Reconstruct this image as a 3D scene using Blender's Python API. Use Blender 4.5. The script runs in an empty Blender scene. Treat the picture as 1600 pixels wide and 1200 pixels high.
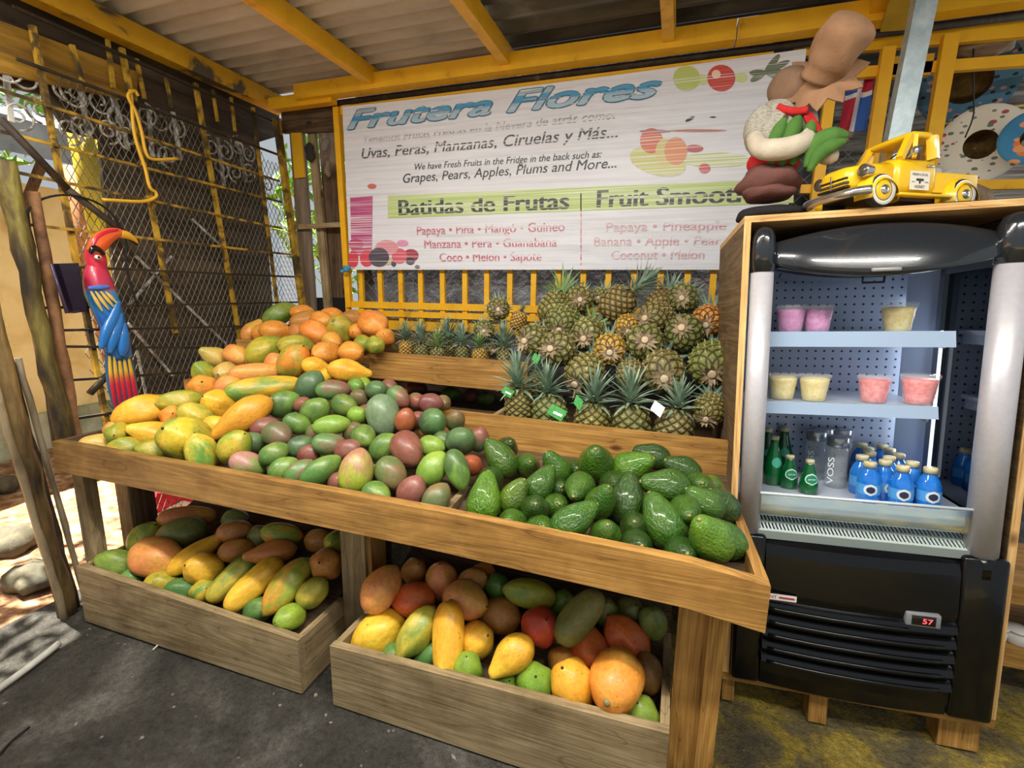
import bpy, bmesh, math, random
import numpy as np
from mathutils import Vector, Matrix

random.seed(7)
RNG = np.random.default_rng(11)
C = bpy.context.scene.collection
SC = bpy.context.scene
PI = math.pi

# ------------------------------------------------------------------ camera
F_PX = 756.928
CAM_H = 1.45
_M = np.array([[0.9471, 0.0737, -0.3124], [0.3204, -0.1724, 0.9314], [0.0148, -0.9822, -0.1869]])
_u, _s, _v = np.linalg.svd(_M)
M = _u @ _v                                  # rows: world axes seen in the camera frame (x right, y down, z forward)
cam_d = bpy.data.cameras.new('camera')
cam_d.sensor_width = 36.0
cam_d.lens = 36.0 * F_PX / 1600.0
cam_d.clip_start = 0.02
cam_o = bpy.data.objects.new('camera', cam_d)
C.objects.link(cam_o)
right, up, back = M[:, 0], -M[:, 1], -M[:, 2]
cam_o.matrix_world = Matrix(((right[0], up[0], back[0], 0), (right[1], up[1], back[1], 0),
                             (right[2], up[2], back[2], CAM_H), (0, 0, 0, 1)))
SC.camera = cam_o
EYE = np.array([0, 0, CAM_H])

def ray(x, y):
    return M @ np.array([x - 800.0, y - 600.0, F_PX])
def at_y(x, y, Y):
    r = ray(x, y); return EYE + r * (Y / r[1])
def at_x(x, y, X):
    r = ray(x, y); return EYE + r * (X / r[0])
def at_z(x, y, z):
    r = ray(x, y); return EYE + r * ((z - CAM_H) / r[2])
def fwd(p):
    return float(M[:, 2] @ (np.array(p) - EYE))

# ------------------------------------------------------------------ world, sun, lamps, exposure
SC.view_settings.view_transform = 'Standard'
SC.view_settings.look = 'None'
SC.view_settings.gamma = 1.0
SC.view_settings.use_curve_mapping = False
SC.view_settings.exposure = EXPOSURE = -0.25
w = bpy.data.worlds.new('sky'); SC.world = w; w.use_nodes = True
bg = w.node_tree.nodes['Background']
bg.inputs[0].default_value = (0.86, 0.94, 1.0, 1); bg.inputs[1].default_value = 0.62

def lamp(name, kind, loc, energy, color=(1, 1, 1), size=0.3, size_y=None, target=None, angle=None):
    d = bpy.data.lights.new(name, kind); d.energy = energy; d.color = color
    if kind == 'AREA':
        d.shape = 'RECTANGLE'; d.size = size; d.size_y = size_y or size
    elif kind == 'POINT':
        d.shadow_soft_size = size
    if angle is not None: d.angle = angle
    o = bpy.data.objects.new(name, d); C.objects.link(o); o.location = loc
    if target is not None:
        o.rotation_euler = (Vector(target) - Vector(loc)).to_track_quat('-Z', 'Y').to_euler()
    return o
lamp('sun', 'SUN', (-6, 0, 8), 38.0, (1.0, 0.95, 0.86), target=(-4.45, 0.45, 0), angle=0.01)
lamp('tube_lamp', 'AREA', (-0.5, 0.55, 2.6), 72.0, (1.0, 0.96, 0.88), 1.2, 0.08, target=(-0.5, 0.8, 0))
lamp('tube_lamp', 'AREA', (0.95, 0.30, 2.6), 44.0, (1.0, 0.96, 0.88), 1.2, 0.08, target=(0.9, 0.6, 0))
lamp('tube_lamp', 'AREA', (-1.9, 0.6, 2.6), 42.0, (1.0, 0.96, 0.88), 1.2, 0.08, target=(-1.8, 0.9, 0))

# ------------------------------------------------------------------ naming helpers
def tag(o, label=None, cat=None, group=None, kind=None):
    if label: o['label'] = label
    if cat: o['category'] = cat
    if group: o['group'] = group
    if kind: o['kind'] = kind
    return o
def thing(name, label, cat, loc=(0, 0, 0), group=None, mat=None):
    o = bpy.data.objects.new(name, None); C.objects.link(o)
    o.empty_display_size = 0.05
    if mat is not None: o.matrix_world = mat
    else: o.location = loc
    return tag(o, label, cat, group)

# ------------------------------------------------------------------ materials
MATS = {}
def new_mat(name):
    m = bpy.data.materials.new(name); m.use_nodes = True
    nt = m.node_tree
    return m, nt, nt.nodes, nt.links, nt.nodes['Principled BSDF']
def rgb(c): return (c[0], c[1], c[2], 1.0)
def hexc(h):
    v = [int(h[i:i + 2], 16) / 255 for i in (0, 2, 4)]
    return tuple(x / 12.92 if x <= 0.04045 else ((x + 0.055) / 1.055) ** 2.4 for x in v)
def node(N, t, **kw):
    n = N.new(t)
    for k, v in kw.items(): setattr(n, k, v)
    return n
def ramp(N, stops, interp='LINEAR'):
    r = N.new('ShaderNodeValToRGB'); r.color_ramp.interpolation = interp
    el = r.color_ramp.elements
    while len(el) < len(stops): el.new(0.5)
    for e, (p, c) in zip(el, stops):
        e.position = p; e.color = rgb(c) if len(c) == 3 else c
    return r
def mixc(N, L, fac, a, b, mode='MIX'):
    m = N.new('ShaderNodeMix'); m.data_type = 'RGBA'; m.blend_type = mode
    for sock, v in ((m.inputs[0], fac), (m.inputs[6], a), (m.inputs[7], b)):
        if hasattr(v, 'is_linked') or hasattr(v, 'links'): L.new(v, sock)
        elif isinstance(v, (int, float)): sock.default_value = v
        else: sock.default_value = rgb(v)
    return m.outputs[2]
def coords(N, L, scale=(1, 1, 1), rnd=False, kind='Object'):
    tc = N.new('ShaderNodeTexCoord'); mp = N.new('ShaderNodeMapping')
    mp.inputs['Scale'].default_value = scale
    L.new(tc.outputs[kind], mp.inputs['Vector'])
    if rnd:
        oi = N.new('ShaderNodeObjectInfo'); vm = N.new('ShaderNodeVectorMath'); vm.operation = 'SCALE'
        vm.inputs[0].default_value = (37.1, 19.7, 53.3); L.new(oi.outputs['Random'], vm.inputs['Scale'])
        L.new(vm.outputs[0], mp.inputs['Location'])
    return mp.outputs[0]
def noise(N, L, vec, scale, detail=4, rough=0.55, dist=0.0):
    n = N.new('ShaderNodeTexNoise'); n.inputs['Scale'].default_value = scale
    n.inputs['Detail'].default_value = detail; n.inputs['Roughness'].default_value = rough
    n.inputs['Distortion'].default_value = dist
    if vec is not None: L.new(vec, n.inputs['Vector'])
    return n.outputs[0]
def bump(N, L, B, h, strength=0.3, dist=0.01):
    b = N.new('ShaderNodeBump'); b.inputs['Strength'].default_value = strength; b.inputs['Distance'].default_value = dist
    L.new(h, b.inputs['Height']); L.new(b.outputs[0], B.inputs['Normal'])

def plain(name, col, rough=0.5, metal=0.0, spec=0.5, coat=0.0, trans=0.0, emis=None, estr=0.0, ior=1.45, alpha=1.0):
    if name in MATS: return MATS[name]
    m, nt, N, L, B = new_mat(name)
    B.inputs['Base Color'].default_value = rgb(col); B.inputs['Roughness'].default_value = rough
    B.inputs['Metallic'].default_value = metal; B.inputs['Specular IOR Level'].default_value = spec
    B.inputs['Coat Weight'].default_value = coat; B.inputs['Transmission Weight'].default_value = trans
    B.inputs['IOR'].default_value = ior; B.inputs['Alpha'].default_value = alpha
    if emis: B.inputs['Emission Color'].default_value = rgb(emis); B.inputs['Emission Strength'].default_value = estr
    MATS[name] = m; return m
def mottled(name, stops, scale=4.0, rough=0.6, metal=0.0, stretch=(1, 1, 1), bmp=0.2, detail=6, dist=0.3, rnd=True, spec=0.4, bscale=None):
    if name in MATS: return MATS[name]
    m, nt, N, L, B = new_mat(name)
    v = coords(N, L, stretch, rnd)
    n = noise(N, L, v, scale, detail, 0.6, dist)
    r = ramp(N, stops); L.new(n, r.inputs[0]); L.new(r.outputs[0], B.inputs['Base Color'])
    B.inputs['Roughness'].default_value = rough; B.inputs['Metallic'].default_value = metal
    B.inputs['Specular IOR Level'].default_value = spec
    if bmp:
        h = noise(N, L, v, bscale or scale * 4, 5, 0.6)
        bump(N, L, B, h, bmp, 0.01)
    MATS[name] = m; return m
def wood(name, axis, dark, mid, light, rough=0.6, coat=0.0, dirt=0.35, fade=None):
    if name in MATS: return MATS[name]
    m, nt, N, L, B = new_mat(name)
    sc = [8.0, 8.0, 8.0]; sc[axis] = 0.8
    v = coords(N, L, sc, True)
    wv = N.new('ShaderNodeTexNoise'); wv.inputs['Scale'].default_value = 1.2; wv.inputs['Detail'].default_value = 2
    wv.inputs['Distortion'].default_value = 0.6; L.new(v, wv.inputs['Vector'])
    mul = N.new('ShaderNodeMath'); mul.operation = 'MULTIPLY'; mul.inputs[1].default_value = 7.0; L.new(wv.outputs[0], mul.inputs[0])
    fr = N.new('ShaderNodeMath'); fr.operation = 'PINGPONG'; fr.inputs[1].default_value = 0.5; L.new(mul.outputs[0], fr.inputs[0])
    r = ramp(N, [(0.0, light), (0.30, mid), (0.46, mid), (0.5, tuple(0.8 * a_ + 0.2 * b_ for a_, b_ in zip(dark, mid)))])
    L.new(fr.outputs[0], r.inputs[0])
    fine = [120.0, 120.0, 120.0]; fine[axis] = 2.5
    n2 = noise(N, L, coords(N, L, fine, True), 1.5, 4, 0.6)
    r2 = ramp(N, [(0.34, (0.55, 0.50, 0.43)), (0.56, (1.06, 1.04, 1.0))]); L.new(n2, r2.inputs[0])
    c = mixc(N, L, 0.8, r.outputs[0], r2.outputs[0], 'MULTIPLY')
    n3 = noise(N, L, coords(N, L, (1, 1, 1), True), 5.0, 6, 0.65)
    r3 = ramp(N, [(0.36, (0.36, 0.31, 0.25)), (0.56, (1, 1, 1))]); L.new(n3, r3.inputs[0])
    c = mixc(N, L, dirt, c, r3.outputs[0], 'MULTIPLY')
    vo = N.new('ShaderNodeTexVoronoi'); ks = [5.0, 5.0, 5.0]; ks[axis] = 2.6
    L.new(coords(N, L, ks, True), vo.inputs['Vector']); vo.inputs['Scale'].default_value = 1.0
    rk = ramp(N, [(0.035, (0.18, 0.1, 0.05)), (0.085, (1, 1, 1))]); L.new(vo.outputs['Distance'], rk.inputs[0])
    c = mixc(N, L, 0.85, c, rk.outputs[0], 'MULTIPLY')
    if fade:                                   # weathered, greyer towards one end
        tc = N.new('ShaderNodeTexCoord'); sp = N.new('ShaderNodeSeparateXYZ'); L.new(tc.outputs['Object'], sp.inputs[0])
        ma = N.new('ShaderNodeMath'); ma.operation = 'MULTIPLY_ADD'; ma.inputs[1].default_value = 0.5; L.new(n3, ma.inputs[0]); L.new(sp.outputs[axis], ma.inputs[2])
        mr = N.new('ShaderNodeMapRange'); mr.inputs['From Min'].default_value = fade[0]; mr.inputs['From Max'].default_value = fade[1]; L.new(ma.outputs[0], mr.inputs[0])
        rf_ = ramp(N, [(0.0, (0.52, 0.58, 0.66)), (1.0, (1, 1, 1))]); L.new(mr.outputs[0], rf_.inputs[0]); c = mixc(N, L, 1.0, c, rf_.outputs[0], 'MULTIPLY')
    L.new(c, B.inputs['Base Color'])
    B.inputs['Roughness'].default_value = rough; B.inputs['Coat Weight'].default_value = coat
    B.inputs['Specular IOR Level'].default_value = 0.3
    bump(N, L, B, n2, 0.25, 0.004)
    MATS[name] = m; return m

# ------------------------------------------------------------------ mesh builder
class MB:
    def __init__(s): s.v = []; s.f = []; s.sm = []; s.mi = []
    def add(s, vs, fs, smooth=False, mi=0):
        b = len(s.v); s.v.extend([tuple(map(float, p)) for p in vs])
        for f in fs: s.f.append([b + i for i in f]); s.sm.append(smooth); s.mi.append(mi)
        return s
    def box(s, lo, hi, mi=0, R=None, c=None):
        x0, y0, z0 = lo; x1, y1, z1 = hi
        vs = [(x, y, z) for z in (z0, z1) for y in (y0, y1) for x in (x0, x1)]
        if R is not None:
            c = np.array(c); vs = [tuple(c + R @ (np.array(p) - c)) for p in vs]
        return s.add(vs, [(0, 2, 3, 1), (4, 5, 7, 6), (0, 1, 5, 4), (2, 6, 7, 3), (0, 4, 6, 2), (1, 3, 7, 5)], False, mi)
    def hexa(s, p8, mi=0):
        return s.add(p8, [(0, 3, 2, 1), (4, 5, 6, 7), (0, 1, 5, 4), (1, 2, 6, 5), (2, 3, 7, 6), (3, 0, 4, 7)], False, mi)
    def rbox(s, lo, hi, r=0.005, seg=2, mi=0, smooth=True):
        bm = bmesh.new(); bmesh.ops.create_cube(bm, size=1.0)
        lo = np.array(lo, float); hi = np.array(hi, float)
        for v in bm.verts: v.co = Vector(lo + (np.array(v.co) + 0.5) * (hi - lo))
        r = min(r, 0.49 * float((hi - lo).min()))
        bmesh.ops.bevel(bm, geom=list(bm.edges), offset=r, segments=seg, affect='EDGES', profile=0.5)
        bm.verts.index_update()
        s.add([tuple(v.co) for v in bm.verts], [[v.index for v in f.verts] for f in bm.faces], smooth, mi); bm.free(); return s
    def bar(s, a, b, wx, wy, mi=0, upv=(0, 0, 1)):
        a = np.array(a, float); b = np.array(b, float); d = b - a; d /= np.linalg.norm(d)
        u = np.cross(d, np.array(upv, float))
        if np.linalg.norm(u) < 1e-4: u = np.cross(d, np.array((1.0, 0, 0)))
        u /= np.linalg.norm(u); w_ = np.cross(u, d)
        q = [(-1, -1), (1, -1), (1, 1), (-1, 1)]
        return s.hexa([a + u * i * wx / 2 + w_ * j * wy / 2 for i, j in q] + [b + u * i * wx / 2 + w_ * j * wy / 2 for i, j in q], mi)
    def tube(s, pts, r, n=8, mi=0, cap=True, flat=1.0, smooth=True):
        pts = [np.array(p, float) for p in pts]
        rs = list(r) if hasattr(r, '__len__') else [r] * len(pts)
        vs = []; fs = []
        t0 = pts[1] - pts[0]; t0 /= np.linalg.norm(t0)
        u = np.cross(t0, (0, 0, 1.0))
        if np.linalg.norm(u) < 1e-3: u = np.cross(t0, (1.0, 0, 0))
        u /= np.linalg.norm(u)
        for i, p in enumerate(pts):
            t = pts[min(i + 1, len(pts) - 1)] - pts[max(i - 1, 0)]; t /= (np.linalg.norm(t) + 1e-9)
            u = u - t * (u @ t); u /= (np.linalg.norm(u) + 1e-9); v = np.cross(t, u)
            for k in range(n):
                a = 2 * PI * k / n
                vs.append(p + rs[i] * (math.cos(a) * u + flat * math.sin(a) * v))
        for i in range(len(pts) - 1):
            for k in range(n):
                fs.append((i * n + k, i * n + (k + 1) % n, (i + 1) * n + (k + 1) % n, (i + 1) * n + k))
        if cap:
            fs.append(list(range(n))[::-1]); fs.append([(len(pts) - 1) * n + k for k in range(n)])
        return s.add(vs, fs, smooth, mi)
    def lathe(s, prof, n=24, o=(0, 0, 0), R=None, mi=0, smooth=True, cap=True, sx=1.0, sy=1.0, a0=0.0, a1=None):
        o = np.array(o, float); vs = []; fs = []
        full = a1 is None; m_ = n if full else n + 1
        for (r, z) in prof:
            for k in range(m_):
                a = 2 * PI * k / n if full else a0 + (a1 - a0) * k / n
                p = np.array((sx * r * math.cos(a), sy * r * math.sin(a), z))
                if R is not None: p = R @ p
                vs.append(o + p)
        for i in range(len(prof) - 1):
            for k in range(n if full else n):
                k2 = (k + 1) % m_
                fs.append((i * m_ + k, i * m_ + k2, (i + 1) * m_ + k2, (i + 1) * m_ + k))
        if cap and full:
            fs.append([k for k in range(n)][::-1]); fs.append([(len(prof) - 1) * m_ + k for k in range(n)])
        return s.add(vs, fs, smooth, mi)
    def ball(s, c, r, n=16, m=10, mi=0, R=None):
        rx, ry, rz = (r, r, r) if not hasattr(r, '__len__') else r
        prof = [(math.sin(PI * i / m) if 0 < i < m else 0.001, -math.cos(PI * i / m)) for i in range(m + 1)]
        Rm = (np.eye(3) if R is None else R) @ np.diag((rx, ry, rz))
        return s.lathe(prof, n, c, Rm, mi)
    def poly(s, pts, depth, mi=0):
        """pts: 3-D outline, depth: extrusion vector"""
        n = len(pts); a = [np.array(p, float) for p in pts]; d = np.array(depth, float)
        return s.add(a + [p + d for p in a], [list(range(n)), [n + i for i in range(n)][::-1]] +
                     [(i, (i + 1) % n, n + (i + 1) % n, n + i)[::-1] for i in range(n)], False, mi)
    def mesh(s, name, mats):
        me = bpy.data.meshes.new(name); me.from_pydata(s.v, [], s.f)
        me.polygons.foreach_set('use_smooth', s.sm); me.polygons.foreach_set('material_index', s.mi)
        for m in (mats if isinstance(mats, (list, tuple)) else [mats]): me.materials.append(m)
        me.validate(); me.update()
        bm = bmesh.new(); bm.from_mesh(me); bmesh.ops.recalc_face_normals(bm, faces=bm.faces); bm.to_mesh(me); bm.free()
        return me
    def build(s, name, mats, parent=None, world=False):
        """world=True: the vertices are world positions and the parent an unrotated Empty"""
        if parent is not None and world:
            l = np.array(parent.location); s.v = [tuple(np.array(p) - l) for p in s.v]
        o = None
        if parent is None:
            a = np.array(s.v); c = np.array([(a[:, 0].min() + a[:, 0].max()) / 2, (a[:, 1].min() + a[:, 1].max()) / 2, a[:, 2].min()])
            s.v = [tuple(p) for p in a - c]
        me = s.mesh(name, mats)
        o = bpy.data.objects.new(name, me); C.objects.link(o)
        if parent is None: o.location = c
        else: o.parent = parent
        return o
def link(name, me, parent=None, loc=None, mw=None):
    o = bpy.data.objects.new(name, me); C.objects.link(o)
    if parent is not None: o.parent = parent
    if loc is not None: o.location = loc
    if mw is not None: o.matrix_world = mw
    return o
def rot(axis, a):
    return np.array(Matrix.Rotation(a, 3, axis))
def struct(o): return tag(o, kind='structure')
def spline(pts, n):
    """Catmull-Rom through pts"""
    P = [np.array(p, float) for p in pts]; P = [2 * P[0] - P[1]] + P + [2 * P[-1] - P[-2]]
    out = []; m_ = len(P) - 3
    for i in range(n + 1):
        t = i / n * m_; k = min(int(t), m_ - 1); t -= k
        a, b, c, d = P[k:k + 4]
        out.append(0.5 * (2 * b + (c - a) * t + (2 * a - 5 * b + 4 * c - d) * t * t + (3 * b - 3 * c + d - a) * t ** 3))
    return out
def text_mesh(name, body, x0, x1, h_cap, mat, shear=0.0, bold=0.0, thick_all=False):
    """flat lettering in local XZ, left edge x0, right edge x1 (or keep aspect), baseline z=0, facing -Y"""
    cu = bpy.data.curves.new(name, 'FONT'); cu.body = body; cu.size = 1.0; cu.shear = shear; cu.offset = bold
    cu.offset = 0.0
    cu.resolution_u = 4
    cu.extrude = 0.0
    ob = bpy.data.objects.new('lettering_source', cu); C.objects.link(ob)
    dg = bpy.context.evaluated_depsgraph_get(); dg.update()
    me = bpy.data.meshes.new_from_object(ob.evaluated_get(dg))
    bpy.data.objects.remove(ob); bpy.data.curves.remove(cu)
    co = np.empty(len(me.vertices) * 3); me.vertices.foreach_get('co', co); co = co.reshape(-1, 3)
    cap = 0.70
    sz = h_cap / cap
    if bold:                                    # heavier strokes: the same outlines laid side by side
        sh = [(-bold, 0), (0, 0), (bold, 0)] if not thick_all else [(bold * math.cos(a_), bold * math.sin(a_)) for a_ in np.linspace(0, 2 * PI, 9)[:8]] + [(0, 0)]
        fcs = [list(p.vertices) for p in me.polygons]; n0 = len(co)
        co = np.concatenate([co + np.array((dx, dy, 0)) for dx, dy in sh]); allf = [[i + n0 * k for i in f] for k in range(len(sh)) for f in fcs]
        me = bpy.data.meshes.new(name); me.from_pydata(co.tolist(), [], allf)
        co[:, 2] = np.repeat(np.arange(len(sh)), n0) * 0.00012
    mnx, mxx = co[:, 0].min(), co[:, 0].max()
    sx = sz if x1 is None else (x1 - x0) / (mxx - mnx)
    new = np.stack([x0 + (co[:, 0] - mnx) * sx, co[:, 2], co[:, 1] * sz], 1)
    me.vertices.foreach_set('co', new.ravel()); me.materials.clear(); me.materials.append(mat); me.name = name; me.update()
    return me

# ------------------------------------------------------------------ shared materials
YEL = hexc('e8ae10')
M_FADE = None
m_yellow = mottled('yellow_paint', [(0.25, hexc('b07e0e')), (0.38, hexc('e6aa18')), (0.7, hexc('f5ba20'))], 7.0, 0.45, bmp=0.12)
m_yellow_worn = mottled('worn_yellow_paint', [(0.36, hexc('3a2e1a')), (0.47, hexc('5f4b22')), (0.55, hexc('a58224')), (0.72, hexc('cfa53a'))], 9.0, 0.6, bmp=0.3, dist=0.6)
m_yellow_peel = mottled('peeling_yellow_paint', [(0.38, hexc('57503f')), (0.44, hexc('cf9d1c')), (0.75, hexc('e2ad1e'))], 3.5, 0.55, bmp=0.2, dist=0.8)
m_rust = mottled('rusty_dark_iron', [(0.3, hexc('1c1610')), (0.6, hexc('3c2f20')), (0.8, hexc('6d5a34'))], 14.0, 0.7, bmp=0.3)
m_galv = mottled('galvanised_sheet', [(0.25, hexc('8d8274')), (0.5, hexc('b4ab9c')), (0.75, hexc('cdc7ba'))], 3.0, 0.6, 0.05, stretch=(0.5, 2, 1), bmp=0.1)
m_dark_sheet = mottled('black_roof_sheet', [(0.3, hexc('38342d')), (0.6, hexc('645d52')), (0.85, hexc('9a9284'))], 4.0, 0.36, 0.15, stretch=(0.6, 1.5, 1), bmp=0.15)
m_steel = mottled('galvanised_steel', [(0.3, hexc('9fb0b4')), (0.7, hexc('cddade'))], 16.0, 0.4, 0.5, bmp=0.05)
PINE = (hexc('7a5426'), hexc('a57a3e'), hexc('b98d4c'))
PINE2 = (hexc('716147'), hexc('94815f'), hexc('a5926f'))
WOODS = {}
for ax, nm in enumerate('xyz'):
    WOODS['pine', ax] = wood('pine_board_' + nm, ax, *PINE, coat=0.1)
    WOODS['grey', ax] = wood('weathered_board_' + nm, ax, *PINE2, rough=0.75, dirt=0.5)
    WOODS['dark', ax] = wood('old_dark_board_' + nm, ax, hexc('33261a'), hexc('584533'), hexc('6c5843'), rough=0.8, dirt=0.5)
    WOODS['ply', ax] = wood('plywood_' + nm, ax, hexc('a97d45'), hexc('d0a468'), hexc('dfba80'), rough=0.6, dirt=0.2)
WOODS['front', 0] = wood('stand_front_board', 0, *PINE, coat=0.1, dirt=0.45, fade=(-1.1, 0.8))
m_pole = mottled('weathered_pole', [(0.3, hexc('241b10')), (0.5, hexc('5d4828')), (0.75, hexc('8f7648'))], 5.0, 0.55, stretch=(3, 3, 0.6), bmp=0.5)
m_black = plain('black_plastic', hexc('0c0d11'), 0.22, spec=0.5, coat=0.3)
m_black_matte = plain('black_matte', hexc('101012'), 0.6)
m_chrome = plain('chrome', (0.8, 0.8, 0.8), 0.15, 1.0)

# floor: dark packed earth turning to mossy yellow concrete towards the right
def floor_mat():
    m, nt, N, L, B = new_mat('packed_earth_floor')
    v = coords(N, L, (1, 1, 1))
    n1 = noise(N, L, v, 2.2, 8, 0.62, 0.5); r1 = ramp(N, [(0.32, hexc('2f2d29')), (0.5, hexc('5b5850')), (0.66, hexc('8d8a82'))]); L.new(n1, r1.inputs[0])
    n2 = noise(N, L, v, 5.0, 8, 0.65, 0.6); r2 = ramp(N, [(0.32, hexc('756b55')), (0.46, hexc('968658')), (0.56, hexc('cdb046')), (0.75, hexc('dcc76e'))]); L.new(n2, r2.inputs[0])
    tc = N.new('ShaderNodeTexCoord'); sx = N.new('ShaderNodeSeparateXYZ'); L.new(tc.outputs['Object'], sx.inputs[0])
    n3 = noise(N, L, v, 3.0, 5, 0.6)
    ad = N.new('ShaderNodeMath'); ad.operation = 'MULTIPLY_ADD'; ad.inputs[1].default_value = 0.8; L.new(n3, ad.inputs[0]); L.new(sx.outputs[0], ad.inputs[2])
    mr = N.new('ShaderNodeMapRange'); mr.inputs['From Min'].default_value = 0.22; mr.inputs['From Max'].default_value = 0.62; L.new(ad.outputs[0], mr.inputs[0])
    c = mixc(N, L, mr.outputs[0], r1.outputs[0], r2.outputs[0]); L.new(c, B.inputs['Base Color'])
    n6 = noise(N, L, v, 48.0, 8, 0.85); r6 = ramp(N, [(0.38, (0.5, 0.49, 0.47)), (0.5, (1, 1, 1)), (0.63, (1.5, 1.47, 1.4))]); L.new(n6, r6.inputs[0])
    c = mixc(N, L, 0.9, c, r6.outputs[0], 'MULTIPLY'); L.new(c, B.inputs['Base Color'])
    n4 = noise(N, L, v, 14.0, 8, 0.7); n5 = noise(N, L, v, 110.0, 4, 0.7)
    a2 = N.new('ShaderNodeMath'); a2.operation = 'MULTIPLY_ADD'; a2.inputs[1].default_value = 0.7; L.new(n5, a2.inputs[0]); L.new(n4, a2.inputs[2])
    bump(N, L, B, a2.outputs[0], 1.0, 0.05); B.inputs['Roughness'].default_value = 0.7; B.inputs['Specular IOR Level'].default_value = 0.35
    return m
b = MB(); nx, ny = 60, 60
gx = np.linspace(-2.66, 2.6, nx); gy = np.linspace(-1.6, 3.3, ny)
def fz(x, y): return 0.006 * math.sin(3.1 * x + 1.2 * y) * math.sin(2.3 * y - 0.7 * x) - 0.006
b.add([(x, y, fz(x, y)) for y in gy for x in gx] , [(j * nx + i, j * nx + i + 1, (j + 1) * nx + i + 1, (j + 1) * nx + i) for j in range(ny - 1) for i in range(nx - 1)], True)
fl = bpy.data.objects.new('floor', b.mesh('floor', floor_mat())); C.objects.link(fl); struct(fl)
b = MB(); rr = random.Random(77)
for _ in range(420):
    x, y = rr.uniform(-2.4, 1.6), rr.uniform(0.35, 1.75); s = rr.uniform(0.0015, 0.006) * (1.6 if rr.random() < 0.06 else 1)
    c = (x, y, fz(x, y) + s * 0.3); R_ = rot('Z', rr.uniform(0, 6)) @ rot('X', rr.uniform(-.5, .5)) @ np.diag((1.3, 1.0, 0.6))
    pv = [np.array(c) + R_ @ (np.array(q_) * s * rr.uniform(0.7, 1.3)) for q_ in ((1, 0, 0), (-1, 0, 0), (0, 1, 0), (0, -1, 0), (0, 0, 1), (0, 0, -1))]
    b.add(pv, [(0, 2, 4), (2, 1, 4), (1, 3, 4), (3, 0, 4), (2, 0, 5), (1, 2, 5), (3, 1, 5), (0, 3, 5)])
tag(b.build('dirt_crumbs', mottled('dirt_crumb', [(0.3, hexc('4b463c')), (0.6, hexc('8a8375')), (0.8, hexc('b9b3a4'))], 3.0, 0.9, bmp=0, rnd=False)), 'small stones and dirt crumbs scattered over the dark floor', 'dirt', kind='stuff')
# earth outside, left of the fence and behind
b = MB(); nx, ny = 50, 50
gx = np.linspace(-9, -2.655, nx); gy = np.linspace(-3, 9, ny)
b.add([(x, y, -0.02 + 0.05 * math.sin(2 * x + y) * math.sin(1.7 * y) * min(1, (-2.66 - x))) for y in gy for x in gx], [(j * nx + i, j * nx + i + 1, (j + 1) * nx + i + 1, (j + 1) * nx + i) for j in range(ny - 1) for i in range(nx - 1)], True)
m_litter = mottled('leaf_litter_earth', [(0.3, hexc('3b2a1c')), (0.48, hexc('8a6040')), (0.6, hexc('a98a66')), (0.75, hexc('c9b79a'))], 11.0, 0.8, bmp=0.8, bscale=25, rnd=False)
struct(b.build('ground_outside', m_litter))

# ------------------------------------------------------------------ roof
def corrugated(x0, x1, y0, y1, z, amp, per):
    b = MB(); n = int((y1 - y0) / per * 10)
    ys = [y0 + (y1 - y0) * i / n for i in range(n + 1)]
    vs = []
    for x in (x0, x1):
        for y in ys: vs.append((x, y, z + amp * math.sin(2 * PI * y / per)))
    b.add(vs, [(i, i + 1, n + 2 + i, n + 1 + i) for i in range(n)], True); return b
struct(corrugated(-2.82, -0.945, -0.9, 2.86, 2.726, 0.017, 0.098).build('ceiling_left', m_galv))
struct(corrugated(-1.05, 2.4, -0.9, 2.86, 2.768, 0.02, 0.14).build('ceiling_right', m_dark_sheet))
struct(corrugated(0.3, 3.4, 2.86, 5.4, 2.95, 0.02, 0.15).build('ceiling_back', m_dark_sheet))
for i, X in enumerate((-1.79, -0.957, -0.135, 0.70)):
    struct(MB().box((X - 0.026, -0.9, 2.625), (X + 0.026, 2.76, 2.716 if X < -0.9 else 2.752)).build('rafter_beam', m_yellow))
bb = MB().box((-2.34, 2.66, 2.60), (0.16, 2.74, 2.685)).box((0.165, 2.66, 2.598), (2.3, 2.74, 2.683))
struct(bb.build('back_beam', m_yellow))
struct(MB().box((-2.66, -0.9, 2.60), (-2.58, 2.86, 2.70)).build('left_beam', m_yellow_peel))
struct(MB().box((-2.58, 2.70, 2.575), (-2.1, 2.76, 2.645)).build('corner_beam', m_yellow))
struct(MB().tube([(-2.3, 2.79, 2.60), (2.3, 2.79, 2.598)], 0.018, 8).build('back_pipe_beam', m_rust))

# ------------------------------------------------------------------ back wall
m_tarp = mottled('grey_stone_wall', [(0.3, hexc('2b2b2e')), (0.5, hexc('4a4a4e')), (0.75, hexc('77777c'))], 6.0, 0.8, bmp=0.4)
struct(MB().box((-2.10, 2.95, 0), (0.62, 3.0, 2.72)).build('wall_back', m_tarp))
gr = thing('window_grille', 'yellow painted steel bar grille with chain-link behind, below the fruit shop banner', 'grille', (-0.7, 2.82, 1.2))
for px in (543, 565, 595, 627, 658, 692, 727, 761, 797, 834, 872, 911, 950, 990, 1031, 1073, 1113):
    X = at_y(px, 450, 2.81)[0]
    MB().box((X - 0.016, 2.80, 1.20), (X + 0.016, 2.822, 2.60)).build('bar', m_yellow, gr, True)
for z0, z1, nm in ((1.33, 1.372, 'rail'), (1.278, 1.315, 'rail'), (2.53, 2.58, 'rail')):
    MB().box((-2.1, 2.788, z0), (0.34, 2.83, z1)).build(nm, m_yellow, gr, True)
MB().box((-2.1, 2.835, 1.19), (0.34, 2.86, 1.262)).build('bottom_board', m_yellow_peel, gr, True)
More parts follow.
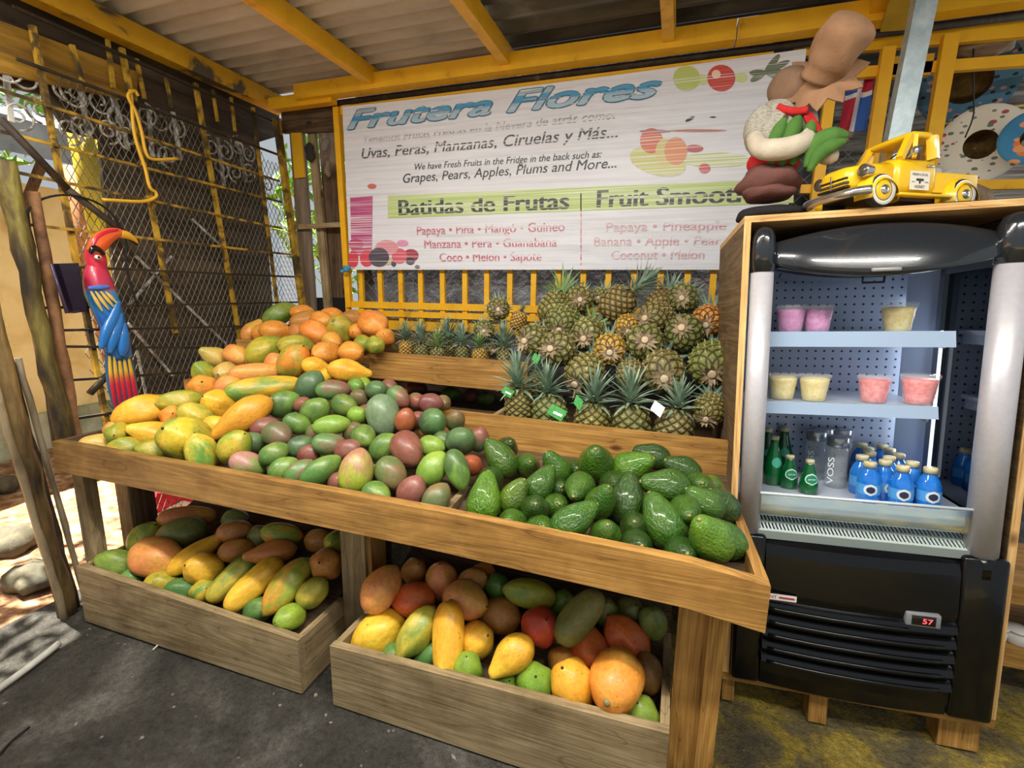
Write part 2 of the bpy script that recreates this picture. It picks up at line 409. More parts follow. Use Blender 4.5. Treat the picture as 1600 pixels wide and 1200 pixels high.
def chainlink(lo, hi, Y, sp, r):
    """diamond wire in the XZ plane"""
    b = MB(); x0, z0 = lo; x1, z1 = hi
    for sgn in (1, -1):
        k0 = (x0 - sgn * z1 if sgn > 0 else x0 + z0); k1 = (x1 - z0 if sgn > 0 else x1 + z1)
        k = k0
        while k < k1:
            # x = k + sgn*z
            if sgn > 0: za, zb = max(z0, x0 - k), min(z1, x1 - k)
            else: za, zb = max(z0, k - x1), min(z1, k - x0)
            if zb - za > 0.01:
                b.tube([(k + sgn * za, Y + sgn * r, za), (k + sgn * zb, Y + sgn * r, zb)], r, 4, cap=False)
            k += sp
    return b
m_wire = plain('grey_wire', hexc('8d8b80'), 0.45, 0.6)
chainlink((-2.1, 1.2), (0.3, 1.72), 2.88, 0.075, 0.0018).build('chain_link', m_wire, gr, True)

# banner ---------------------------------------------------------------
BY = 2.755
def banner_mat():
    m, nt, N, L, B = new_mat('worn_white_vinyl')
    n1 = noise(N, L, coords(N, L, (0.6, 1, 30)), 2.0, 5, 0.6); r1 = ramp(N, [(0.3, hexc('cfcfd4')), (0.48, hexc('dddde3')), (0.7, hexc('e8e8ee'))]); L.new(n1, r1.inputs[0])
    n2 = noise(N, L, coords(N, L, (1.2, 1, 70)), 2.0, 3, 0.5); r2 = ramp(N, [(0.30, hexc('a8a4a0')), (0.37, (1, 1, 1))]); L.new(n2, r2.inputs[0])
    c = mixc(N, L, 0.35, r1.outputs[0], r2.outputs[0], 'MULTIPLY'); L.new(c, B.inputs['Base Color'])
    B.inputs['Roughness'].default_value = 0.35; B.inputs['Specular IOR Level'].default_value = 0.4
    bump(N, L, B, noise(N, L, coords(N, L, (1, 1, 2)), 2.2, 3), 0.25, 0.05)
    return m
def worn_print(name, col, lo=0.38, hi=0.5, col2=None, white=None):
    """ink scraped off in thin horizontal streaks"""
    m, nt, N, L, B = new_mat(name)
    n = noise(N, L, coords(N, L, (0.5, 1, 80)), 2.0, 3, 0.55)
    r = ramp(N, [(lo, white or hexc('e6e3e2')), (hi, col)]); L.new(n, r.inputs[0])
    out = r.outputs[0]
    L.new(out, B.inputs['Base Color']); B.inputs['Roughness'].default_value = 0.4
    MATS[name] = m
    return m
BZ0, BZ1 = 1.577, 2.56
BX0, BX1 = -2.06, 0.47
ban = thing('banner', 'white vinyl fruit shop banner with blue heading, lettering in Spanish and English', 'banner', (-0.8, BY, BZ0))
bmesh_ = MB(); nx, ny = 40, 14
def banp(i, j):
    u, v = i / nx, j / ny
    return (BX0 + (BX1 - BX0) * u, BY + 0.001 * math.sin(9 * u + 2 * v), BZ0 + (BZ1 - BZ0) * v - 0.012 * math.sin(PI * u) * v)
vs = [banp(i, j) for j in range(ny + 1) for i in range(nx + 1)]
fs = [(j * (nx + 1) + i, j * (nx + 1) + i + 1, (j + 1) * (nx + 1) + i + 1, (j + 1) * (nx + 1) + i) for j in range(ny) for i in range(nx)]
bmesh_.add(vs, fs, True); bmesh_.add([(x, y + 0.003, z) for x, y, z in vs], fs, True)
bmesh_.build('sheet', banner_mat(), ban, True)
def bp(px, py, d=0.006): p = at_y(px, py, BY - d * 0.36); return np.array(p)
def btext(body, a, bpx, cap, mat, shear=0.0, bold=0.0, d=0.0075, name='lettering', grow=False):
    p0 = bp(*a); p1 = bp(*bpx); pc = bp(a[0], a[1] - cap)
    me = text_mesh(name, body, 0, p1[0] - p0[0], pc[2] - p0[2], mat, shear, bold, grow)
    o = link(name, me, ban); o.location = (p0[0] + 0.8, -d * 0.42, (p0[2] + p1[2]) / 2 - BZ0)
    o.rotation_euler = (0, -math.atan2(p1[2] - p0[2], p1[0] - p0[0]), 0)
    return o
def title_mat():
    m, nt, N, L, B = new_mat('blue_title_ink')
    tc = N.new('ShaderNodeTexCoord'); sp = N.new('ShaderNodeSeparateXYZ'); L.new(tc.outputs['Object'], sp.inputs[0])
    r = ramp(N, [(0.0, hexc('a9c3d2')), (0.035, hexc('9ab9cc')), (0.045, hexc('3f8fbc')), (0.075, hexc('5aa5c9')), (0.08, hexc('a4bccb')), (0.12, hexc('93abba'))]); L.new(sp.outputs[2], r.inputs[0])
    n = noise(N, L, coords(N, L, (0.7, 1, 46)), 2.0, 3, 0.6); r2 = ramp(N, [(0.36, hexc('e3e3e4')), (0.44, (0, 0, 0, 0))])
    L.new(n, r2.inputs[0])
    c = mixc(N, L, 0.0, r.outputs[0], r2.outputs[0]); mx = c.node; L.new(r2.outputs[1], mx.inputs[0])
    L.new(c, B.inputs['Base Color']); B.inputs['Roughness'].default_value = 0.4; return m
ink_title = title_mat()
ink_title_edge = worn_print('title_outline_ink', hexc('35637f'), 0.36, 0.42)
ink_faint = worn_print('faint_grey_ink', hexc('8b8788'), 0.46, 0.56)
ink_black = worn_print('worn_black_ink', hexc('4a4648'), 0.40, 0.47)
ink_dark = worn_print('dark_ink', hexc('2d2a2c'), 0.30, 0.36)
ink_bold = worn_print('bold_black_ink', hexc('2e3230'), 0.42, 0.46, white=hexc('d5dcc0'))
ink_red = worn_print('worn_red_ink', hexc('c5566c'), 0.40, 0.50)
ink_pink = worn_print('faint_red_ink', hexc('cb8a98'), 0.40, 0.56)
ink_green = worn_print('green_band_ink', hexc('b4c872'), 0.36, 0.52, white=hexc('dfe6c9'))
btext('Frutera Flores', (541.8, 202.5), (1034, 150), 29, ink_title_edge, 0.35, 0.045, 0.0078, grow=True)
btext('Frutera Flores', (543.3, 201.5), (1032, 149.5), 28, ink_title, 0.35, 0.022, 0.0100, grow=True)
btext('Tenemos Frutas Frescas en la Nevera de atrás como:', (567.8, 225.4), (962, 186), 12, ink_faint, 0.22)
btext('Uvas, Peras, Manzanas, Ciruelas y Más...', (565.4, 248), (965, 214), 16, ink_black, 0.22, 0.004)
btext('We have Fresh Fruits in the Fridge in the back such as:', (648, 265), (940, 245), 10, ink_dark, 0.22)
btext('Grapes, Pears, Apples, Plums and More...', (630, 287), (963, 263), 14, ink_dark, 0.22)
q = [bp(606, 305.5), bp(606, 341), bp(1240, 317), bp(1240, 279)]
MB().poly(q, (0, 0.001, 0)).build('green_band', ink_green, ban, True)
btext('Batidas de Frutas', (622.8, 336), (889.5, 326), 24, ink_bold, 0.0, 0.03)
btext('Fruit Smoothies', (932, 323.5), (1228, 313), 27, ink_bold, 0.0, 0.03)
btext('Papaya • Piña • Mangó • Guineo', (651.5, 367), (882, 361), 13.5, ink_red, 0, 0.006)
btext('Manzana • Pera • Guanabana', (663, 388), (870, 385), 13.5, ink_red, 0, 0.006)
btext('Coco • Melón • Sapote', (687, 408.5), (846, 407.5), 13.5, ink_red, 0, 0.008)
btext('Papaya • Pineapple', (947, 361), (1134, 358), 14.5, ink_pink, 0, 0.006)
btext('Banana • Apple • Pear', (928, 384), (1126, 382), 14.5, ink_pink, 0, 0.006)
btext('Coconut • Melon', (955, 405.5), (1100, 404.5), 14.5, ink_pink, 0, 0.008)
MB().poly([bp(907, 302), bp(908.5, 302), bp(908.5, 414), bp(907, 414)], (0, 0.001, 0)).build('divider_line', ink_red, ban, True)
def bdisc(cx, cy, rx, ry, col, name='printed_fruit', d=0.006, lo=0.34, hi=0.46, ang=0.0):
    pts = []
    for k in range(22):
        a = 2 * PI * k / 22; x, y = rx * math.cos(a), ry * math.sin(a)
        pts.append(bp(cx + x * math.cos(ang) - y * math.sin(ang), cy + x * math.sin(ang) + y * math.cos(ang), d))
    key = 'print_' + ''.join('%02x' % int(255 * c) for c in col) + str(lo)
    mt = MATS.get(key) or worn_print(key, col, lo, hi)
    return MB().poly(pts, (0, 0.0006, 0)).build(name, mt, ban, True)
bdisc(1073, 122, 21, 20, hexc('b9c46a')); bdisc(1098, 124, 9, 8, hexc('c8cf86'), d=0.0055)
bdisc(1127, 122, 22, 21, hexc('c8463a')); bdisc(1119, 116, 7, 7, hexc('efc9b6'), d=0.0066)
bdisc(1158, 121, 10, 8, hexc('cdd58c'))
for a, l in ((-0.9, 34), (-0.45, 40), (0.0, 44), (0.35, 40), (2.6, 26), (3.1, 24)):
    bdisc(1196 + math.cos(a) * l * 0.5, 113 + math.sin(a) * l * 0.5, l * 0.55, 5, hexc('66745a'), 'printed_leaf', ang=a, d=0.0058 + 0.0002 * abs(a))
bdisc(1028, 252, 45, 22, hexc('c6c66f'), d=0.005, ang=0.25, lo=0.36, hi=0.5)
bdisc(1018, 220, 18, 20, hexc('d3653f'), d=0.006)
bdisc(1040, 238, 16, 22, hexc('cfc078'), d=0.0065); bdisc(1056, 236, 18, 22, hexc('d98a5b'), d=0.007)
bdisc(1085, 232, 14, 6, hexc('b9575f'), d=0.0066); bdisc(1101, 263, 9, 8, hexc('c25252'), d=0.0066)
bdisc(1120, 250, 55, 12, hexc('b7c872'), d=0.0048, lo=0.44, hi=0.55)
bdisc(1024, 205, 25, 2.5, hexc('a6727a'), d=0.0067); bdisc(1090, 204, 46, 2.2, hexc('b57a6a'), d=0.0067)
bdisc(1078, 186, 8, 2.5, hexc('2a2724'), 'dark_tear', d=0.0072, ang=-0.5); bdisc(1114, 183, 5, 1.2, hexc('2a2724'), 'dark_tear', d=0.0072)
q = [bp(547, 309), bp(549, 400), bp(581, 399), bp(582, 306)]
MB().poly(q, (0, 0.0006, 0)).build('printed_glass', worn_print('magenta_print', hexc('b8487f'), 0.40, 0.50), ban, True)
bdisc(581, 291, 7, 4, hexc('cf6b60'), d=0.0064)
for cx, cy, rx, ry, col in ((552, 405, 8, 14, 'cf3f4d'), (573, 404, 11, 13, 'd64656'), (592, 402, 16, 15, '4d4450'), (606, 408, 14, 6, 'c9b790'),
                            (604, 387, 18, 12, 'd9929c'), (624, 400, 12, 12, 'd45a6c'), (642, 399, 12, 10, 'a33b4a'), (641, 408, 7, 6, '4a3c44'),
                            (556, 382, 12, 9, 'b8476c'), (629, 380, 9, 5, 'dd8fb0'), (652, 417, 4, 3, '6f6a72'), (615, 412, 4, 5, '3d4250')):
    bdisc(cx, cy, rx, ry, hexc(col), d=0.006 + random.random() * 0.002)
kn = MB()
for dx, dz, r in ((0, 0, 0.022), (-0.03, -0.012, 0.016), (0.02, 0.012, 0.015), (-0.012, 0.014, 0.014)):
    p = at_y(541, 421, BY - 0.03); kn.ball((p[0] + dx, p[1], p[2] + dz), (r, r * 0.8, r * 0.8), 10, 6)
tag(kn.build('cord_knot', plain('blue_cord', hexc('3f8db5'), 0.6)), "blue cord knot tying the banner's lower left corner", 'knot')

# ------------------------------------------------------------------ left side: iron lattice, backing sheet, what lies outside
LX = -2.63
def lx(px, py, X=LX): return np.array(at_x(px, py, X))
lat = thing('iron_lattice', 'rusty iron lattice with worn yellow paint closing the left side of the stall', 'lattice', (LX, 1.9, 0.3))
for pts, r in ((((50, 40), (111, 300), (128, 420), (150, 560), (172, 690)), 0.014), (((112, 70), (131, 135)), 0.011),
          (((190, 75), (201, 150), (235, 310), (258, 420), (274, 520)), 0.014), (((168, 62), (177, 138)), 0.010), (((213, 92), (226, 155)), 0.010),
          (((258, 115), (268, 168)), 0.009), (((305, 130), (326, 250), (353, 400), (380, 560)), 0.014),
          (((332, 140), (340, 190)), 0.009), (((361, 152), (367, 205)), 0.009), (((395, 168), (410, 290), (427, 415), (436, 500)), 0.012),
          (((436, 185), (448, 300), (460, 395), (470, 470)), 0.012)):
    MB().bar(lx(*pts[0]), lx(*pts[-1]), r * 1.5, r * 1.5, upv=(1, 0, 0)).build('vertical_bar', m_yellow_worn, lat, True)
for a, b, y in (((20, 10), (438, 196), 0), ((26, 92), (438, 243), 0), ((0, 140), (436, 283), 1), ((0, 205), (440, 316), 1), ((20, 268), (440, 357), 1), ((35, 350), (455, 398), 1),
          ((60, 415), (469, 433), 0), ((68, 481), (470, 472), 0), ((98, 516), (470, 508), 0), ((60, 541), (455, 545), 0), ((108, 594), (400, 575), 0), ((112, 655), (330, 622), 0)):
    MB().bar(lx(*a, LX + 0.02), lx(*b, LX + 0.02), 0.012, 0.012, upv=(1, 0, 0)).build('horizontal_bar', m_yellow_worn if y else m_rust, lat, True)
for a, b, m in (((0, 185), (105, 295), m_rust), ((105, 295), (215, 380), m_rust), ((140, 615), (212, 540), m_rust)):
    MB().tube([lx(*a, LX + 0.03), lx(*b, LX + 0.03)], 0.016, 8).build('brace', m, lat, True)
m_white_iron = mottled('flaking_white_iron', [(0.35, hexc('57544b')), (0.5, hexc('b5b3aa')), (0.7, hexc('d8d7d0'))], 12.0, 0.6, bmp=0.1)
m_seam = m_white_iron
for a, b in (((212, 400), (354, 538)), ((354, 392), (300, 342)), ((200, 478), (268, 400)), ((200, 505), (270, 587)), ((214, 548), (229, 622))):
    MB().bar(lx(*a, LX - 0.06), lx(*b, LX - 0.06), 0.012, 0.006, upv=(1, 0, 0)).build('brace', m_seam, lat, True)
# expanded metal mesh behind the bars
def expanded(poly, X, sp, r):
    b = MB(); P = [np.array(lx(*p, X))[1:] for p in poly]
    A = np.array(P); y0, z0 = A.min(0); y1, z1 = A.max(0)
    def inside(y, z):
        c = False; n = len(P)
        for i in range(n):
            (ya, za), (yb, zb) = P[i], P[(i + 1) % n]
            if (za > z) != (zb > z) and y < (yb - ya) * (z - za) / (zb - za) + ya: c = not c
        return c
    sl = 1.9
    for sg in (1, -1):
        k = -6.0
        while k < 6.0:
            run = None; z = z0; st = 0.04
            while z <= z1 + st:
                y = k + sg * z / sl
                ins = inside(y, z) and z <= z1
                if ins and run is None: run = (y, z)
                if ins: last = (y, z)
                if not ins and run is not None:
                    if last[1] - run[1] > 0.03:
                        b.tube([(X + sg * r, run[0], run[1]), (X + sg * r, last[0], last[1])], r, 3, cap=False, smooth=False)
                    run = None
                z += st
            k += sp
    return b
expanded([(80, 112), (160, 125), (300, 185), (436, 250), (466, 470), (400, 560), (270, 640), (200, 690), (130, 560), (118, 420), (95, 240)], LX - 0.04, 0.034, 0.0021).build('wire_mesh', plain('dull_wire', hexc('6c6658'), 0.6, 0.1), lat, True)
expanded([(228, 770), (290, 770), (290, 830), (228, 830)], LX - 0.04, 0.04, 0.0017).build('wire_mesh', MATS['dull_wire'], lat, True)
# brown backing sheet
m_back = mottled('brown_backing_sheet', [(0.3, hexc('2b231a')), (0.55, hexc('4c3f30')), (0.8, hexc('6e5c46'))], 4.0, 0.75, stretch=(1, 0.6, 3), bmp=0.3)
q = [lx(p[0], p[1], LX - 0.12) for p in ((-80, -62), (436, 172), (437, 212), (405, 222), (426, 470), (428, 600), (232, 690), (205, 560), (180, 440), (162, 290), (156, 218), (104, 205), (72, 150), (-80, 112))]
struct(MB().poly(q, (-0.02, 0, 0)).build('wall_left', m_back))
q = [lx(p[0], p[1], LX - 0.05) for p in ((-60, 10), (215, 112), (215, 160), (-60, 100))]
tag(MB().poly(q, (-0.025, 0, 0)).build('wooden_fascia_board', mottled('yellow_stained_board', [(0.3, hexc('4c3512')), (0.5, hexc('8f6a1f')), (0.75, hexc('b98e33'))], 3.0, 0.7, stretch=(6, 0.5, 6), bmp=0.3)), 'yellow-stained weathered board under the left roof beam, above the scrollwork', 'board')
# white scrollwork
sw = thing('scrollwork_panel', 'row of flaking white iron scrolls behind the left lattice', 'ironwork', (LX - 0.06, 1.9, 1.9))
def scroll(cx, cy, r, flip, turn=1):
    c = lx(cx, cy, LX - 0.065); pts = []
    for i in range(26):
        t = i / 25; a = flip * (t * 2 * PI * 1.45) + (PI / 2 if turn > 0 else -PI / 2); rr = r * (1 - 0.78 * t)
        pts.append(c + np.array((0, rr * math.cos(a), rr * math.sin(a))))
    MB().tube(pts, 0.007, 6, flat=0.7).build('scroll', m_white_iron, sw, True)
for i, (cx, cy) in enumerate(((5, 105), (38, 118), (100, 138), (118, 148), (155, 158), (190, 190), (228, 180), (250, 190), (275, 200), (330, 228), (352, 236), (372, 228), (388, 240))):
    scroll(cx, cy, 0.07 if i < 6 else 0.06, 1 if i % 2 else -1, 1)
for i, (cx, cy) in enumerate(((28, 180), (62, 170), (108, 205), (132, 200), (170, 204), (200, 215), (245, 236), (262, 244), (345, 262), (368, 270), (388, 268), (418, 290))):
    scroll(cx, cy, 0.06, -1 if i % 2 else 1, -1)
for a, b in (((5, 85), (18, 190)), ((118, 105), (140, 215)), ((172, 130), (200, 232)), ((232, 165), (238, 245)), ((270, 175), (282, 250)), ((340, 215), (350, 290)), ((372, 222), (385, 285))):
    MB().bar(lx(*a, LX - 0.065), lx(*b, LX - 0.065), 0.02, 0.01, upv=(1, 0, 0)).build('scroll_stem', m_white_iron, sw, True)
# yellow rope loop
pts = [lx(*p, LX + 0.05) for p in ((204, 140), (206, 160), (208, 195), (214, 225), (226, 260), (234, 292), (243, 300), (243, 308), (222, 315), (160, 312))]
rp = MB().tube(spline(pts, 50), 0.008, 8)
pts = [lx(*p, LX + 0.055) for p in ((216, 150), (210, 142), (200, 150), (212, 175), (221, 205), (228, 238), (240, 249), (278, 248))]
rp.tube(spline(pts, 40), 0.008, 8)
tag(rp.build('yellow_hose_loop', plain('yellow_hose', hexc('d5a42a'), 0.5)), 'yellow cord hung in a long loop on the left lattice', 'cord')
# thin black cable
pts = [lx(*p, LX + 0.05) for p in ((40, 400), (38, 350), (58, 315), (110, 305), (165, 325), (195, 370), (198, 420), (215, 480))]
tag(MB().tube(spline(pts, 40), 0.005, 6).build('black_cable', m_black_matte), 'thin black cable looping over the lattice beside the parrot', 'cable')

# rustic posts at the left edge
def post(a, b, X, r, label, mat=None, name='wooden_post', seed=0, n=14):
    A, B = lx(*a, X), lx(*b, X); rr = random.Random(seed); pts = []; rs = []
    d = B - A; B = A + d * ((A[2] - (-0.02)) / (A[2] - B[2])) if B[2] < 0.3 and a[1] < b[1] else B
    for i in range(n + 1):
        t = i / n; p = A + (B - A) * t
        pts.append(p + np.array((rr.uniform(-1, 1), rr.uniform(-1, 1), 0)) * r * 0.18); rs.append(r * rr.uniform(0.88, 1.1))
    return tag(MB().tube(pts, rs, 12).build(name, mat or m_pole), label, 'post')
post((-22, 470), (100, 935), -2.50, 0.034, 'wet dark timber post nearest the left edge, leaning, foot in bright sunlight', seed=1)
post((-6, 500), (105, 905), -2.53, 0.02, 'thin dark bamboo pole tied beside the leaning timber post', m_rust, seed=8)
post((5, 250), (104, 700), -2.56, 0.036, 'mossy yellow-brown timber post behind the leaning dark post', mottled('mossy_post', [(0.35, hexc('231d10')), (0.5, hexc('4d3f1c')), (0.7, hexc('857a38'))], 6, 0.7, stretch=(2, 2, 0.5), bmp=0.5), seed=2)
post((52, 300), (122, 700), -2.58, 0.022, 'thin reddish-brown pole just right of the mossy post', mottled('reddish_pole', [(0.3, hexc('4e3320')), (0.6, hexc('8f6540')), (0.8, hexc('a8825c'))], 8, 0.7, bmp=0.4), seed=3)
post((38, 330), (88, 690), -2.6, 0.018, 'blackened slim pole between the mossy post and the reddish pole', m_rust, seed=4)
for c, l in (((60, 430), 'black rubber tie'), ((78, 552), 'black rubber tie')):
    pass
post((-10, 600), (92, 934), -2.47, 0.014, 'pale split bamboo cane lashed to the left side of the leaning post', mottled('pale_streak_cane', [(0.3, hexc('5c4f3a')), (0.7, hexc('9a8a6c'))], 9, 0.35, stretch=(2, 2, 0.5), bmp=0.3), seed=11)  # pale cane added to stand in for bright streaks on the poles
post((28, 560), (118, 880), -2.52, 0.012, 'slim grey cane between the leaning post and the mossy post', mottled('grey_streak_cane', [(0.3, hexc('574c3b')), (0.7, hexc('8f826a'))], 9, 0.4, stretch=(2, 2, 0.5), bmp=0.3), seed=12)  # second added cane, its lighter colour stands in for a pole highlight
# grey metal post outside behind the scrollwork, sloped roof rails of the next house
hx = -5.2
HZ = float(at_x(70, 292, hx)[2])
house = thing('neighbour_house', 'pale yellow rendered house wall with grey roof seen through the lattice', 'house', (hx, 2.0, 0))
m_render = mottled('yellow_render', [(0.3, hexc('d4ba76')), (0.5, hexc('e9d698')), (0.75, hexc('f1e3b0'))], 3.0, 0.8, bmp=0.1)
MB().box((hx - 0.1, -1.0, -0.05), (hx, 4.2, HZ)).build('wall', m_render, house, True)
MB().hexa([(hx - 0.6, -1.2, HZ + 0.5), (hx + 0.55, -1.2, HZ + 0.12), (hx + 0.55, 4.6, HZ + 0.12), (hx - 0.6, 4.6, HZ + 0.5), (hx - 0.6, -1.2, HZ + 0.75), (hx + 0.55, -1.2, HZ + 0.37), (hx + 0.55, 4.6, HZ + 0.37), (hx - 0.6, 4.6, HZ + 0.75)]).build('roof', mottled('grey_roof_iron', [(0.3, hexc('66717a')), (0.7, hexc('a2aeb8'))], 3.0, 0.5), house, True)
for y in (0.2, 1.4, 2.6, 3.8):
    MB().bar((hx + 0.5, y, HZ + 0.1), (hx + 0.02, y, HZ - 0.4), 0.05, 0.05).build('roof_bracket', WOODS['dark', 2], house, True)
MB().box((hx - 0.02, 0.2, 0.0), (hx + 0.03, 4.0, 0.35)).build('plinth', mottled('mossy_plinth', [(0.3, hexc('6c7a55')), (0.6, hexc('b9bda0')), (0.8, hexc('d5d6c6'))], 3, 0.8), house, True)
tag(MB().tube([at_x(240, 760, -3.5) * np.array((1, 1, 0)) + np.array((0, 0, -0.08)), at_x(196, 520, -3.5), at_x(172, 400, -3.5), at_x(146, 290, -3.5), at_x(118, 165, -3.5)], [0.09, 0.085, 0.08, 0.075, 0.07], 14).build('painted_trunk', mottled('yellow_painted_trunk', [(0.3, hexc('b59b23')), (0.6, hexc('e0cc3a')), (0.8, hexc('ecdf74'))], 4.0, 0.7, stretch=(1, 1, 0.4), bmp=0.3)), 'yellow painted tree trunk standing just outside the lattice', 'tree trunk')
tag(MB().tube([at_x(215, 720, -3.8) * np.array((1, 1, 0)) + np.array((0, 0, -0.08)), at_x(172, 560, -3.8), at_x(130, 380, -3.8), at_x(110, 260, -3.8)], 0.045, 10).build('orange_pole', mottled('orange_pole_paint', [(0.3, hexc('8f5a34')), (0.7, hexc('b98256'))], 5.0, 0.7)), 'rusty orange pole outside beside the yellow trunk', 'pole')
# tree foliage beyond
def foliage(name, c, rad, n, seed, label, mat, cat):
    rr = random.Random(seed); b = MB()
    for _ in range(n):
        while True:
            d = np.array([rr.uniform(-1, 1) for _ in range(3)])
            if d @ d < 1: break
        p = np.array(c) + d * np.array(rad); s = rr.uniform(0.07, 0.14)
        u = np.array([rr.gauss(0, 1) for _ in range(3)]); u /= np.linalg.norm(u); v = np.cross(u, [rr.gauss(0, 1) for _ in range(3)]); v /= np.linalg.norm(v); w_ = np.cross(u, v)
        b.add([p - u * s, p - v * s * 0.35 + w_ * s * 0.15, p + u * s, p + v * s * 0.35 + w_ * s * 0.15], [(0, 1, 2, 3)])
    return tag(b.build(name, mat), label, cat)
m_leaf = mottled('bright_leaves', [(0.3, hexc('3f701e')), (0.55, hexc('74a338')), (0.8, hexc('b5cc70'))], 3.0, 0.5, bmp=0)
tr = thing('shade_tree', 'leafy green tree beyond the neighbouring roof, upper left', 'tree', (-7.2, 2.5, 0))
MB().tube([(-7.2, 2.5, -0.1), (-7.1, 2.4, 2.0), (-7.2, 2.6, 4.0)], [0.16, 0.13, 0.08], 10).build('trunk', m_pole, tr, True)
o = foliage('crown', (-7.1, 2.4, 3.9), (1.7, 2.8, 1.3), 2600, 3, None, m_leaf, None)
mw = o.location.copy(); o.parent = tr; o.location = mw - tr.location
tr = thing('background_tree', 'leafy green tree glimpsed through the narrow gap in the back left corner', 'tree', (-4.6, 6.6, 0))
MB().tube([(-4.6, 6.6, -0.1), (-4.6, 6.5, 2.0), (-4.5, 6.6, 3.4)], [0.14, 0.12, 0.07], 10).build('trunk', m_pole, tr, True)
o = foliage('crown', (-4.5, 6.3, 2.6), (1.3, 1.0, 1.3), 1200, 5, None, m_leaf, None)
mw = o.location.copy(); o.parent = tr; o.location = mw - tr.location
tr = thing('added_dapple_branch', 'leafy branch hanging over the left roof edge, dappling the sunlight', 'branch', (-3.3, 1.0, 3.2))  # out of view above the roof, added only to break up the sunlight
MB().tube([(-5.0, 0.6, 3.3), (-3.6, 0.9, 3.45), (-2.75, 1.2, 3.3)], [0.05, 0.035, 0.015], 8).build('bough', m_pole, tr, True)
o = foliage('leaves', (-3.25, 0.9, 3.4), (0.75, 1.7, 0.3), 300, 6, None, m_leaf, None)
mw = o.location.copy(); o.parent = tr; o.location = mw - tr.location
# stones outside, red panel
rrr = random.Random(9)
for i, (px, py, s, lab) in enumerate(((15, 850, 0.12, 'grey mossy stone outside, leftmost at the picture edge'), (50, 905, 0.10, 'brown lumpy stone outside beside the foot of the dark post'), (5, 760, 0.09, 'flat orange-grey stone outside, farthest of the three'))):
    c = at_z(px, py, 0.03); c[0] = min(c[0], -2.86)
    b = MB(); b.ball((0, 0, 0), (s * 1.2, s, s * 0.7), 14, 9)
    b.v = [tuple(np.array(p) * (1 + 0.18 * math.sin(5 * p[0] / s + i) * math.sin(4 * p[1] / s + 2 * i))) for p in b.v]
    b.v = [(p[0] + c[0], p[1] + c[1], p[2] + 0.04) for p in b.v]
    tag(b.build('stone', mottled('mossy_stone', [(0.3, hexc('2f2d26')), (0.55, hexc('57523f')), (0.8, hexc('7d7b62'))], 6, 0.85, bmp=0.6)), lab, 'stone')
q = [np.array(at_x(p[0], p[1], -2.86)) for p in ((246, 772), (300, 778), (300, 796), (268, 800), (233, 822))]
rp = thing('red_panel', 'red panel with a white edge outside, behind the lower left crate', 'panel', tuple(np.mean(q, 0)))
MB().poly([np.array(at_x(p[0], p[1], -2.86)) for p in ((246, 770), (330, 776), (330, 800), (233, 808))], (-0.02, 0, 0)).build('panel', plain('red_paint', hexc('d8293f'), 0.5), rp, True)
MB().poly([np.array(at_x(p[0], p[1], -2.855)) for p in ((286, 782), (300, 785), (236, 825), (228, 812))], (-0.02, 0, 0)).build('white_edge', plain('white_paint', hexc('efeae6'), 0.5), rp, True)

# ------------------------------------------------------------------ back left corner: posts and boards with a bright gap
def cx_(px, py, Y=2.84): return np.array(at_y(px, py, Y))
def board(a, b, wd, Y, name, label, mat, cat='board', th=0.025):
    A, B = cx_(*a, Y), cx_(*b, Y)
    return tag(MB().bar(A, B, wd, th, upv=(0, 1, 0)).build(name, mat), label, cat)
struct(MB().bar(cx_(432, 186, 2.74), cx_(484, 560, 2.74), 0.035, 0.035, upv=(0, 1, 0)).build('corner_column', m_yellow_worn))
board((464, 200), (494, 620), 0.11, 2.85, 'corner_board', 'grey corner board with a peeling yellow top, in the back left corner', mottled('half_painted_board', [(0.3, hexc('4a3f33')), (0.5, hexc('7a6a58')), (0.75, hexc('a18d6e'))], 3.0, 0.8, stretch=(4, 4, 0.5), bmp=0.3))
tag(MB().bar(cx_(463, 205, 2.825), cx_(469, 278, 2.825), 0.085, 0.012, upv=(0, 1, 0)).build('yellow_paint_patch_board', m_yellow_peel), 'short yellow painted slat nailed at the top of the corner board', 'board')
board((487, 200), (526, 620), 0.06, 2.86, 'metal_strip', 'narrow grey metal strip right of the bright gap in the back left corner', WOODS['grey', 2])
board((512, 190), (543, 620), 0.145, 2.90, 'dark_plank', 'wide dark plank beside the yellow grille frame in the back left corner', WOODS['dark', 2])
board((462, 355), (534, 351), 0.03, 2.81, 'cross_batten', 'grey cross batten nailed across the boards in the back left corner', WOODS['grey', 0])
board((442, 190), (532, 186), 0.15, 2.83, 'top_batten', 'worn brown batten at the top of the back left corner', WOODS['dark', 0])
struct(MB().bar(cx_(526, 168, 2.79), cx_(546, 480, 2.79), 0.04, 0.03, upv=(0, 1, 0)).build('grille_frame_column', m_yellow))
q = [cx_(p[0], p[1], 2.88) for p in ((494, 465), (538, 465), (538, 560), (494, 560))]
tag(MB().poly(q, (0, 0.05, 0)).build('black_plastic_sheet', m_black_matte), 'black plastic sheet low in the back left corner behind the papayas', 'sheet')
wg = thing('grey_rags', 'grey rags and dark cloth stuffed at the top of the corner boards', 'cloth', tuple(cx_(500, 240, 2.82)))
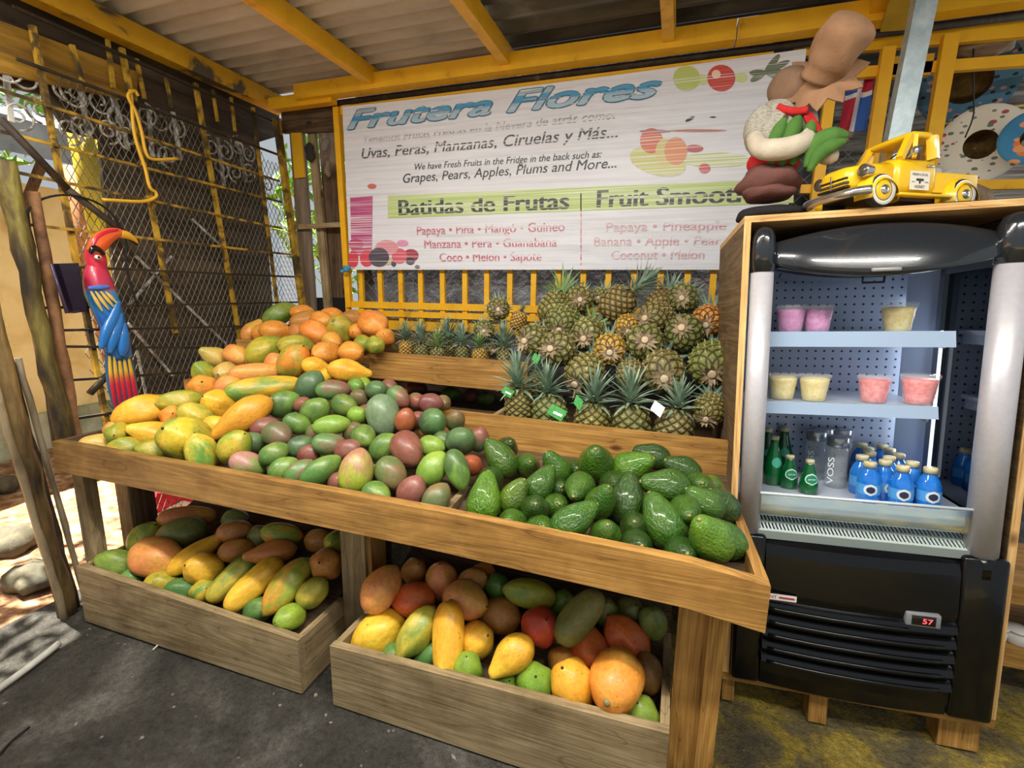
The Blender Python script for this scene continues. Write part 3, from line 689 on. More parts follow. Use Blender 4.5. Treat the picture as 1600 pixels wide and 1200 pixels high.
for (px, py, sx, sz, col) in ((484, 238, 0.03, 0.06, '38352f'), (508, 225, 0.03, 0.04, '8f877a'), (512, 262, 0.018, 0.06, '8d7c66')):
    p = cx_(px, py, 2.82); b = MB(); b.ball(p, (sx * 1.2, 0.02, sz), 12, 8)
    b.v = [tuple(np.array(v) + 0.008 * np.array((math.sin(90 * v[2]), 0, math.sin(70 * v[0])))) for v in b.v]
    b.build('rag', mottled('rag_' + col, [(0.3, tuple(0.5 * c for c in hexc(col))), (0.7, hexc(col))], 8, 0.9), wg, True)

# ------------------------------------------------------------------ carved parrot and purple holder on the lattice
PXX = LX + 0.10
def pw(px, py, d=0.0): return np.array(at_x(px, py, PXX + d))
par = thing('carved_parrot', 'brightly painted wooden parrot hanging on the left lattice', 'ornament', tuple(pw(180, 630)))
def loft(name, stations, mat, parent, flat=0.5, n=16, dep=0.0):
    """stations: (px centre, py, half width px); sections lie across the path in the wall plane"""
    P = [pw(x, y, dep) for x, y, _ in stations]
    k = [np.linalg.norm(pw(x + 10, y, dep) - pw(x, y, dep)) / 10 for x, y, _ in stations]
    R_ = [s[2] * kk for s, kk in zip(stations, k)]
    Ps = spline(P, 30); Rs = [float(v[0]) for v in spline([(r, 0, 0) for r in R_], 30)]
    b = MB(); vs = []; fs = []
    for i, p in enumerate(Ps):
        t = Ps[min(i + 1, 30)] - Ps[max(i - 1, 0)]; t /= np.linalg.norm(t)
        u = np.cross(t, (1, 0, 0)); u /= np.linalg.norm(u)
        for q_ in range(n):
            a = 2 * PI * q_ / n
            vs.append(p + max(Rs[i], 0.002) * (math.cos(a) * u + flat * math.sin(a) * np.array((1.0, 0, 0))))
    for i in range(30):
        for q_ in range(n): fs.append((i * n + q_, i * n + (q_ + 1) % n, (i + 1) * n + (q_ + 1) % n, (i + 1) * n + q_))
    fs += [list(range(n))[::-1], [30 * n + q_ for q_ in range(n)]]
    b.add(vs, fs, True); return b.build(name, mat, parent, True)
def grad_z(name, pairs, z0, z1, rough=0.35):
    """paint bands along the height of the carved figure (object coordinates)"""
    m, nt, N, L, B = new_mat(name)
    tc = N.new('ShaderNodeTexCoord'); sp = N.new('ShaderNodeSeparateXYZ'); L.new(tc.outputs['Object'], sp.inputs[0])
    mr = N.new('ShaderNodeMapRange'); mr.inputs['From Min'].default_value = z0; mr.inputs['From Max'].default_value = z1; L.new(sp.outputs[2], mr.inputs[0])
    r = ramp(N, pairs); L.new(mr.outputs[0], r.inputs[0]); L.new(r.outputs[0], B.inputs['Base Color'])
    B.inputs['Roughness'].default_value = rough; B.inputs['Coat Weight'].default_value = 0.3; return m
zb = pw(180, 630)[2]
zz = lambda py: pw(180, py)[2] - zb
z_lo, z_hi = zz(632), zz(360)
fr_ = lambda py: (zz(py) - z_lo) / (z_hi - z_lo)
m_body = grad_z('parrot_body_paint', [(fr_(545), hexc('1d5f9c')), (fr_(500), hexc('1c5fae')), (fr_(470), hexc('2d86c8')), (fr_(458), hexc('3b8ec4')), (fr_(450), hexc('b02a4a')), (fr_(395), hexc('c22a43'))], z_lo, z_hi)
loft('body', [(153, 388, 10), (152, 410, 13), (152, 432, 20), (157, 455, 23), (166, 480, 22), (177, 510, 20), (183, 540, 20), (188, 560, 18)], m_body, par, 0.75)
loft('head', [(146, 384, 4), (147, 392, 13), (150, 405, 15), (152, 425, 14)], plain('parrot_red', hexc('c4263d'), 0.35, coat=0.3), par, 0.85)
loft('beak', [(146, 396, 11), (155, 380, 14), (168, 369, 12), (183, 364, 8), (192, 366, 6)], plain('parrot_orange', hexc('dd5a22'), 0.3, coat=0.4), par, 0.7, dep=0.015)
loft('beak_tip', [(188, 365, 7), (200, 368, 6), (210, 374, 3.5), (216, 380, 1)], plain('parrot_yellow', hexc('dba12b'), 0.3, coat=0.4), par, 0.7, dep=0.015)
loft('beak_ridge', [(142, 392, 3), (152, 373, 3.5), (167, 363, 3.5), (184, 359, 2)], plain('parrot_crimson', hexc('b8203a'), 0.3, coat=0.4), par, 0.8, dep=0.03)
p = pw(153, 402, 0.055)
MB().ball(p, (0.008, 0.014, 0.01), 12, 8).build('eye', plain('eye_white', hexc('e8ded0'), 0.3), par, True)
MB().ball(p + np.array((0.006, 0, 0)), (0.005, 0.006, 0.006), 10, 6).build('pupil', m_black, par, True)
loft('black_mask', [(141, 396, 3), (146, 388, 5), (155, 390, 4), (163, 398, 2.5)], m_black, par, 0.8, dep=0.04)
loft('blue_collar', [(138, 450, 2.5), (148, 450, 4), (160, 449, 4), (170, 448, 2.5)], plain('parrot_blue', hexc('3e6fc0'), 0.35, coat=0.3), par, 0.9, dep=0.048)
for (a, b) in (((142, 455), (160, 486)), ((149, 455), (170, 484)), ((157, 455), (178, 480)), ((165, 456), (183, 474))):
    mid = ((a[0] + b[0]) / 2, (a[1] + b[1]) / 2)
    loft('wing_feather', [(a[0], a[1], 1.2), (mid[0], mid[1], 3), (b[0], b[1], 1)], plain('parrot_cream', hexc('d9b45e'), 0.4), par, 0.6, dep=0.055)
for st in ([(186, 470, 3), (178, 495, 8), (166, 520, 9), (158, 545, 4)], [(190, 490, 3), (184, 512, 8), (176, 535, 8), (172, 552, 3)], [(194, 505, 3), (194, 525, 8), (192, 545, 8), (190, 556, 3)]):
    loft('wing_fold', st, plain('parrot_wing_blue', hexc('1f6cb5'), 0.3, coat=0.4), par, 0.55, dep=0.05)
loft('tail', [(183, 545, 19), (187, 570, 22), (191, 600, 23), (196, 625, 21), (200, 650, 18)], plain('parrot_tail_blue', hexc('2c5f87'), 0.4), par, 0.35)
m_tail = grad_z('tail_paint', [(fr_(632), hexc('b01f33')), (fr_(600), hexc('c8233a')), (fr_(590), hexc('cf5a2a')), (fr_(580), hexc('d9a92c')), (fr_(560), hexc('e0b631'))], z_lo, z_hi)
for k in range(5):
    t = k / 4
    loft('tail_feather', [(171 + 30 * t, 556 + 3 * t, 2), (173 + 33 * t, 585, 3.2), (177 + 34 * t, 612, 3.3), (182 + 34 * t, 645, 2)], m_tail, par, 0.5, dep=0.024)
q = [pw(*p) for p in ((80, 412), (111, 411), (124, 486), (104, 489))]
ph = thing('purple_holder', 'dark purple plastic bin hooked on the lattice left of the parrot', 'container', tuple(pw(104, 489)))
ins = [np.array(p) * 1.0 for p in q]
b = MB(); b.poly(q, (0.05, 0, 0)); b.build('shell', plain('dark_purple_plastic', hexc('1b1326'), 0.25, coat=0.3), ph, True)
MB().tube([pw(*p_, 0.052) for p_ in ((80, 412), (104, 489), (124, 486))], 0.006, 8).build('rim', plain('dark_purple_rim', hexc('3a3046'), 0.2), ph, True)

# ------------------------------------------------------------------ display stand: three tiers of boards
PX_, PY_, PZ_ = WOODS['pine', 0], WOODS['pine', 1], WOODS['pine', 2]
GX_, GY_, GZ_ = WOODS['grey', 0], WOODS['grey', 1], WOODS['grey', 2]
def strip_board(xs, tops, bots, y0, y1):
    b = MB()
    for i in range(len(xs) - 1):
        xa, xb = xs[i], xs[i + 1]
        b.hexa([(xa, y0, bots[i]), (xb, y0, bots[i + 1]), (xb, y1, bots[i + 1]), (xa, y1, bots[i]), (xa, y0, tops[i]), (xb, y0, tops[i + 1]), (xb, y1, tops[i + 1]), (xa, y1, tops[i])])
    # merge into one outline: drop the inner faces
    keep = []
    for k, f in enumerate(b.f):
        j, loc = divmod(k, 6)
        n = len(xs) - 1
        if (loc == 3 and j < n - 1) or (loc == 5 and j > 0): continue
        keep.append(k)
    b.f = [b.f[k] for k in keep]; b.sm = [False] * len(keep); b.mi = [0] * len(keep)
    return b
st = thing('display_stand', 'long three-tiered wooden fruit stand with plank fronts and posts', 'display stand', (-1.05, 1.5, 0))
strip_board([-2.385, -0.976, -0.617, 0.08, 0.262], [0.822, 0.813, 0.808, 0.787, 0.762], [0.694, 0.683, 0.679, 0.660, 0.636], 1.20, 1.236).build('front_board', WOODS['front', 0], st, True)
MB().hexa([(0.232, 1.236, 0.64), (0.262, 1.236, 0.64), (0.225, 1.85, 0.66), (0.20, 1.85, 0.66), (0.232, 1.236, 0.765), (0.262, 1.236, 0.762), (0.225, 1.85, 0.775), (0.20, 1.85, 0.775)]).build('side_board', PY_, st, True)
MB().box((-2.385, 1.236, 0.70), (-2.355, 1.85, 0.822)).build('side_board', WOODS['dark', 1], st, True)
a, b_ = at_y(690, 803, 1.24), at_y(757, 728, 1.82)
MB().hexa([(a[0] - .012, 1.236, .69), (a[0] + .012, 1.236, .69), (b_[0] + .012, 1.85, .72), (b_[0] - .012, 1.85, .72),
           (a[0] - .012, 1.236, a[2]), (a[0] + .012, 1.236, a[2]), (b_[0] + .012, 1.85, b_[2]), (b_[0] - .012, 1.85, b_[2])]).build('divider', GY_, st, True)
DIVX = (a[0], b_[0])
def sloped(x0, x1, y0, z0, y1, z1, name, th=0.02, mat=None):
    MB().hexa([(x0, y0, z0 - th), (x1, y0, z0 - th), (x1, y1, z1 - th), (x0, y1, z1 - th), (x0, y0, z0), (x1, y0, z0), (x1, y1, z1), (x0, y1, z1)]).build(name, mat or WOODS['dark', 0], st, True)
sloped(-2.355, -1.05, 1.236, 0.715, 1.85, 0.88, 'bottom_board')
sloped(-1.05, -0.62, 1.236, 0.71, 1.85, 0.80, 'bottom_board')
sloped(-0.62, 0.232, 1.236, 0.705, 1.85, 0.80, 'bottom_board')
# second tier
strip_board([-2.47, -1.15, -0.84, 0.228], [0.965, 0.945, 0.936, 0.926], [0.80, 0.785, 0.78, 0.764], 1.85, 1.882).build('front_board', PX_, st, True)
MB().box((0.20, 1.882, 0.765), (0.226, 2.72, 0.93)).build('side_board', WOODS['dark', 1], st, True)
MB().box((-2.47, 1.882, 0.80), (-2.445, 2.2, 0.965)).build('side_board', GY_, st, True)
MB().box((-0.715, 1.882, 0.78), (-0.693, 2.25, 0.935)).build('divider', GY_, st, True)
sloped(-2.445, -1.55, 1.882, 0.90, 2.2, 1.06, 'bottom_board')
sloped(-1.55, -0.715, 1.882, 0.82, 2.72, 0.82, 'bottom_board')
sloped(-0.693, 0.20, 1.882, 0.80, 2.72, 0.80, 'bottom_board')
# third tier
strip_board([-2.47, -1.585, -1.45, -0.66], [1.148, 1.125, 1.122, 1.118], [0.99, 0.983, 0.981, 0.968], 2.20, 2.232).build('front_board', PX_, st, True)
MB().box((-1.597, 2.232, 0.985), (-1.573, 2.72, 1.14)).build('divider', GY_, st, True)
MB().box((-2.47, 2.232, 0.99), (-2.445, 2.72, 1.145)).build('side_board', GY_, st, True)
sloped(-2.445, -1.597, 2.232, 1.08, 2.72, 1.19, 'bottom_board')
sloped(-1.573, -0.66, 2.232, 0.985, 2.72, 0.985, 'bottom_board')
MB().box((-2.47, 2.715, 0.9), (-1.3, 2.735, 1.19)).build('back_board', WOODS['dark', 0], st, True)
# posts
for x0, x1, y0, y1, ww in ((-1.188, -1.075, 1.45, 1.49, GZ_), (-1.075, -1.055, 1.46, 1.56, PZ_), (0.068, 0.148, 1.34, 1.375, PZ_), (0.148, 0.196, 1.325, 1.42, PZ_), (-2.46, -2.375, 1.45, 1.49, GZ_),
                           (-2.375, -2.363, 1.46, 1.56, WOODS['dark', 2]), (-2.44, -2.37, 1.28, 1.33, GZ_), (-2.42, -2.34, 2.60, 2.68, WOODS['dark', 2]), (-1.0, -0.92, 2.60, 2.68, WOODS['dark', 2]), (0.10, 0.18, 2.60, 2.68, WOODS['dark', 2])):
    MB().box((x0, y0, 0), (x1, y1, 0.70 if y0 < 2 else 0.80)).build('post', ww, st, True)
# crates on the floor
def crate(name_label, x0, x1, zt0, zt1, y0, y1, side_y):
    t = thing('wooden_crate', name_label, 'crate', ((x0 + x1) / 2, (y0 + y1) / 2, 0), 'wooden crates under the stand')
    strip_board([x0, (x0 + x1) / 2, x1], [zt0, (zt0 + zt1) / 2, zt1], [0.004, 0.004, 0.004], y0, y0 + 0.03).build('front_board', GX_, t, True)
    MB().box((x0, y0 + 0.03, 0.004), (x0 + 0.025, y1, zt0 - 0.004)).build('side_board', GY_, t, True)
    MB().hexa([(x1 - 0.025, y0 + 0.03, 0.004), (x1, y0 + 0.03, 0.004), (x1, side_y + 0.16, 0.004), (x1 - 0.025, side_y + 0.16, 0.004),
               (x1 - 0.025, y0 + 0.03, zt1 - 0.004), (x1, y0 + 0.03, zt1 - 0.004), (x1, side_y, zt1), (x1 - 0.025, side_y, zt1)]).build('side_board', GY_, t, True)
    MB().hexa([(x0 + .025, y0 + .03, .10), (x1 - .025, y0 + .03, .10), (x1 - .025, y1, .36), (x0 + .025, y1, .36), (x0 + .025, y0 + .03, .115), (x1 - .025, y0 + .03, .115), (x1 - .025, y1, .375), (x0 + .025, y1, .375)]).build('bottom_board', WOODS['dark', 0], t, True)
    MB().box((x0, y1, 0.004), (x1, y1 + 0.025, 0.40)).build('back_board', WOODS['dark', 0], t, True)
crate('grey wooden crate of papayas under the left half of the stand', -2.36, -1.19, 0.268, 0.222, 1.20, 1.78, 1.46)
crate('grey wooden crate of orange papayas under the right half of the stand', -1.052, 0.064, 0.240, 0.275, 1.20, 1.78, 1.62)

# ------------------------------------------------------------------ fruit
def fruit_mat(name, rough, coat, speck, spk_scale, bmp, bscale, grad):
    m, nt, N, L, B = new_mat(name)
    v = coords(N, L, (1, 1, 1), True)
    a1 = node(N, 'ShaderNodeAttribute', attribute_type='OBJECT', attribute_name='tint'); a2 = node(N, 'ShaderNodeAttribute', attribute_type='OBJECT', attribute_name='tint2')
    n = noise(N, L, v, 0.85, 3, 0.55, 0.5)
    tc = N.new('ShaderNodeTexCoord'); sp = N.new('ShaderNodeSeparateXYZ'); L.new(tc.outputs['Object'], sp.inputs[0])
    ad = N.new('ShaderNodeMath'); ad.operation = 'MULTIPLY_ADD'; ad.inputs[1].default_value = grad; L.new(sp.outputs[0], ad.inputs[0]); L.new(n, ad.inputs[2])
    r = ramp(N, [(0.40, (0, 0, 0)), (0.64, (1, 1, 1))]); L.new(ad.outputs[0], r.inputs[0])
    c = mixc(N, L, r.outputs[0], a1.outputs['Color'], a2.outputs['Color'])
    n2 = noise(N, L, v, 5.0, 5, 0.65); r2 = ramp(N, [(0.3, (0.72, 0.72, 0.68)), (0.65, (1.08, 1.08, 1.05))]); L.new(n2, r2.inputs[0])
    c = mixc(N, L, 0.8, c, r2.outputs[0], 'MULTIPLY')
    n3 = noise(N, L, v, spk_scale, 2, 0.5); r3 = ramp(N, [(0.26, (0.28, 0.2, 0.1)), (0.33, (1, 1, 1))]); L.new(n3, r3.inputs[0])
    c = mixc(N, L, speck, c, r3.outputs[0], 'MULTIPLY')
    L.new(c, B.inputs['Base Color']); B.inputs['Roughness'].default_value = rough; B.inputs['Coat Weight'].default_value = coat
    B.inputs['Coat Roughness'].default_value = 0.12
    B.inputs['Specular IOR Level'].default_value = 0.45
    B.inputs['Subsurface Weight'].default_value = 0.0
    if bmp: bump(N, L, B, noise(N, L, v, bscale, 3, 0.5), bmp, 0.02)
    return m
m_papaya = fruit_mat('papaya_skin', 0.42, 0.05, 0.75, 7.5, 0.10, 9.0, 0.10)
m_mango = fruit_mat('mango_skin', 0.40, 0.06, 0.5, 11.0, 0.06, 10.0, 0.22)
m_avocado = fruit_mat('avocado_skin', 0.22, 0.35, 0.3, 14.0, 0.5, 9.0, 0.05)
m_stem = plain('dry_stem', hexc('8d8358'), 0.8)
m_stem_dark = plain('dark_stem_scar', hexc('4a3d20'), 0.8)

def body_mesh(name, mat, prof, nseg=28, lobes=0, lobe_amp=0.0, bend=0.0, flat=1.0, lump=0.0, seed=0, asym=0.0):
    """prof: list (x along -1..1, radius 0..1); spindle along local X"""
    X = [p[0] for p in prof]; Rr = [p[1] for p in prof]
    sp = spline([(x, r, 0) for x, r in prof], 30)
    rr = random.Random(seed); ph = [rr.uniform(0, 6.28) for _ in range(6)]
    b = MB(); vs = []; fs = []
    m_ = len(sp)
    for i, s in enumerate(sp):
        x, r = s[0], max(s[1], 0.004)
        for k in range(nseg):
            a = 2 * PI * k / nseg
            q = r * (1 + lobe_amp * math.cos(lobes * a + ph[0]) * (1 - x * x * 0.5) + lump * math.sin(2.3 * x * 2 + ph[1] + 2 * a) * math.sin(a + ph[2]))
            y = q * math.cos(a); z = q * math.sin(a) * flat
            z += bend * (x * x - 0.3) + asym * r * 0.25 * (x)
            vs.append((x, y, z))
    for i in range(m_ - 1):
        for k in range(nseg):
            fs.append((i * nseg + k, i * nseg + (k + 1) % nseg, (i + 1) * nseg + (k + 1) % nseg, (i + 1) * nseg + k))
    fs += [list(range(nseg))[::-1], [(m_ - 1) * nseg + k for k in range(nseg)]]
    b.add(vs, fs, True); me = b.mesh(name, mat); return me
PAP = {
    'pear': [body_mesh('papaya', m_papaya, [(-1, 0.0), (-0.965, 0.28), (-0.8, 0.66), (-0.5, 0.93), (-0.2, 1.0), (0.15, 0.90), (0.45, 0.68), (0.7, 0.47), (0.88, 0.33), (0.97, 0.19), (1, 0.0)], lobes=5, lobe_amp=0.03, bend=0.06, lump=0.03, seed=k) for k in range(3)],
    'oval': [body_mesh('papaya', m_papaya, [(-1, 0.0), (-0.97, 0.22), (-0.85, 0.55), (-0.55, 0.87), (-0.1, 1.0), (0.35, 0.92), (0.68, 0.66), (0.86, 0.38), (0.95, 0.18), (1, 0.0)], lobes=5, lobe_amp=0.045, bend=-0.03, lump=0.04, seed=10 + k) for k in range(3)],
    'long': [body_mesh('papaya', m_papaya, [(-1, 0.0), (-0.97, 0.35), (-0.85, 0.7), (-0.55, 0.95), (-0.1, 1.0), (0.4, 0.92), (0.75, 0.72), (0.92, 0.45), (0.98, 0.22), (1, 0.0)], lobes=5, lobe_amp=0.03, bend=0.10, lump=0.02, seed=20 + k) for k in range(2)],
    'round': [body_mesh('papaya', m_papaya, [(-1, 0.0), (-0.94, 0.38), (-0.75, 0.72), (-0.4, 0.96), (0.0, 1.0), (0.4, 0.9), (0.7, 0.62), (0.86, 0.32), (0.95, 0.13), (1, 0.0)], lobes=5, lobe_amp=0.06, lump=0.05, seed=30 + k) for k in range(3)]}
MAN = [body_mesh('mango', m_mango, [(-1, 0.0), (-0.95, 0.33), (-0.75, 0.72), (-0.4, 0.96), (-0.05, 1.0), (0.35, 0.9), (0.68, 0.65), (0.88, 0.37), (0.97, 0.15), (1, 0.0)], flat=0.9, bend=0.05, asym=0.3, lump=0.03, seed=40 + k) for k in range(4)]
AVO = [body_mesh('avocado', m_avocado, [(-1, 0.0), (-0.95, 0.36), (-0.78, 0.72), (-0.5, 0.95), (-0.2, 1.0), (0.15, 0.9), (0.45, 0.71), (0.7, 0.54), (0.88, 0.37), (0.97, 0.19), (1, 0.0)], bend=0.03 * (k - 1), lump=0.035, seed=50 + k) for k in range(3)]
def stem_mesh(name, mat, x, r, l):
    return MB().lathe([(r * 1.5, 0), (r, l * 0.5), (r * 1.05, l), (r * 0.4, l * 1.02)], 10, (x, 0, 0), rot('Y', PI / 2 if x > 0 else -PI / 2)).mesh(name, mat)
PAP_STEM = stem_mesh('stem', m_stem, -0.975, 0.11, 0.05)
PAP_TIP = stem_mesh('blossom_scar', m_stem_dark, 0.975, 0.05, 0.035)
MAN_STEM = stem_mesh('stem', m_stem_dark, -0.985, 0.06, 0.035)
AVO_STEM = stem_mesh('stem_scar', plain('avocado_stem', hexc('8f8a4e'), 0.7), 0.985, 0.085, 0.03)

PAL = {  # first tint, second tint, words
    'o': ('e08a35', 'e9a045', 'orange'), 'y': ('e3a52c', 'edbd3c', 'yellow'), 'yg': ('b9a83a', '7f9233', 'yellow-green'), 'g': ('6f8b39', '8f9e3c', 'green'),
    'po': ('e58f55', 'dfa24a', 'pinkish orange'), 'pale': ('d8b35c', 'c5b15a', 'pale yellow'), 'br': ('b8793a', 'c98d45', 'brownish orange'), 'st': ('dfa230', 'd99a2e', 'black-streaked yellow'),
    'rd': ('b0342a', 'c24a30', 'deep red'), 'or': ('d9632f', 'e07a38', 'orange-red'), 'ol': ('6d7a3c', '8c8a48', 'dull olive'), 'gy': ('6f9440', 'd8b234', 'green and yellow'),
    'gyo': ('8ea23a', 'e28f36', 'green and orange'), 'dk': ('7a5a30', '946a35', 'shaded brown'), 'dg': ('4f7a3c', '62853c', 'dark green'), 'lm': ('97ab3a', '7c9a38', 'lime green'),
    'teal': ('5c8a5c', '7fa54a', 'bluish green'),
    'mg': ('506f36', '74903f', 'green'), 'ml': ('78943a', '8ba540', 'lime green'), 'mdg': ('455c42', '5c7a4c', 'dark green'), 'mrg': ('5a7c45', '90584c', 'green and red'), 'mr': ('7a463e', '8d5c4c', 'red'),
    'mbg': ('5d6b40', '7a6448', 'brownish green'), 'mgg': ('6a8263', '7f8d70', 'greyish green'), 'mor': ('b0623c', '9c5438', 'orange-red'), 'myp': ('9aac38', 'a5705a', 'yellow-green and pink'),
    'mpg': ('a97a6a', '768f48', 'pink and green'), 'mk': ('3c4a38', '54403e', 'shaded dark'),
    'ag': ('375a18', '46691d', 'glossy green'), 'al': ('4e781b', '5c8522', 'bright green'), 'ad': ('2b4517', '34521a', 'dark green'), 'ay': ('5d7a20', '4c6c1f', 'yellowish green')}
CROPS = {1: (120, 560, .2), 2: (260, 440, .225), 3: (340, 570, .15), 4: (340, 640, .1625), 5: (540, 570, .15), 6: (540, 640, .15), 7: (720, 670, .15), 8: (920, 680, .175),
         9: (120, 770, .15), 10: (300, 800, .1625), 11: (540, 860, .1625), 12: (780, 890, .2292)}
def prof_table(x, y): return 0.80 + 0.36 * (y - 1.27)
def prof_mango(x, y):
    k = min(max((-0.5 - x) / 0.6, 0), 1)
    return 0.795 + (0.20 + 0.18 * k) * (y - 1.27)
def prof_avo(x, y): return 0.795 + 0.21 * (y - 1.27)
def prof_t2(x, y): return float(np.interp(y, [1.82, 1.9, 2.2, 2.3], [0.98, 1.03, 1.20, 1.24]))
def prof_t3(x, y): return float(np.interp(y, [2.2, 2.26, 2.62, 2.7], [1.17, 1.19, 1.34, 1.36]))
def prof_cr(x, y): return float(np.interp(y, [1.24, 1.3, 1.65, 1.75], [0.215, 0.24, 0.46, 0.50]))
# each bin: profile, floor offset, y limits, x limits
BINS = {'T': (prof_table, 1.24, 1.86, -2.35, 0.23), 'G': (prof_mango, 1.24, 1.86, -2.3, 0.2), 'A': (prof_avo, 1.24, 1.845, -0.7, 0.228), 'U': (prof_t2, 1.85, 2.2, -2.44, -0.7),
        'V': (prof_t3, 2.235, 2.71, -2.44, -1.5), 'L': (prof_cr, 1.232, 1.77, -2.33, -1.20), 'R': (prof_cr, 1.232, 1.77, -1.02, 0.04), 'D': (lambda x, y: 0.875, 1.9, 2.5, -1.1, -0.74)}
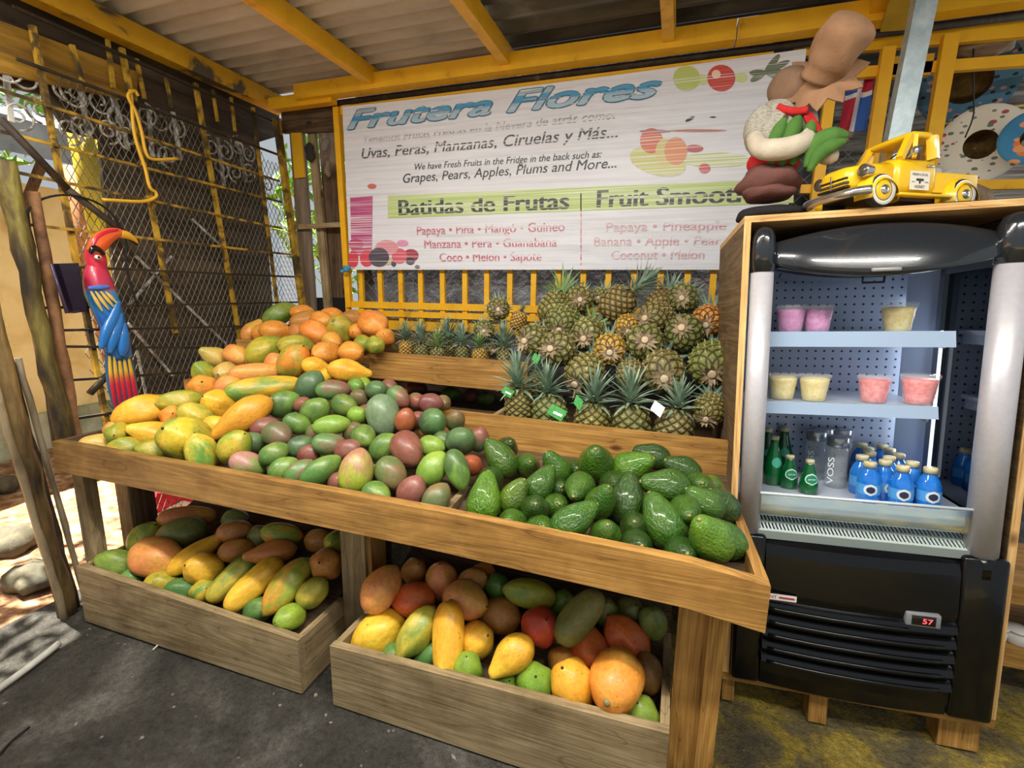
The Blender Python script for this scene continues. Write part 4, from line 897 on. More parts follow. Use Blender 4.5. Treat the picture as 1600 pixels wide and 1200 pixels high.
# rows: (bin, words for the row, kind, [(crop, x, y, half length, half width, angle of the narrow end, look, shape, flags)])
ROWS = [
 ('T', 'front row of papayas on the stand', 'papaya', [(1,175,670,125,80,10,'pale','oval','k'), (1,370,700,115,75,20,'yg','oval','k'), (1,610,730,130,85,170,'yg','oval','k'), (1,970,735,155,110,110,'gy','round',''), (1,1240,690,135,110,60,'yg','oval','')]),
 ('T', 'second row of papayas on the stand', 'papaya', [(1,280,520,80,90,120,'po','oval','k'), (1,325,595,80,65,200,'yg','round','t'), (1,570,590,155,100,165,'y','pear',''), (1,855,630,195,160,150,'gy','round',''), (1,1070,570,110,100,60,'y','oval','k'), (1,1290,465,240,115,217,'st','pear','')]),
 ('T', 'third row of papayas on the stand', 'papaya', [(1,490,450,185,122,200,'y','oval',''), (1,755,445,72,68,90,'o','round','t'), (1,935,450,135,88,-25,'yg','oval',''), (1,1110,360,135,105,150,'y','round','')]),
 ('T', 'fourth row of papayas on the stand', 'papaya', [(1,665,360,70,50,30,'lm','oval','k'), (1,810,345,155,82,8,'yg','oval',''), (1,990,240,110,102,100,'o','round',''), (1,1180,220,100,82,30,'po','oval',''), (2,690,740,240,80,7,'gy','long','')]),
 ('U', 'middle tier of papayas, lower row', 'papaya', [(2,265,635,95,70,130,'yg','round',''), (2,415,635,72,80,100,'pale','round',''), (2,620,632,155,62,5,'po','long',''), (2,885,555,128,98,60,'gyo','oval',''), (2,1045,590,95,55,-12,'y','pear','k'), (2,1275,622,145,76,-8,'y','pear',''), (2,1130,662,50,35,20,'y','pear','k')]),
 ('U', 'middle tier of papayas, upper row', 'papaya', [(2,335,520,100,72,150,'pale','pear',''), (2,490,515,88,74,-30,'po','oval',''), (2,685,480,135,90,35,'yg','oval',''), (2,900,445,115,70,0,'yg','oval','k'), (2,760,560,70,65,0,'po','oval','k'), (2,1105,500,98,80,190,'o','round',''), (2,1285,490,84,70,0,'o','oval','')]),
 ('V', 'top tier of papayas, lower row', 'papaya', [(2,605,345,95,65,55,'po','pear',''), (2,655,360,60,55,60,'o','oval','k'), (2,780,345,100,70,-5,'o','oval',''), (2,895,350,65,60,0,'br','oval','k'), (2,1040,355,104,80,-25,'o','oval',''), (2,1150,412,70,60,-30,'o','oval','k'), (2,1230,345,112,92,-50,'yg','oval','o'), (2,1335,340,62,68,90,'o','oval','k'), (2,1370,435,65,48,0,'yg','oval','k'), (2,1450,442,55,38,0,'yg','oval','k'), (2,1520,385,64,60,120,'o','oval','k')]),
 ('V', 'top tier of papayas, upper row', 'papaya', [(2,785,225,118,68,30,'g','oval',''), (2,945,215,80,52,0,'o','oval','k'), (2,980,270,115,65,10,'br','oval',''), (2,1080,275,80,66,0,'o','oval','k'), (2,1145,240,82,54,0,'o','oval','k'), (2,1285,255,70,50,0,'br','oval','k'), (2,1435,305,102,90,-30,'o','round','')]),
 ('G', 'front row of the mango heap', 'mango', [(4,295,525,165,118,-20,'mpg','',''), (4,635,570,145,105,35,'mg','',''), (4,800,600,155,98,40,'mrg','',''), (4,1000,600,210,118,40,'mg','',''), (4,1170,725,110,90,30,'mr','','k'), (4,1330,592,208,150,80,'myp','',''), (6,320,882,155,98,-25,'mg','',''), (6,690,855,180,145,60,'mr','',''), (6,950,925,175,135,55,'mbg','','')]),
 ('G', 'second row of the mango heap', 'mango', [(4,545,425,135,105,30,'mg','',''), (4,800,350,130,95,25,'mdg','','k'), (4,890,430,115,90,40,'mr','','k'), (4,1075,340,158,105,-5,'mrg','',''), (4,1250,390,125,95,30,'mr','','k'), (6,475,670,188,148,-60,'mbg','',''), (6,290,690,90,80,40,'mbg','','k'), (6,645,415,195,160,-55,'mr','',''), (6,910,610,195,145,55,'ml','',''), (6,1165,630,215,108,-72,'mg','',''), (6,1310,590,110,95,90,'mor','','k')]),
 ('G', 'third row of the mango heap', 'mango', [(4,320,320,145,100,8,'mdg','',''), (4,460,170,130,95,20,'mr','','k'), (4,580,240,140,122,-30,'mbg','',''), (4,770,140,130,98,-20,'mg','',''), (4,935,230,80,75,0,'mbg','','k'), (4,1110,160,168,92,10,'ml','',''), (4,1300,210,110,100,40,'mbg','','k'), (4,1410,265,125,112,-50,'mg','',''), (5,400,850,165,130,40,'mg','','k'), (5,895,850,140,108,-10,'ml','',''), (5,1200,790,158,148,60,'mdg','',''), (5,1010,790,90,85,0,'mdg','','k'), (5,1390,790,130,100,80,'mrg','','k')]),
 ('G', 'fourth row of the mango heap', 'mango', [(3,690,405,168,132,30,'mg','',''), (3,890,420,90,85,90,'mr','','k'), (3,1025,490,168,138,50,'mg','',''), (3,1320,430,140,118,-15,'mg','',''), (3,1460,530,105,85,40,'ml','','k'), (5,215,500,90,80,80,'mr','','k'), (5,390,530,220,165,-80,'mgg','',''), (5,625,575,128,92,80,'mor','',''), (5,755,575,100,85,80,'mrg','','k'), (5,910,600,152,140,35,'mdg','',''), (5,1145,580,115,100,80,'mbg','','k')]),
 ('G', 'back row of the mango heap', 'mango', [(3,965,215,168,132,55,'mdg','',''), (3,1230,255,172,98,3,'mrg','',''), (5,95,230,75,65,0,'mg','','k'), (5,150,350,110,105,60,'mbg','','k'), (5,185,220,80,62,0,'ml','','k'), (5,320,270,112,108,40,'mdg','',''), (5,455,240,85,75,0,'mr','','k'), (5,555,340,130,104,-40,'mrg','',''), (5,735,385,95,75,10,'mrg','','k'), (5,890,398,125,82,0,'mr','','o'), (5,1005,405,90,82,0,'mbg','','k')]),
 ('D', 'dark gap under the pineapple tray', 'mango', [(5,740,235,110,60,0,'mr','','k'), (5,1100,290,100,70,0,'mg','','k'), (5,1320,310,90,60,0,'mr','','k'), (5,1460,340,90,55,0,'mg','','k')]),
 ('A', 'front row of the avocado heap', 'avocado', [(7,250,720,270,172,82,'al','',''), (7,540,985,140,105,150,'ag','','k'), (7,840,1045,140,85,10,'ag','','k'), (7,1160,955,272,165,33,'ag','',''), (8,150,890,155,132,75,'ag','',''), (8,420,1015,120,80,0,'ad','','k'), (8,690,840,270,182,112,'ag','',''), (8,835,1085,90,65,0,'ad','','k'), (8,1075,955,215,185,115,'al','',''), (8,1310,1065,205,112,128,'ag','','k')]),
 ('A', 'second row of the avocado heap', 'avocado', [(7,560,700,200,135,58,'ay','',''), (7,780,885,150,128,80,'ad','','t'), (7,980,805,130,105,40,'ag','','k'), (7,1470,745,185,150,60,'ag','',''), (8,345,590,242,158,80,'ad','',''), (8,440,875,120,100,90,'ad','','k'), (8,845,700,130,110,-60,'ag','','t'), (8,1010,612,185,125,140,'ag','',''), (8,1180,640,170,100,125,'ad','','k')]),
 ('A', 'third row of the avocado heap', 'avocado', [(7,315,520,130,90,100,'ad','','k'), (7,412,300,222,148,125,'ag','',''), (7,840,572,208,128,55,'ag','',''), (7,1230,620,165,148,235,'ag','','t'), (7,1020,645,110,85,60,'ad','','k'), (8,220,430,110,85,0,'ad','','k'), (8,390,275,195,140,20,'al','',''), (8,690,450,208,148,170,'ag','','')]),
 ('A', 'back row of the avocado heap', 'avocado', [(7,480,195,130,95,60,'ad','','k'), (7,690,375,130,110,45,'ag','','k'), (7,990,392,178,122,125,'ag','',''), (7,1190,435,110,80,40,'ad','','k'), (7,1410,360,200,178,90,'ag','',''), (8,560,180,165,100,160,'ad','','k'), (8,840,310,165,122,150,'ad','',''), (8,990,455,90,75,40,'ag','','k'), (8,1075,475,70,55,60,'ay','','k')]),
 ('L', 'front row of the lower left crate', 'papaya', [(9,400,740,200,135,165,'g','oval',''), (9,600,860,100,70,30,'teal','oval','k'), (9,900,930,160,85,0,'yg','oval','k'), (9,1110,1010,170,100,0,'dg','oval','k'), (10,110,760,110,90,60,'gy','oval','k'), (10,375,645,240,112,232,'gy','long',''), (10,600,692,290,122,228,'y','long',''), (10,912,720,285,140,238,'gyo','oval',''), (10,650,955,140,100,20,'dg','oval','k'), (10,940,1005,145,92,200,'lm','oval',''), (10,1145,785,160,122,45,'yg','oval','')]),
 ('L', 'middle row of the lower left crate', 'papaya', [(9,715,490,185,150,70,'yg','oval',''), (9,840,695,255,190,-15,'po','oval',''), (9,1265,625,290,100,42,'y','pear',''), (9,1310,790,188,150,170,'y','round',''), (10,430,362,150,102,12,'br','oval',''), (10,750,390,225,112,190,'br','pear',''), (10,1290,500,148,140,170,'br','round','')]),
 ('L', 'back row of the lower left crate', 'papaya', [(9,1090,415,220,145,190,'ol','oval',''), (9,1150,255,250,105,5,'po','long',''), (10,420,190,150,85,10,'br','oval','k'), (10,380,265,110,70,0,'br','oval','k'), (10,870,215,190,105,-8,'gyo','oval',''), (10,640,225,100,80,40,'ol','oval','k'), (10,420,75,120,80,0,'ol','oval','k'), (10,1220,275,130,95,0,'br','oval','k'), (10,1375,295,70,80,90,'yg','oval','k')]),
 ('R', 'front row of the lower right crate', 'papaya', [(11,310,800,265,182,210,'y','oval',''), (11,460,1005,110,80,0,'dg','oval','k'), (11,680,810,255,142,235,'yg','oval','o'), (11,790,1055,150,110,30,'dg','oval','k'), (11,970,870,312,145,270,'y','long',''), (11,1170,1135,150,115,100,'lm','oval',''), (12,85,600,170,112,218,'y','pear','f'), (12,40,775,90,75,20,'lm','oval','k'), (12,245,772,125,125,90,'lm','round',''), (12,505,790,170,148,125,'y','round','f'), (12,838,835,205,172,60,'o','oval','sf'), (12,1020,1012,135,122,100,'lm','oval','')]),
 ('R', 'middle row of the lower right crate', 'papaya', [(11,640,482,205,155,0,'or','oval',''), (11,1240,872,190,168,20,'y','oval',''), (11,1470,612,215,165,-10,'br','oval',''), (12,285,392,125,118,40,'rd','round',''), (12,605,562,188,125,115,'or','oval',''), (12,440,615,90,70,0,'br','oval','k'), (12,860,522,182,132,125,'or','round',''), (12,1050,705,130,90,90,'dk','oval','k')]),
 ('R', 'back row of the lower right crate', 'papaya', [(11,335,365,225,155,60,'po','oval','sn'), (11,660,195,120,105,60,'br','oval','k'), (11,920,300,185,152,100,'po','oval',''), (11,1165,490,218,168,-15,'po','oval',''), (11,1230,290,145,95,20,'br','oval','k'), (11,1330,235,120,60,0,'o','oval','k'), (11,1450,350,110,85,30,'dg','oval','k'), (12,205,165,180,92,170,'yg','oval',''), (12,420,490,100,85,60,'dk','oval','k'), (12,430,235,95,80,60,'g','oval','k'), (12,548,322,200,102,45,'ol','long',''), (12,745,300,100,75,80,'ol','oval','k'), (12,870,310,105,95,40,'ol','oval','k'), (12,1055,360,105,92,80,'ol','oval','k')]),
]
ASP = {'papaya': 1.42, 'mango': 1.28, 'avocado': 1.45}
BMIN = {'papaya': 0.046, 'mango': 0.040, 'avocado': 0.044}
FR = []
def solve_ray(px, py, prof, y0, y1):
    r = ray(px, py); best = None
    ts = np.linspace(y0 - 0.1, y1 + 0.2, 400)
    for Y in ts:
        p = EYE + r * (Y / r[1])
        if p[2] <= prof(p[0], p[1]): return p
    return EYE + r * ((y1) / r[1])
for (bn, words, kind, items) in ROWS:
    pf, y0, y1, x0, x1 = BINS[bn]
    for (cr, cx, cy, a, b, ang, look, shape, fl_) in items:
        ox, oy, s = CROPS[cr]; px, py = ox + cx * s, oy + cy * s
        p = solve_ray(px, py, pf, y0, y1)
        u = ray(px, py); u = u / np.linalg.norm(u)
        if 'k' in fl_: p = p + u * 0.045
        if 'f' in fl_: p = p - u * 0.03
        if 'n' in fl_: p = np.array(at_y(px, py, 1.42))
        sc = fwd(p) / F_PX
        A, Bm = a * s * sc, b * s * sc
        if A < Bm: A, Bm = Bm, A; ang += 90
        Bm = min(max(Bm, BMIN[kind]), 0.098); A = max(A, Bm * 1.03)
        asp = max(ASP[kind], A / Bm)
        if 't' in fl_: asp = max(asp, 1.5)
        al = asp * Bm
        c2 = (A * A - Bm * Bm) / max(al * al - Bm * Bm, 1e-9); ct = math.sqrt(min(max(c2, 0.0), 1.0)); stl = math.sqrt(1 - ct * ct)
        if 't' not in fl_ and al > A * 1.25: al = A * 1.25
        th = math.radians(ang)
        # camera frame at this pixel: x right, y down
        cr_ = M[:, 0] - u * (M[:, 0] @ u); cr_ /= np.linalg.norm(cr_); cd_ = np.cross(u, cr_)
        ax = ct * (math.cos(th) * cr_ - math.sin(th) * cd_) - stl * u * (-1 if 'o' in fl_ or 's' in fl_ else 1)
        FR.append(dict(p=p, p0=p.copy(), a=al, b=Bm, ax=ax, u=u, bin=bn, kind=kind, look=look, shape=shape, fl=fl_, row=words, px=px))
# push overlapping fruit apart, mostly along the line of sight
n = len(FR)
P = np.array([f['p'] for f in FR]); AX = np.array([f['ax'] for f in FR]); AA = np.array([f['a'] for f in FR]); BB = np.array([f['b'] for f in FR]); UU = np.array([f['u'] for f in FR])
OFF = np.array([-0.62, -0.22, 0.22, 0.6]); RS = np.array([0.66, 0.95, 0.93, 0.60])
for f_i, f in enumerate(FR): pass
P0 = P.copy()
kindpear = np.array([1.0 if (f['kind'] == 'avocado' or f['shape'] == 'pear') else 0.0 for f in FR])
RSF = np.stack([RS + np.array([0.05, 0.03, -0.12, -0.16]) * k for k in kindpear])
for it in range(170):
    S = P[:, None, :] + AX[:, None, :] * (OFF[None, :, None] * AA[:, None, None])       # n,4,3
    R_ = RSF * BB[:, None]
    D = np.zeros_like(P)
    for i in range(n):
        near = np.where(np.abs(P - P[i]).max(1) < 0.3)[0]; near = near[near > i]
        if len(near) == 0: continue
        d = S[i][None, :, None, :] - S[near][:, None, :, :]
        dist = np.sqrt((d ** 2).sum(-1)) + 1e-9
        ov = R_[i][None, :, None] + R_[near][:, None, :] - dist
        for jx, j in enumerate(near):
            k = np.unravel_index(ov[jx].argmax(), (4, 4)); o = ov[jx][k]
            if o > 0:
                v = d[jx][k] / dist[jx][k] * o * 0.5
                D[i] += v; D[j] -= v
    al_ = (D * UU).sum(1)[:, None] * UU
    lat_ = D - al_
    P = P + 0.6 * (al_ + 0.45 * lat_)
    # pull back towards the seen position across the line of sight
    off = P - P0; oal = (off * UU).sum(1)[:, None] * UU
    P = P - 0.10 * (off - oal) - 0.01 * oal
    for i, f in enumerate(FR):
        pf, y0, y1, x0, x1 = BINS[f['bin']]
        rx = BB[i] * 0.9 + abs(AX[i][0]) * (AA[i] - BB[i]); ry = BB[i] * 0.95 + abs(AX[i][1]) * (AA[i] - BB[i])
        rz = BB[i] * 0.95 + abs(AX[i][2]) * (AA[i] - BB[i])
        if f['bin'] in 'TGALR' and P[i][2] - 0.7 * rz < {'T': .82, 'G': .81, 'A': .79, 'L': .25, 'R': .26}[f['bin']]: P[i][1] = max(P[i][1], y0 + ry * 0.9)
        if f['bin'] in 'UV' and P[i][2] < (0.96 if f['bin'] == 'U' else 1.13): P[i][1] = max(P[i][1], y0 + ry)
        if f['bin'] == 'A' or (f['bin'] == 'G' and P[i][2] < 0.92): P[i][1] = min(P[i][1], 1.848 - ry)
        if f['bin'] in 'ALRT':
            P[i][0] = min(max(P[i][0], x0 + rx), x1 - rx)
        zf = {'T': lambda y: .715 + .268 * (y - 1.236), 'G': lambda y: .715 + .268 * (y - 1.236), 'A': lambda y: .705 + .155 * (y - 1.236), 'U': lambda y: .90 + .5 * (y - 1.882), 'V': lambda y: 1.08 + .225 * (y - 2.232),
              'L': lambda y: .115 + .44 * (y - 1.23), 'R': lambda y: .115 + .44 * (y - 1.23), 'D': lambda y: .82}[f['bin']](P[i][1])
        rz = BB[i] * 0.95 + abs(AX[i][2]) * (AA[i] - BB[i])
        P[i][2] = max(P[i][2], zf + rz)
        if f['bin'] == 'D': P[i][2] = zf + rz
ORD = ['leftmost', 'second from left', 'third from left', 'fourth from left', 'fifth from left', 'sixth from left', 'seventh from left', 'eighth from left', 'ninth from left', 'tenth from left', 'eleventh from left', 'twelfth from left', 'thirteenth from left', 'fourteenth from left']
rows = {}
for i, f in enumerate(FR): rows.setdefault(f['row'], []).append(i)
GROUPN = {'papaya': {'T': 'papayas on the front tier', 'U': 'papayas on the middle tier', 'V': 'papayas on the top tier', 'L': 'papayas in the lower left crate', 'R': 'papayas in the lower right crate'}}
for words, idx in rows.items():
    idx.sort(key=lambda i: FR[i]['px'])
    for r_, i in enumerate(idx):
        f = FR[i]; t1, t2, wd = PAL[f['look']]
        k = f['kind']; rr = random.Random(i)
        if k == 'papaya': me = rr.choice(PAP[f['shape'] or 'oval']); nm = 'papaya'
        elif k == 'mango': me = rr.choice(MAN); nm = 'mango'
        else: me = rr.choice(AVO); nm = 'avocado'
        o = link(nm, me)
        ax = Vector(AX[i]); roll = rr.uniform(-0.6, 0.6)
        z = Vector(-UU[i]); y = z.cross(ax); y.normalize(); z = ax.cross(y)
        Rm = Matrix((ax, y, z)).transposed() @ Matrix.Rotation(roll, 3, 'X')
        o.matrix_world = Matrix.Translation(Vector(P[i])) @ Rm.to_4x4() @ Matrix.Diagonal((AA[i] * 1.05, BB[i] * 1.05, BB[i] * 1.05, 1))
        j = lambda h: [max(0.0, c * rr.uniform(0.9, 1.1)) for c in hexc(h)]
        o['tint'] = j(t1); o['tint2'] = j(t2)
        pos = ORD[r_] if r_ < len(idx) - 1 else 'rightmost'
        lab = '%s %s, %s in the %s' % (wd, nm, pos, words)
        tag(o, lab, nm, GROUPN['papaya'].get(f['bin']) if k == 'papaya' else ('mangoes heaped on the stand' if k == 'mango' else 'avocados heaped on the stand'))
        if k == 'papaya':
            link('stem', PAP_STEM, o); link('blossom_scar', PAP_TIP, o)
        elif k == 'mango': link('stem', MAN_STEM, o)
        else: link('stem_scar', AVO_STEM, o)

# ------------------------------------------------------------------ pineapples
def pine_mat(name, groove, eye, tip):
    m, nt, N, L, B = new_mat(name)
    at = N.new('ShaderNodeVertexColor'); at.layer_name = 'eye'
    r = ramp(N, [(0.0, groove), (0.14, groove), (0.34, eye), (0.72, eye), (0.95, tip)])
    sp = N.new('ShaderNodeSeparateColor'); L.new(at.outputs[0], sp.inputs[0]); L.new(sp.outputs[0], r.inputs[0])
    n = noise(N, L, coords(N, L, (1, 1, 1), True), 3.0, 4); r2 = ramp(N, [(0.3, (0.65, 0.62, 0.55)), (0.7, (1.15, 1.1, 1.0))]); L.new(n, r2.inputs[0])
    c = mixc(N, L, 0.9, r.outputs[0], r2.outputs[0], 'MULTIPLY')
    a1 = node(N, 'ShaderNodeAttribute', attribute_type='OBJECT', attribute_name='tint')
    c = mixc(N, L, 1.0, c, a1.outputs['Color'], 'MULTIPLY')
    L.new(c, B.inputs['Base Color']); B.inputs['Roughness'].default_value = 0.5; B.inputs['Specular IOR Level'].default_value = 0.35
    bump(N, L, B, noise(N, L, coords(N, L, (1, 1, 1)), 40, 3), 0.2, 0.01)
    return m
m_pine = pine_mat('pineapple_rind', hexc('45401f'), hexc('827f4c'), hexc('cbbd98'))
m_pine_y = pine_mat('ripe_pineapple_rind', hexc('5a441c'), hexc('c39a45'), hexc('e0c890'))
def pine_body(name, mat, fam=10, rows_=5.6, nt=150, nz=90, seed=0):
    """axis +Z, base at z=-1, crown end at z=+1, unit half length, unit radius; every eye has its own height and a dry spine"""
    vs = []; col = []; rr = random.Random(seed); hsh = {}
    R0 = lambda z: (1 - abs(z * 0.98) ** 3.2) ** 0.5 * (1 - 0.06 * z)
    for i in range(nz + 1):
        t = i / nz; z = -1 + 2 * t
        r = R0(z)
        for k in range(nt):
            th = k / nt
            u = fam * th + rows_ * t; v = fam * th - rows_ * t
            key = (math.floor(u) % fam if False else math.floor(u) - math.floor(v), (math.floor(u) + math.floor(v)) % (2 * fam))
            if key not in hsh: hsh[key] = (rr.uniform(0.75, 1.2), rr.uniform(-0.14, 0.12))
            hk, ck = hsh[key]
            fu, fv = abs((u % 1) - 0.5) * 2, abs((v % 1) - 0.5) * 2
            e = 1 - max(fu, fv)                      # 0 in grooves, 1 at eye centre
            h = (min(1.0, e * 2.6) ** 0.6 * 0.085 + max(0, e - 0.70) * 0.25) * hk
            q = r * (0.93 + h) + rr.uniform(-0.006, 0.006)
            vs.append((q * math.cos(2 * PI * th), q * math.sin(2 * PI * th), z * (1 + 0.02 * h)))
            col.append(min(1, max(0, e + (ck if e > 0.2 else 0) + rr.uniform(-0.06, 0.06))))
    fs = [(i * nt + k, i * nt + (k + 1) % nt, (i + 1) * nt + (k + 1) % nt, (i + 1) * nt + k) for i in range(nz) for k in range(nt)]
    b = MB(); b.add(vs, fs, True)
    # dry spines, one at each eye centre: u = a + 1/2, v = c + 1/2
    for a in range(-1, 2 * fam + 12):
        for c in range(-12, 2 * fam):
            t = (a - c) / (2 * rows_); th = (a + c + 1) / (2 * fam)
            if not (0.03 < t < 0.97 and 0 <= th < 1): continue
            z = -1 + 2 * t; r = R0(z) * 1.02; ca, sa = math.cos(2 * PI * th), math.sin(2 * PI * th)
            o = np.array((ca * r, sa * r, z - 0.03)); tg = np.array((-sa, ca, 0)); out = np.array((ca, sa, 0))
            w_ = rr.uniform(0.03, 0.05); l_ = rr.uniform(0.10, 0.19)
            tip = o + np.array((0, 0, l_)) + out * rr.uniform(0.03, 0.10) + tg * rr.uniform(-0.03, 0.03)
            b.add([o - tg * w_, o + tg * w_, tip, o + out * 0.03 + np.array((0, 0, 0.03))], [(0, 3, 2), (3, 1, 2)], False)
            col += [0.9, 0.9, 1.0, 0.85]
    me = b.mesh(name, mat)
    ca = me.color_attributes.new('eye', 'FLOAT_COLOR', 'POINT')
    ca.data.foreach_set('color', np.array([[c, c, c, 1] for c in col]).ravel())
    return me
PB = [pine_body('pineapple', m_pine, 10, 5.5, seed=1), pine_body('pineapple', m_pine, 9, 5.0, seed=2), pine_body('pineapple', m_pine_y, 10, 5.2, seed=3)]
def leaf(b, o, d, upv, L_, W_, curl, seg=5):
    o = np.array(o, float); d = np.array(d, float); d /= np.linalg.norm(d); upv = np.array(upv, float)
    s = np.cross(d, upv); s /= (np.linalg.norm(s) + 1e-9); nrm = np.cross(s, d)
    vs = []; p = o.copy(); dd = d.copy()
    for i in range(seg + 1):
        t = i / seg; w_ = W_ * (1 - t) ** 0.75 * (1 if t > 0.05 else 0.9) + 0.001
        vs += [p - s * w_ + nrm * w_ * 0.35, p.copy(), p + s * w_ + nrm * w_ * 0.35]
        dd = dd - nrm * curl / seg; dd /= np.linalg.norm(dd); p = p + dd * L_ / seg
    fs = []
    for i in range(seg):
        a = i * 3; fs += [(a, a + 1, a + 4, a + 3), (a + 1, a + 2, a + 5, a + 4)]
    b.add(vs, fs, True)
m_crown = mottled('pineapple_crown_leaf', [(0.3, hexc('4c6353')), (0.5, hexc('7f9880')), (0.75, hexc('b3c2aa'))], 1.6, 0.45, bmp=0, rnd=True)
m_crown_g = mottled('fresh_crown_leaf', [(0.3, hexc('47663a')), (0.5, hexc('7c9a5c')), (0.75, hexc('b3c48c'))], 1.6, 0.45, bmp=0, rnd=True)
m_dry = mottled('dry_pineapple_bract', [(0.3, hexc('6b5745')), (0.5, hexc('968266')), (0.75, hexc('bcaa8a'))], 3.0, 0.8, bmp=0)
def crown_mesh(seed, mat, n=46):
    rr = random.Random(seed); b = MB(); g = 2.39996
    for i in range(n):
        t = i / n                           # outer first
        a = i * g + rr.uniform(-.15, .15); el = math.radians(12 + 72 * t ** 0.8 + rr.uniform(-7, 7))
        d = (math.cos(a) * math.cos(el), math.sin(a) * math.cos(el), math.sin(el))
        u = (-math.cos(a) * math.sin(el), -math.sin(a) * math.sin(el), math.cos(el))
        leaf(b, (0.18 * (1 - t) * math.cos(a), 0.18 * (1 - t) * math.sin(a), -0.06 + 0.55 * t), d, u, rr.uniform(0.62, 0.85) * (0.75 + 0.55 * min(1, 2 * t)) * (1.0 if t < 0.8 else 0.8), 0.085 * (1 - 0.35 * t), rr.uniform(0.5, 1.1) * (1 - t) + 0.05)
    return b.mesh('crown', mat)
CROWN = [crown_mesh(1, m_crown), crown_mesh(2, m_crown), crown_mesh(3, m_crown_g)]
def base_mesh(seed):
    rr = random.Random(seed); b = MB()
    b.lathe([(0.21, 0.14), (0.20, -0.10), (0.16, -0.13), (0.02, -0.12)], 14, mi=1)
    for i in range(24):
        a = i * 2.39996 + rr.uniform(-.2, .2); el = math.radians(rr.uniform(-25, 25))
        d = (math.cos(a) * math.cos(el), math.sin(a) * math.cos(el), -0.15 + math.sin(el))
        leaf(b, (0.22 * math.cos(a), 0.22 * math.sin(a), 0.02), d, (0, 0, -1), rr.uniform(0.28, 0.55) if i % 4 else rr.uniform(0.5, 0.8), rr.uniform(0.08, 0.14), rr.uniform(-1.1, -0.2), 4)
    return b.mesh('stem_base', [m_dry, plain('cut_stem', hexc('c9b494'), 0.8)])
BASES = [base_mesh(k) for k in range(3)]
m_tag = mottled('green_paper_tag', [(0.3, hexc('2f8a3c')), (0.7, hexc('62b062'))], 8.0, 0.4, bmp=0)
m_tagw = plain('white_paper', hexc('e9ebf0'), 0.5)
def prof_pine(x, y): return float(np.interp(y, [1.9, 1.98, 2.08, 2.5, 2.6], [0.90, 0.95, 1.06, 1.46, 1.5]))
def Pc(x, y): return 760 + x * .25, 400 + y * .25
def Pm(x, y): return 600 + x * .15, 460 + y * .15
PINES = []   # (pixel, radius px, mode, extras)
def standing(px, py, rpx, cbase, ctop, label, crown=0, ripe=False, Y=None, tagc=None, small=False):
    p = solve_ray(px, py, prof_pine, 1.9, 2.6) if Y is None else np.array(at_y(px, py, Y))
    sc = fwd(p) / F_PX; r = rpx * sc
    h = r * 1.22
    o = link('pineapple', PB[2] if ripe else PB[len(PINES) % 2])
    cb = np.array(at_y(*cbase, p[1])); ct = np.array(at_y(*ctop, p[1]))
    axis = (ct - cb); L_ = np.linalg.norm(axis); axis /= L_
    axis = axis * 0.8 + np.array((0, -0.08, 0.25)); axis /= np.linalg.norm(axis)
    place(o, p, axis, r, h, L_ / 1.28, crown, label, tagc)
def place(o, p, axis, r, h, cl, crown, label, tagc, base=None, has_crown=True, roll=0.0):
    z = Vector(axis); x = Vector((1, 0.1, 0)).cross(z).cross(z); x.normalize(); y = z.cross(x)
    R3 = Matrix((x, y, z)).transposed() @ Matrix.Rotation(roll, 3, 'Z')
    o.matrix_world = Matrix.Translation(Vector(p)) @ R3.to_4x4() @ Matrix.Diagonal((r, r, h, 1))
    rr = random.Random(len(PINES)); o['tint'] = [rr.uniform(0.85, 1.15), rr.uniform(0.85, 1.1), rr.uniform(0.8, 1.05)]
    tag(o, label, 'pineapple', 'pineapples on the stand')
    if has_crown:
        c = link('crown', CROWN[crown], o); c.location = (0, 0, 0.95); c.scale = (cl / r, cl / r, cl / h)
    b = link('stem_base', BASES[len(PINES) % 3], o); b.location = (0, 0, -0.99); b.scale = (0.95, 0.95, -0.95 * r / h) if False else (0.95, 0.95, 0.95 * r / h)
    if tagc:
        (tx, ty, tw, th_, wht) = tagc
        P_ = np.array(p) - ray(tx, ty) / np.linalg.norm(ray(tx, ty)) * 0
        dY = p[1] - r * 1.06
        c0 = np.array(at_y(tx, ty, dY)); s = fwd(c0) / F_PX
        a = tw * s / 2; bb_ = th_ * s / 2
        pts = [c0 + np.array((-a, 0.0, -bb_ * 0.15)), c0 + np.array((a * 0.45, -0.010, -bb_)), c0 + np.array((a, -0.004, bb_ * 0.25)), c0 + np.array((-a * 0.45, 0.004, bb_))]
        iw = o.matrix_world.inverted()
        MB().poly([tuple(iw @ Vector(q_)) for q_ in pts], tuple(iw.to_3x3() @ Vector((0, 0.0008, 0)))).build('hang_tag', m_tagw if wht else m_tag, o)
        if not wht and tw > 20:
            q4 = [c0 + np.array((-a * .35, -0.0062, -bb_ * 0.1)), c0 + np.array((a * 0.5, -0.0105, -bb_ * .45)), c0 + np.array((a * .6, -0.0092, -bb_ * .15)), c0 + np.array((-a * .25, -0.0045, bb_ * 0.2))]
            MB().poly([tuple(iw @ Vector(q_)) for q_ in q4], tuple(iw.to_3x3() @ Vector((0, -0.0006, 0)))).build('tag_stripe', m_tagw, o)
    PINES.append(o)
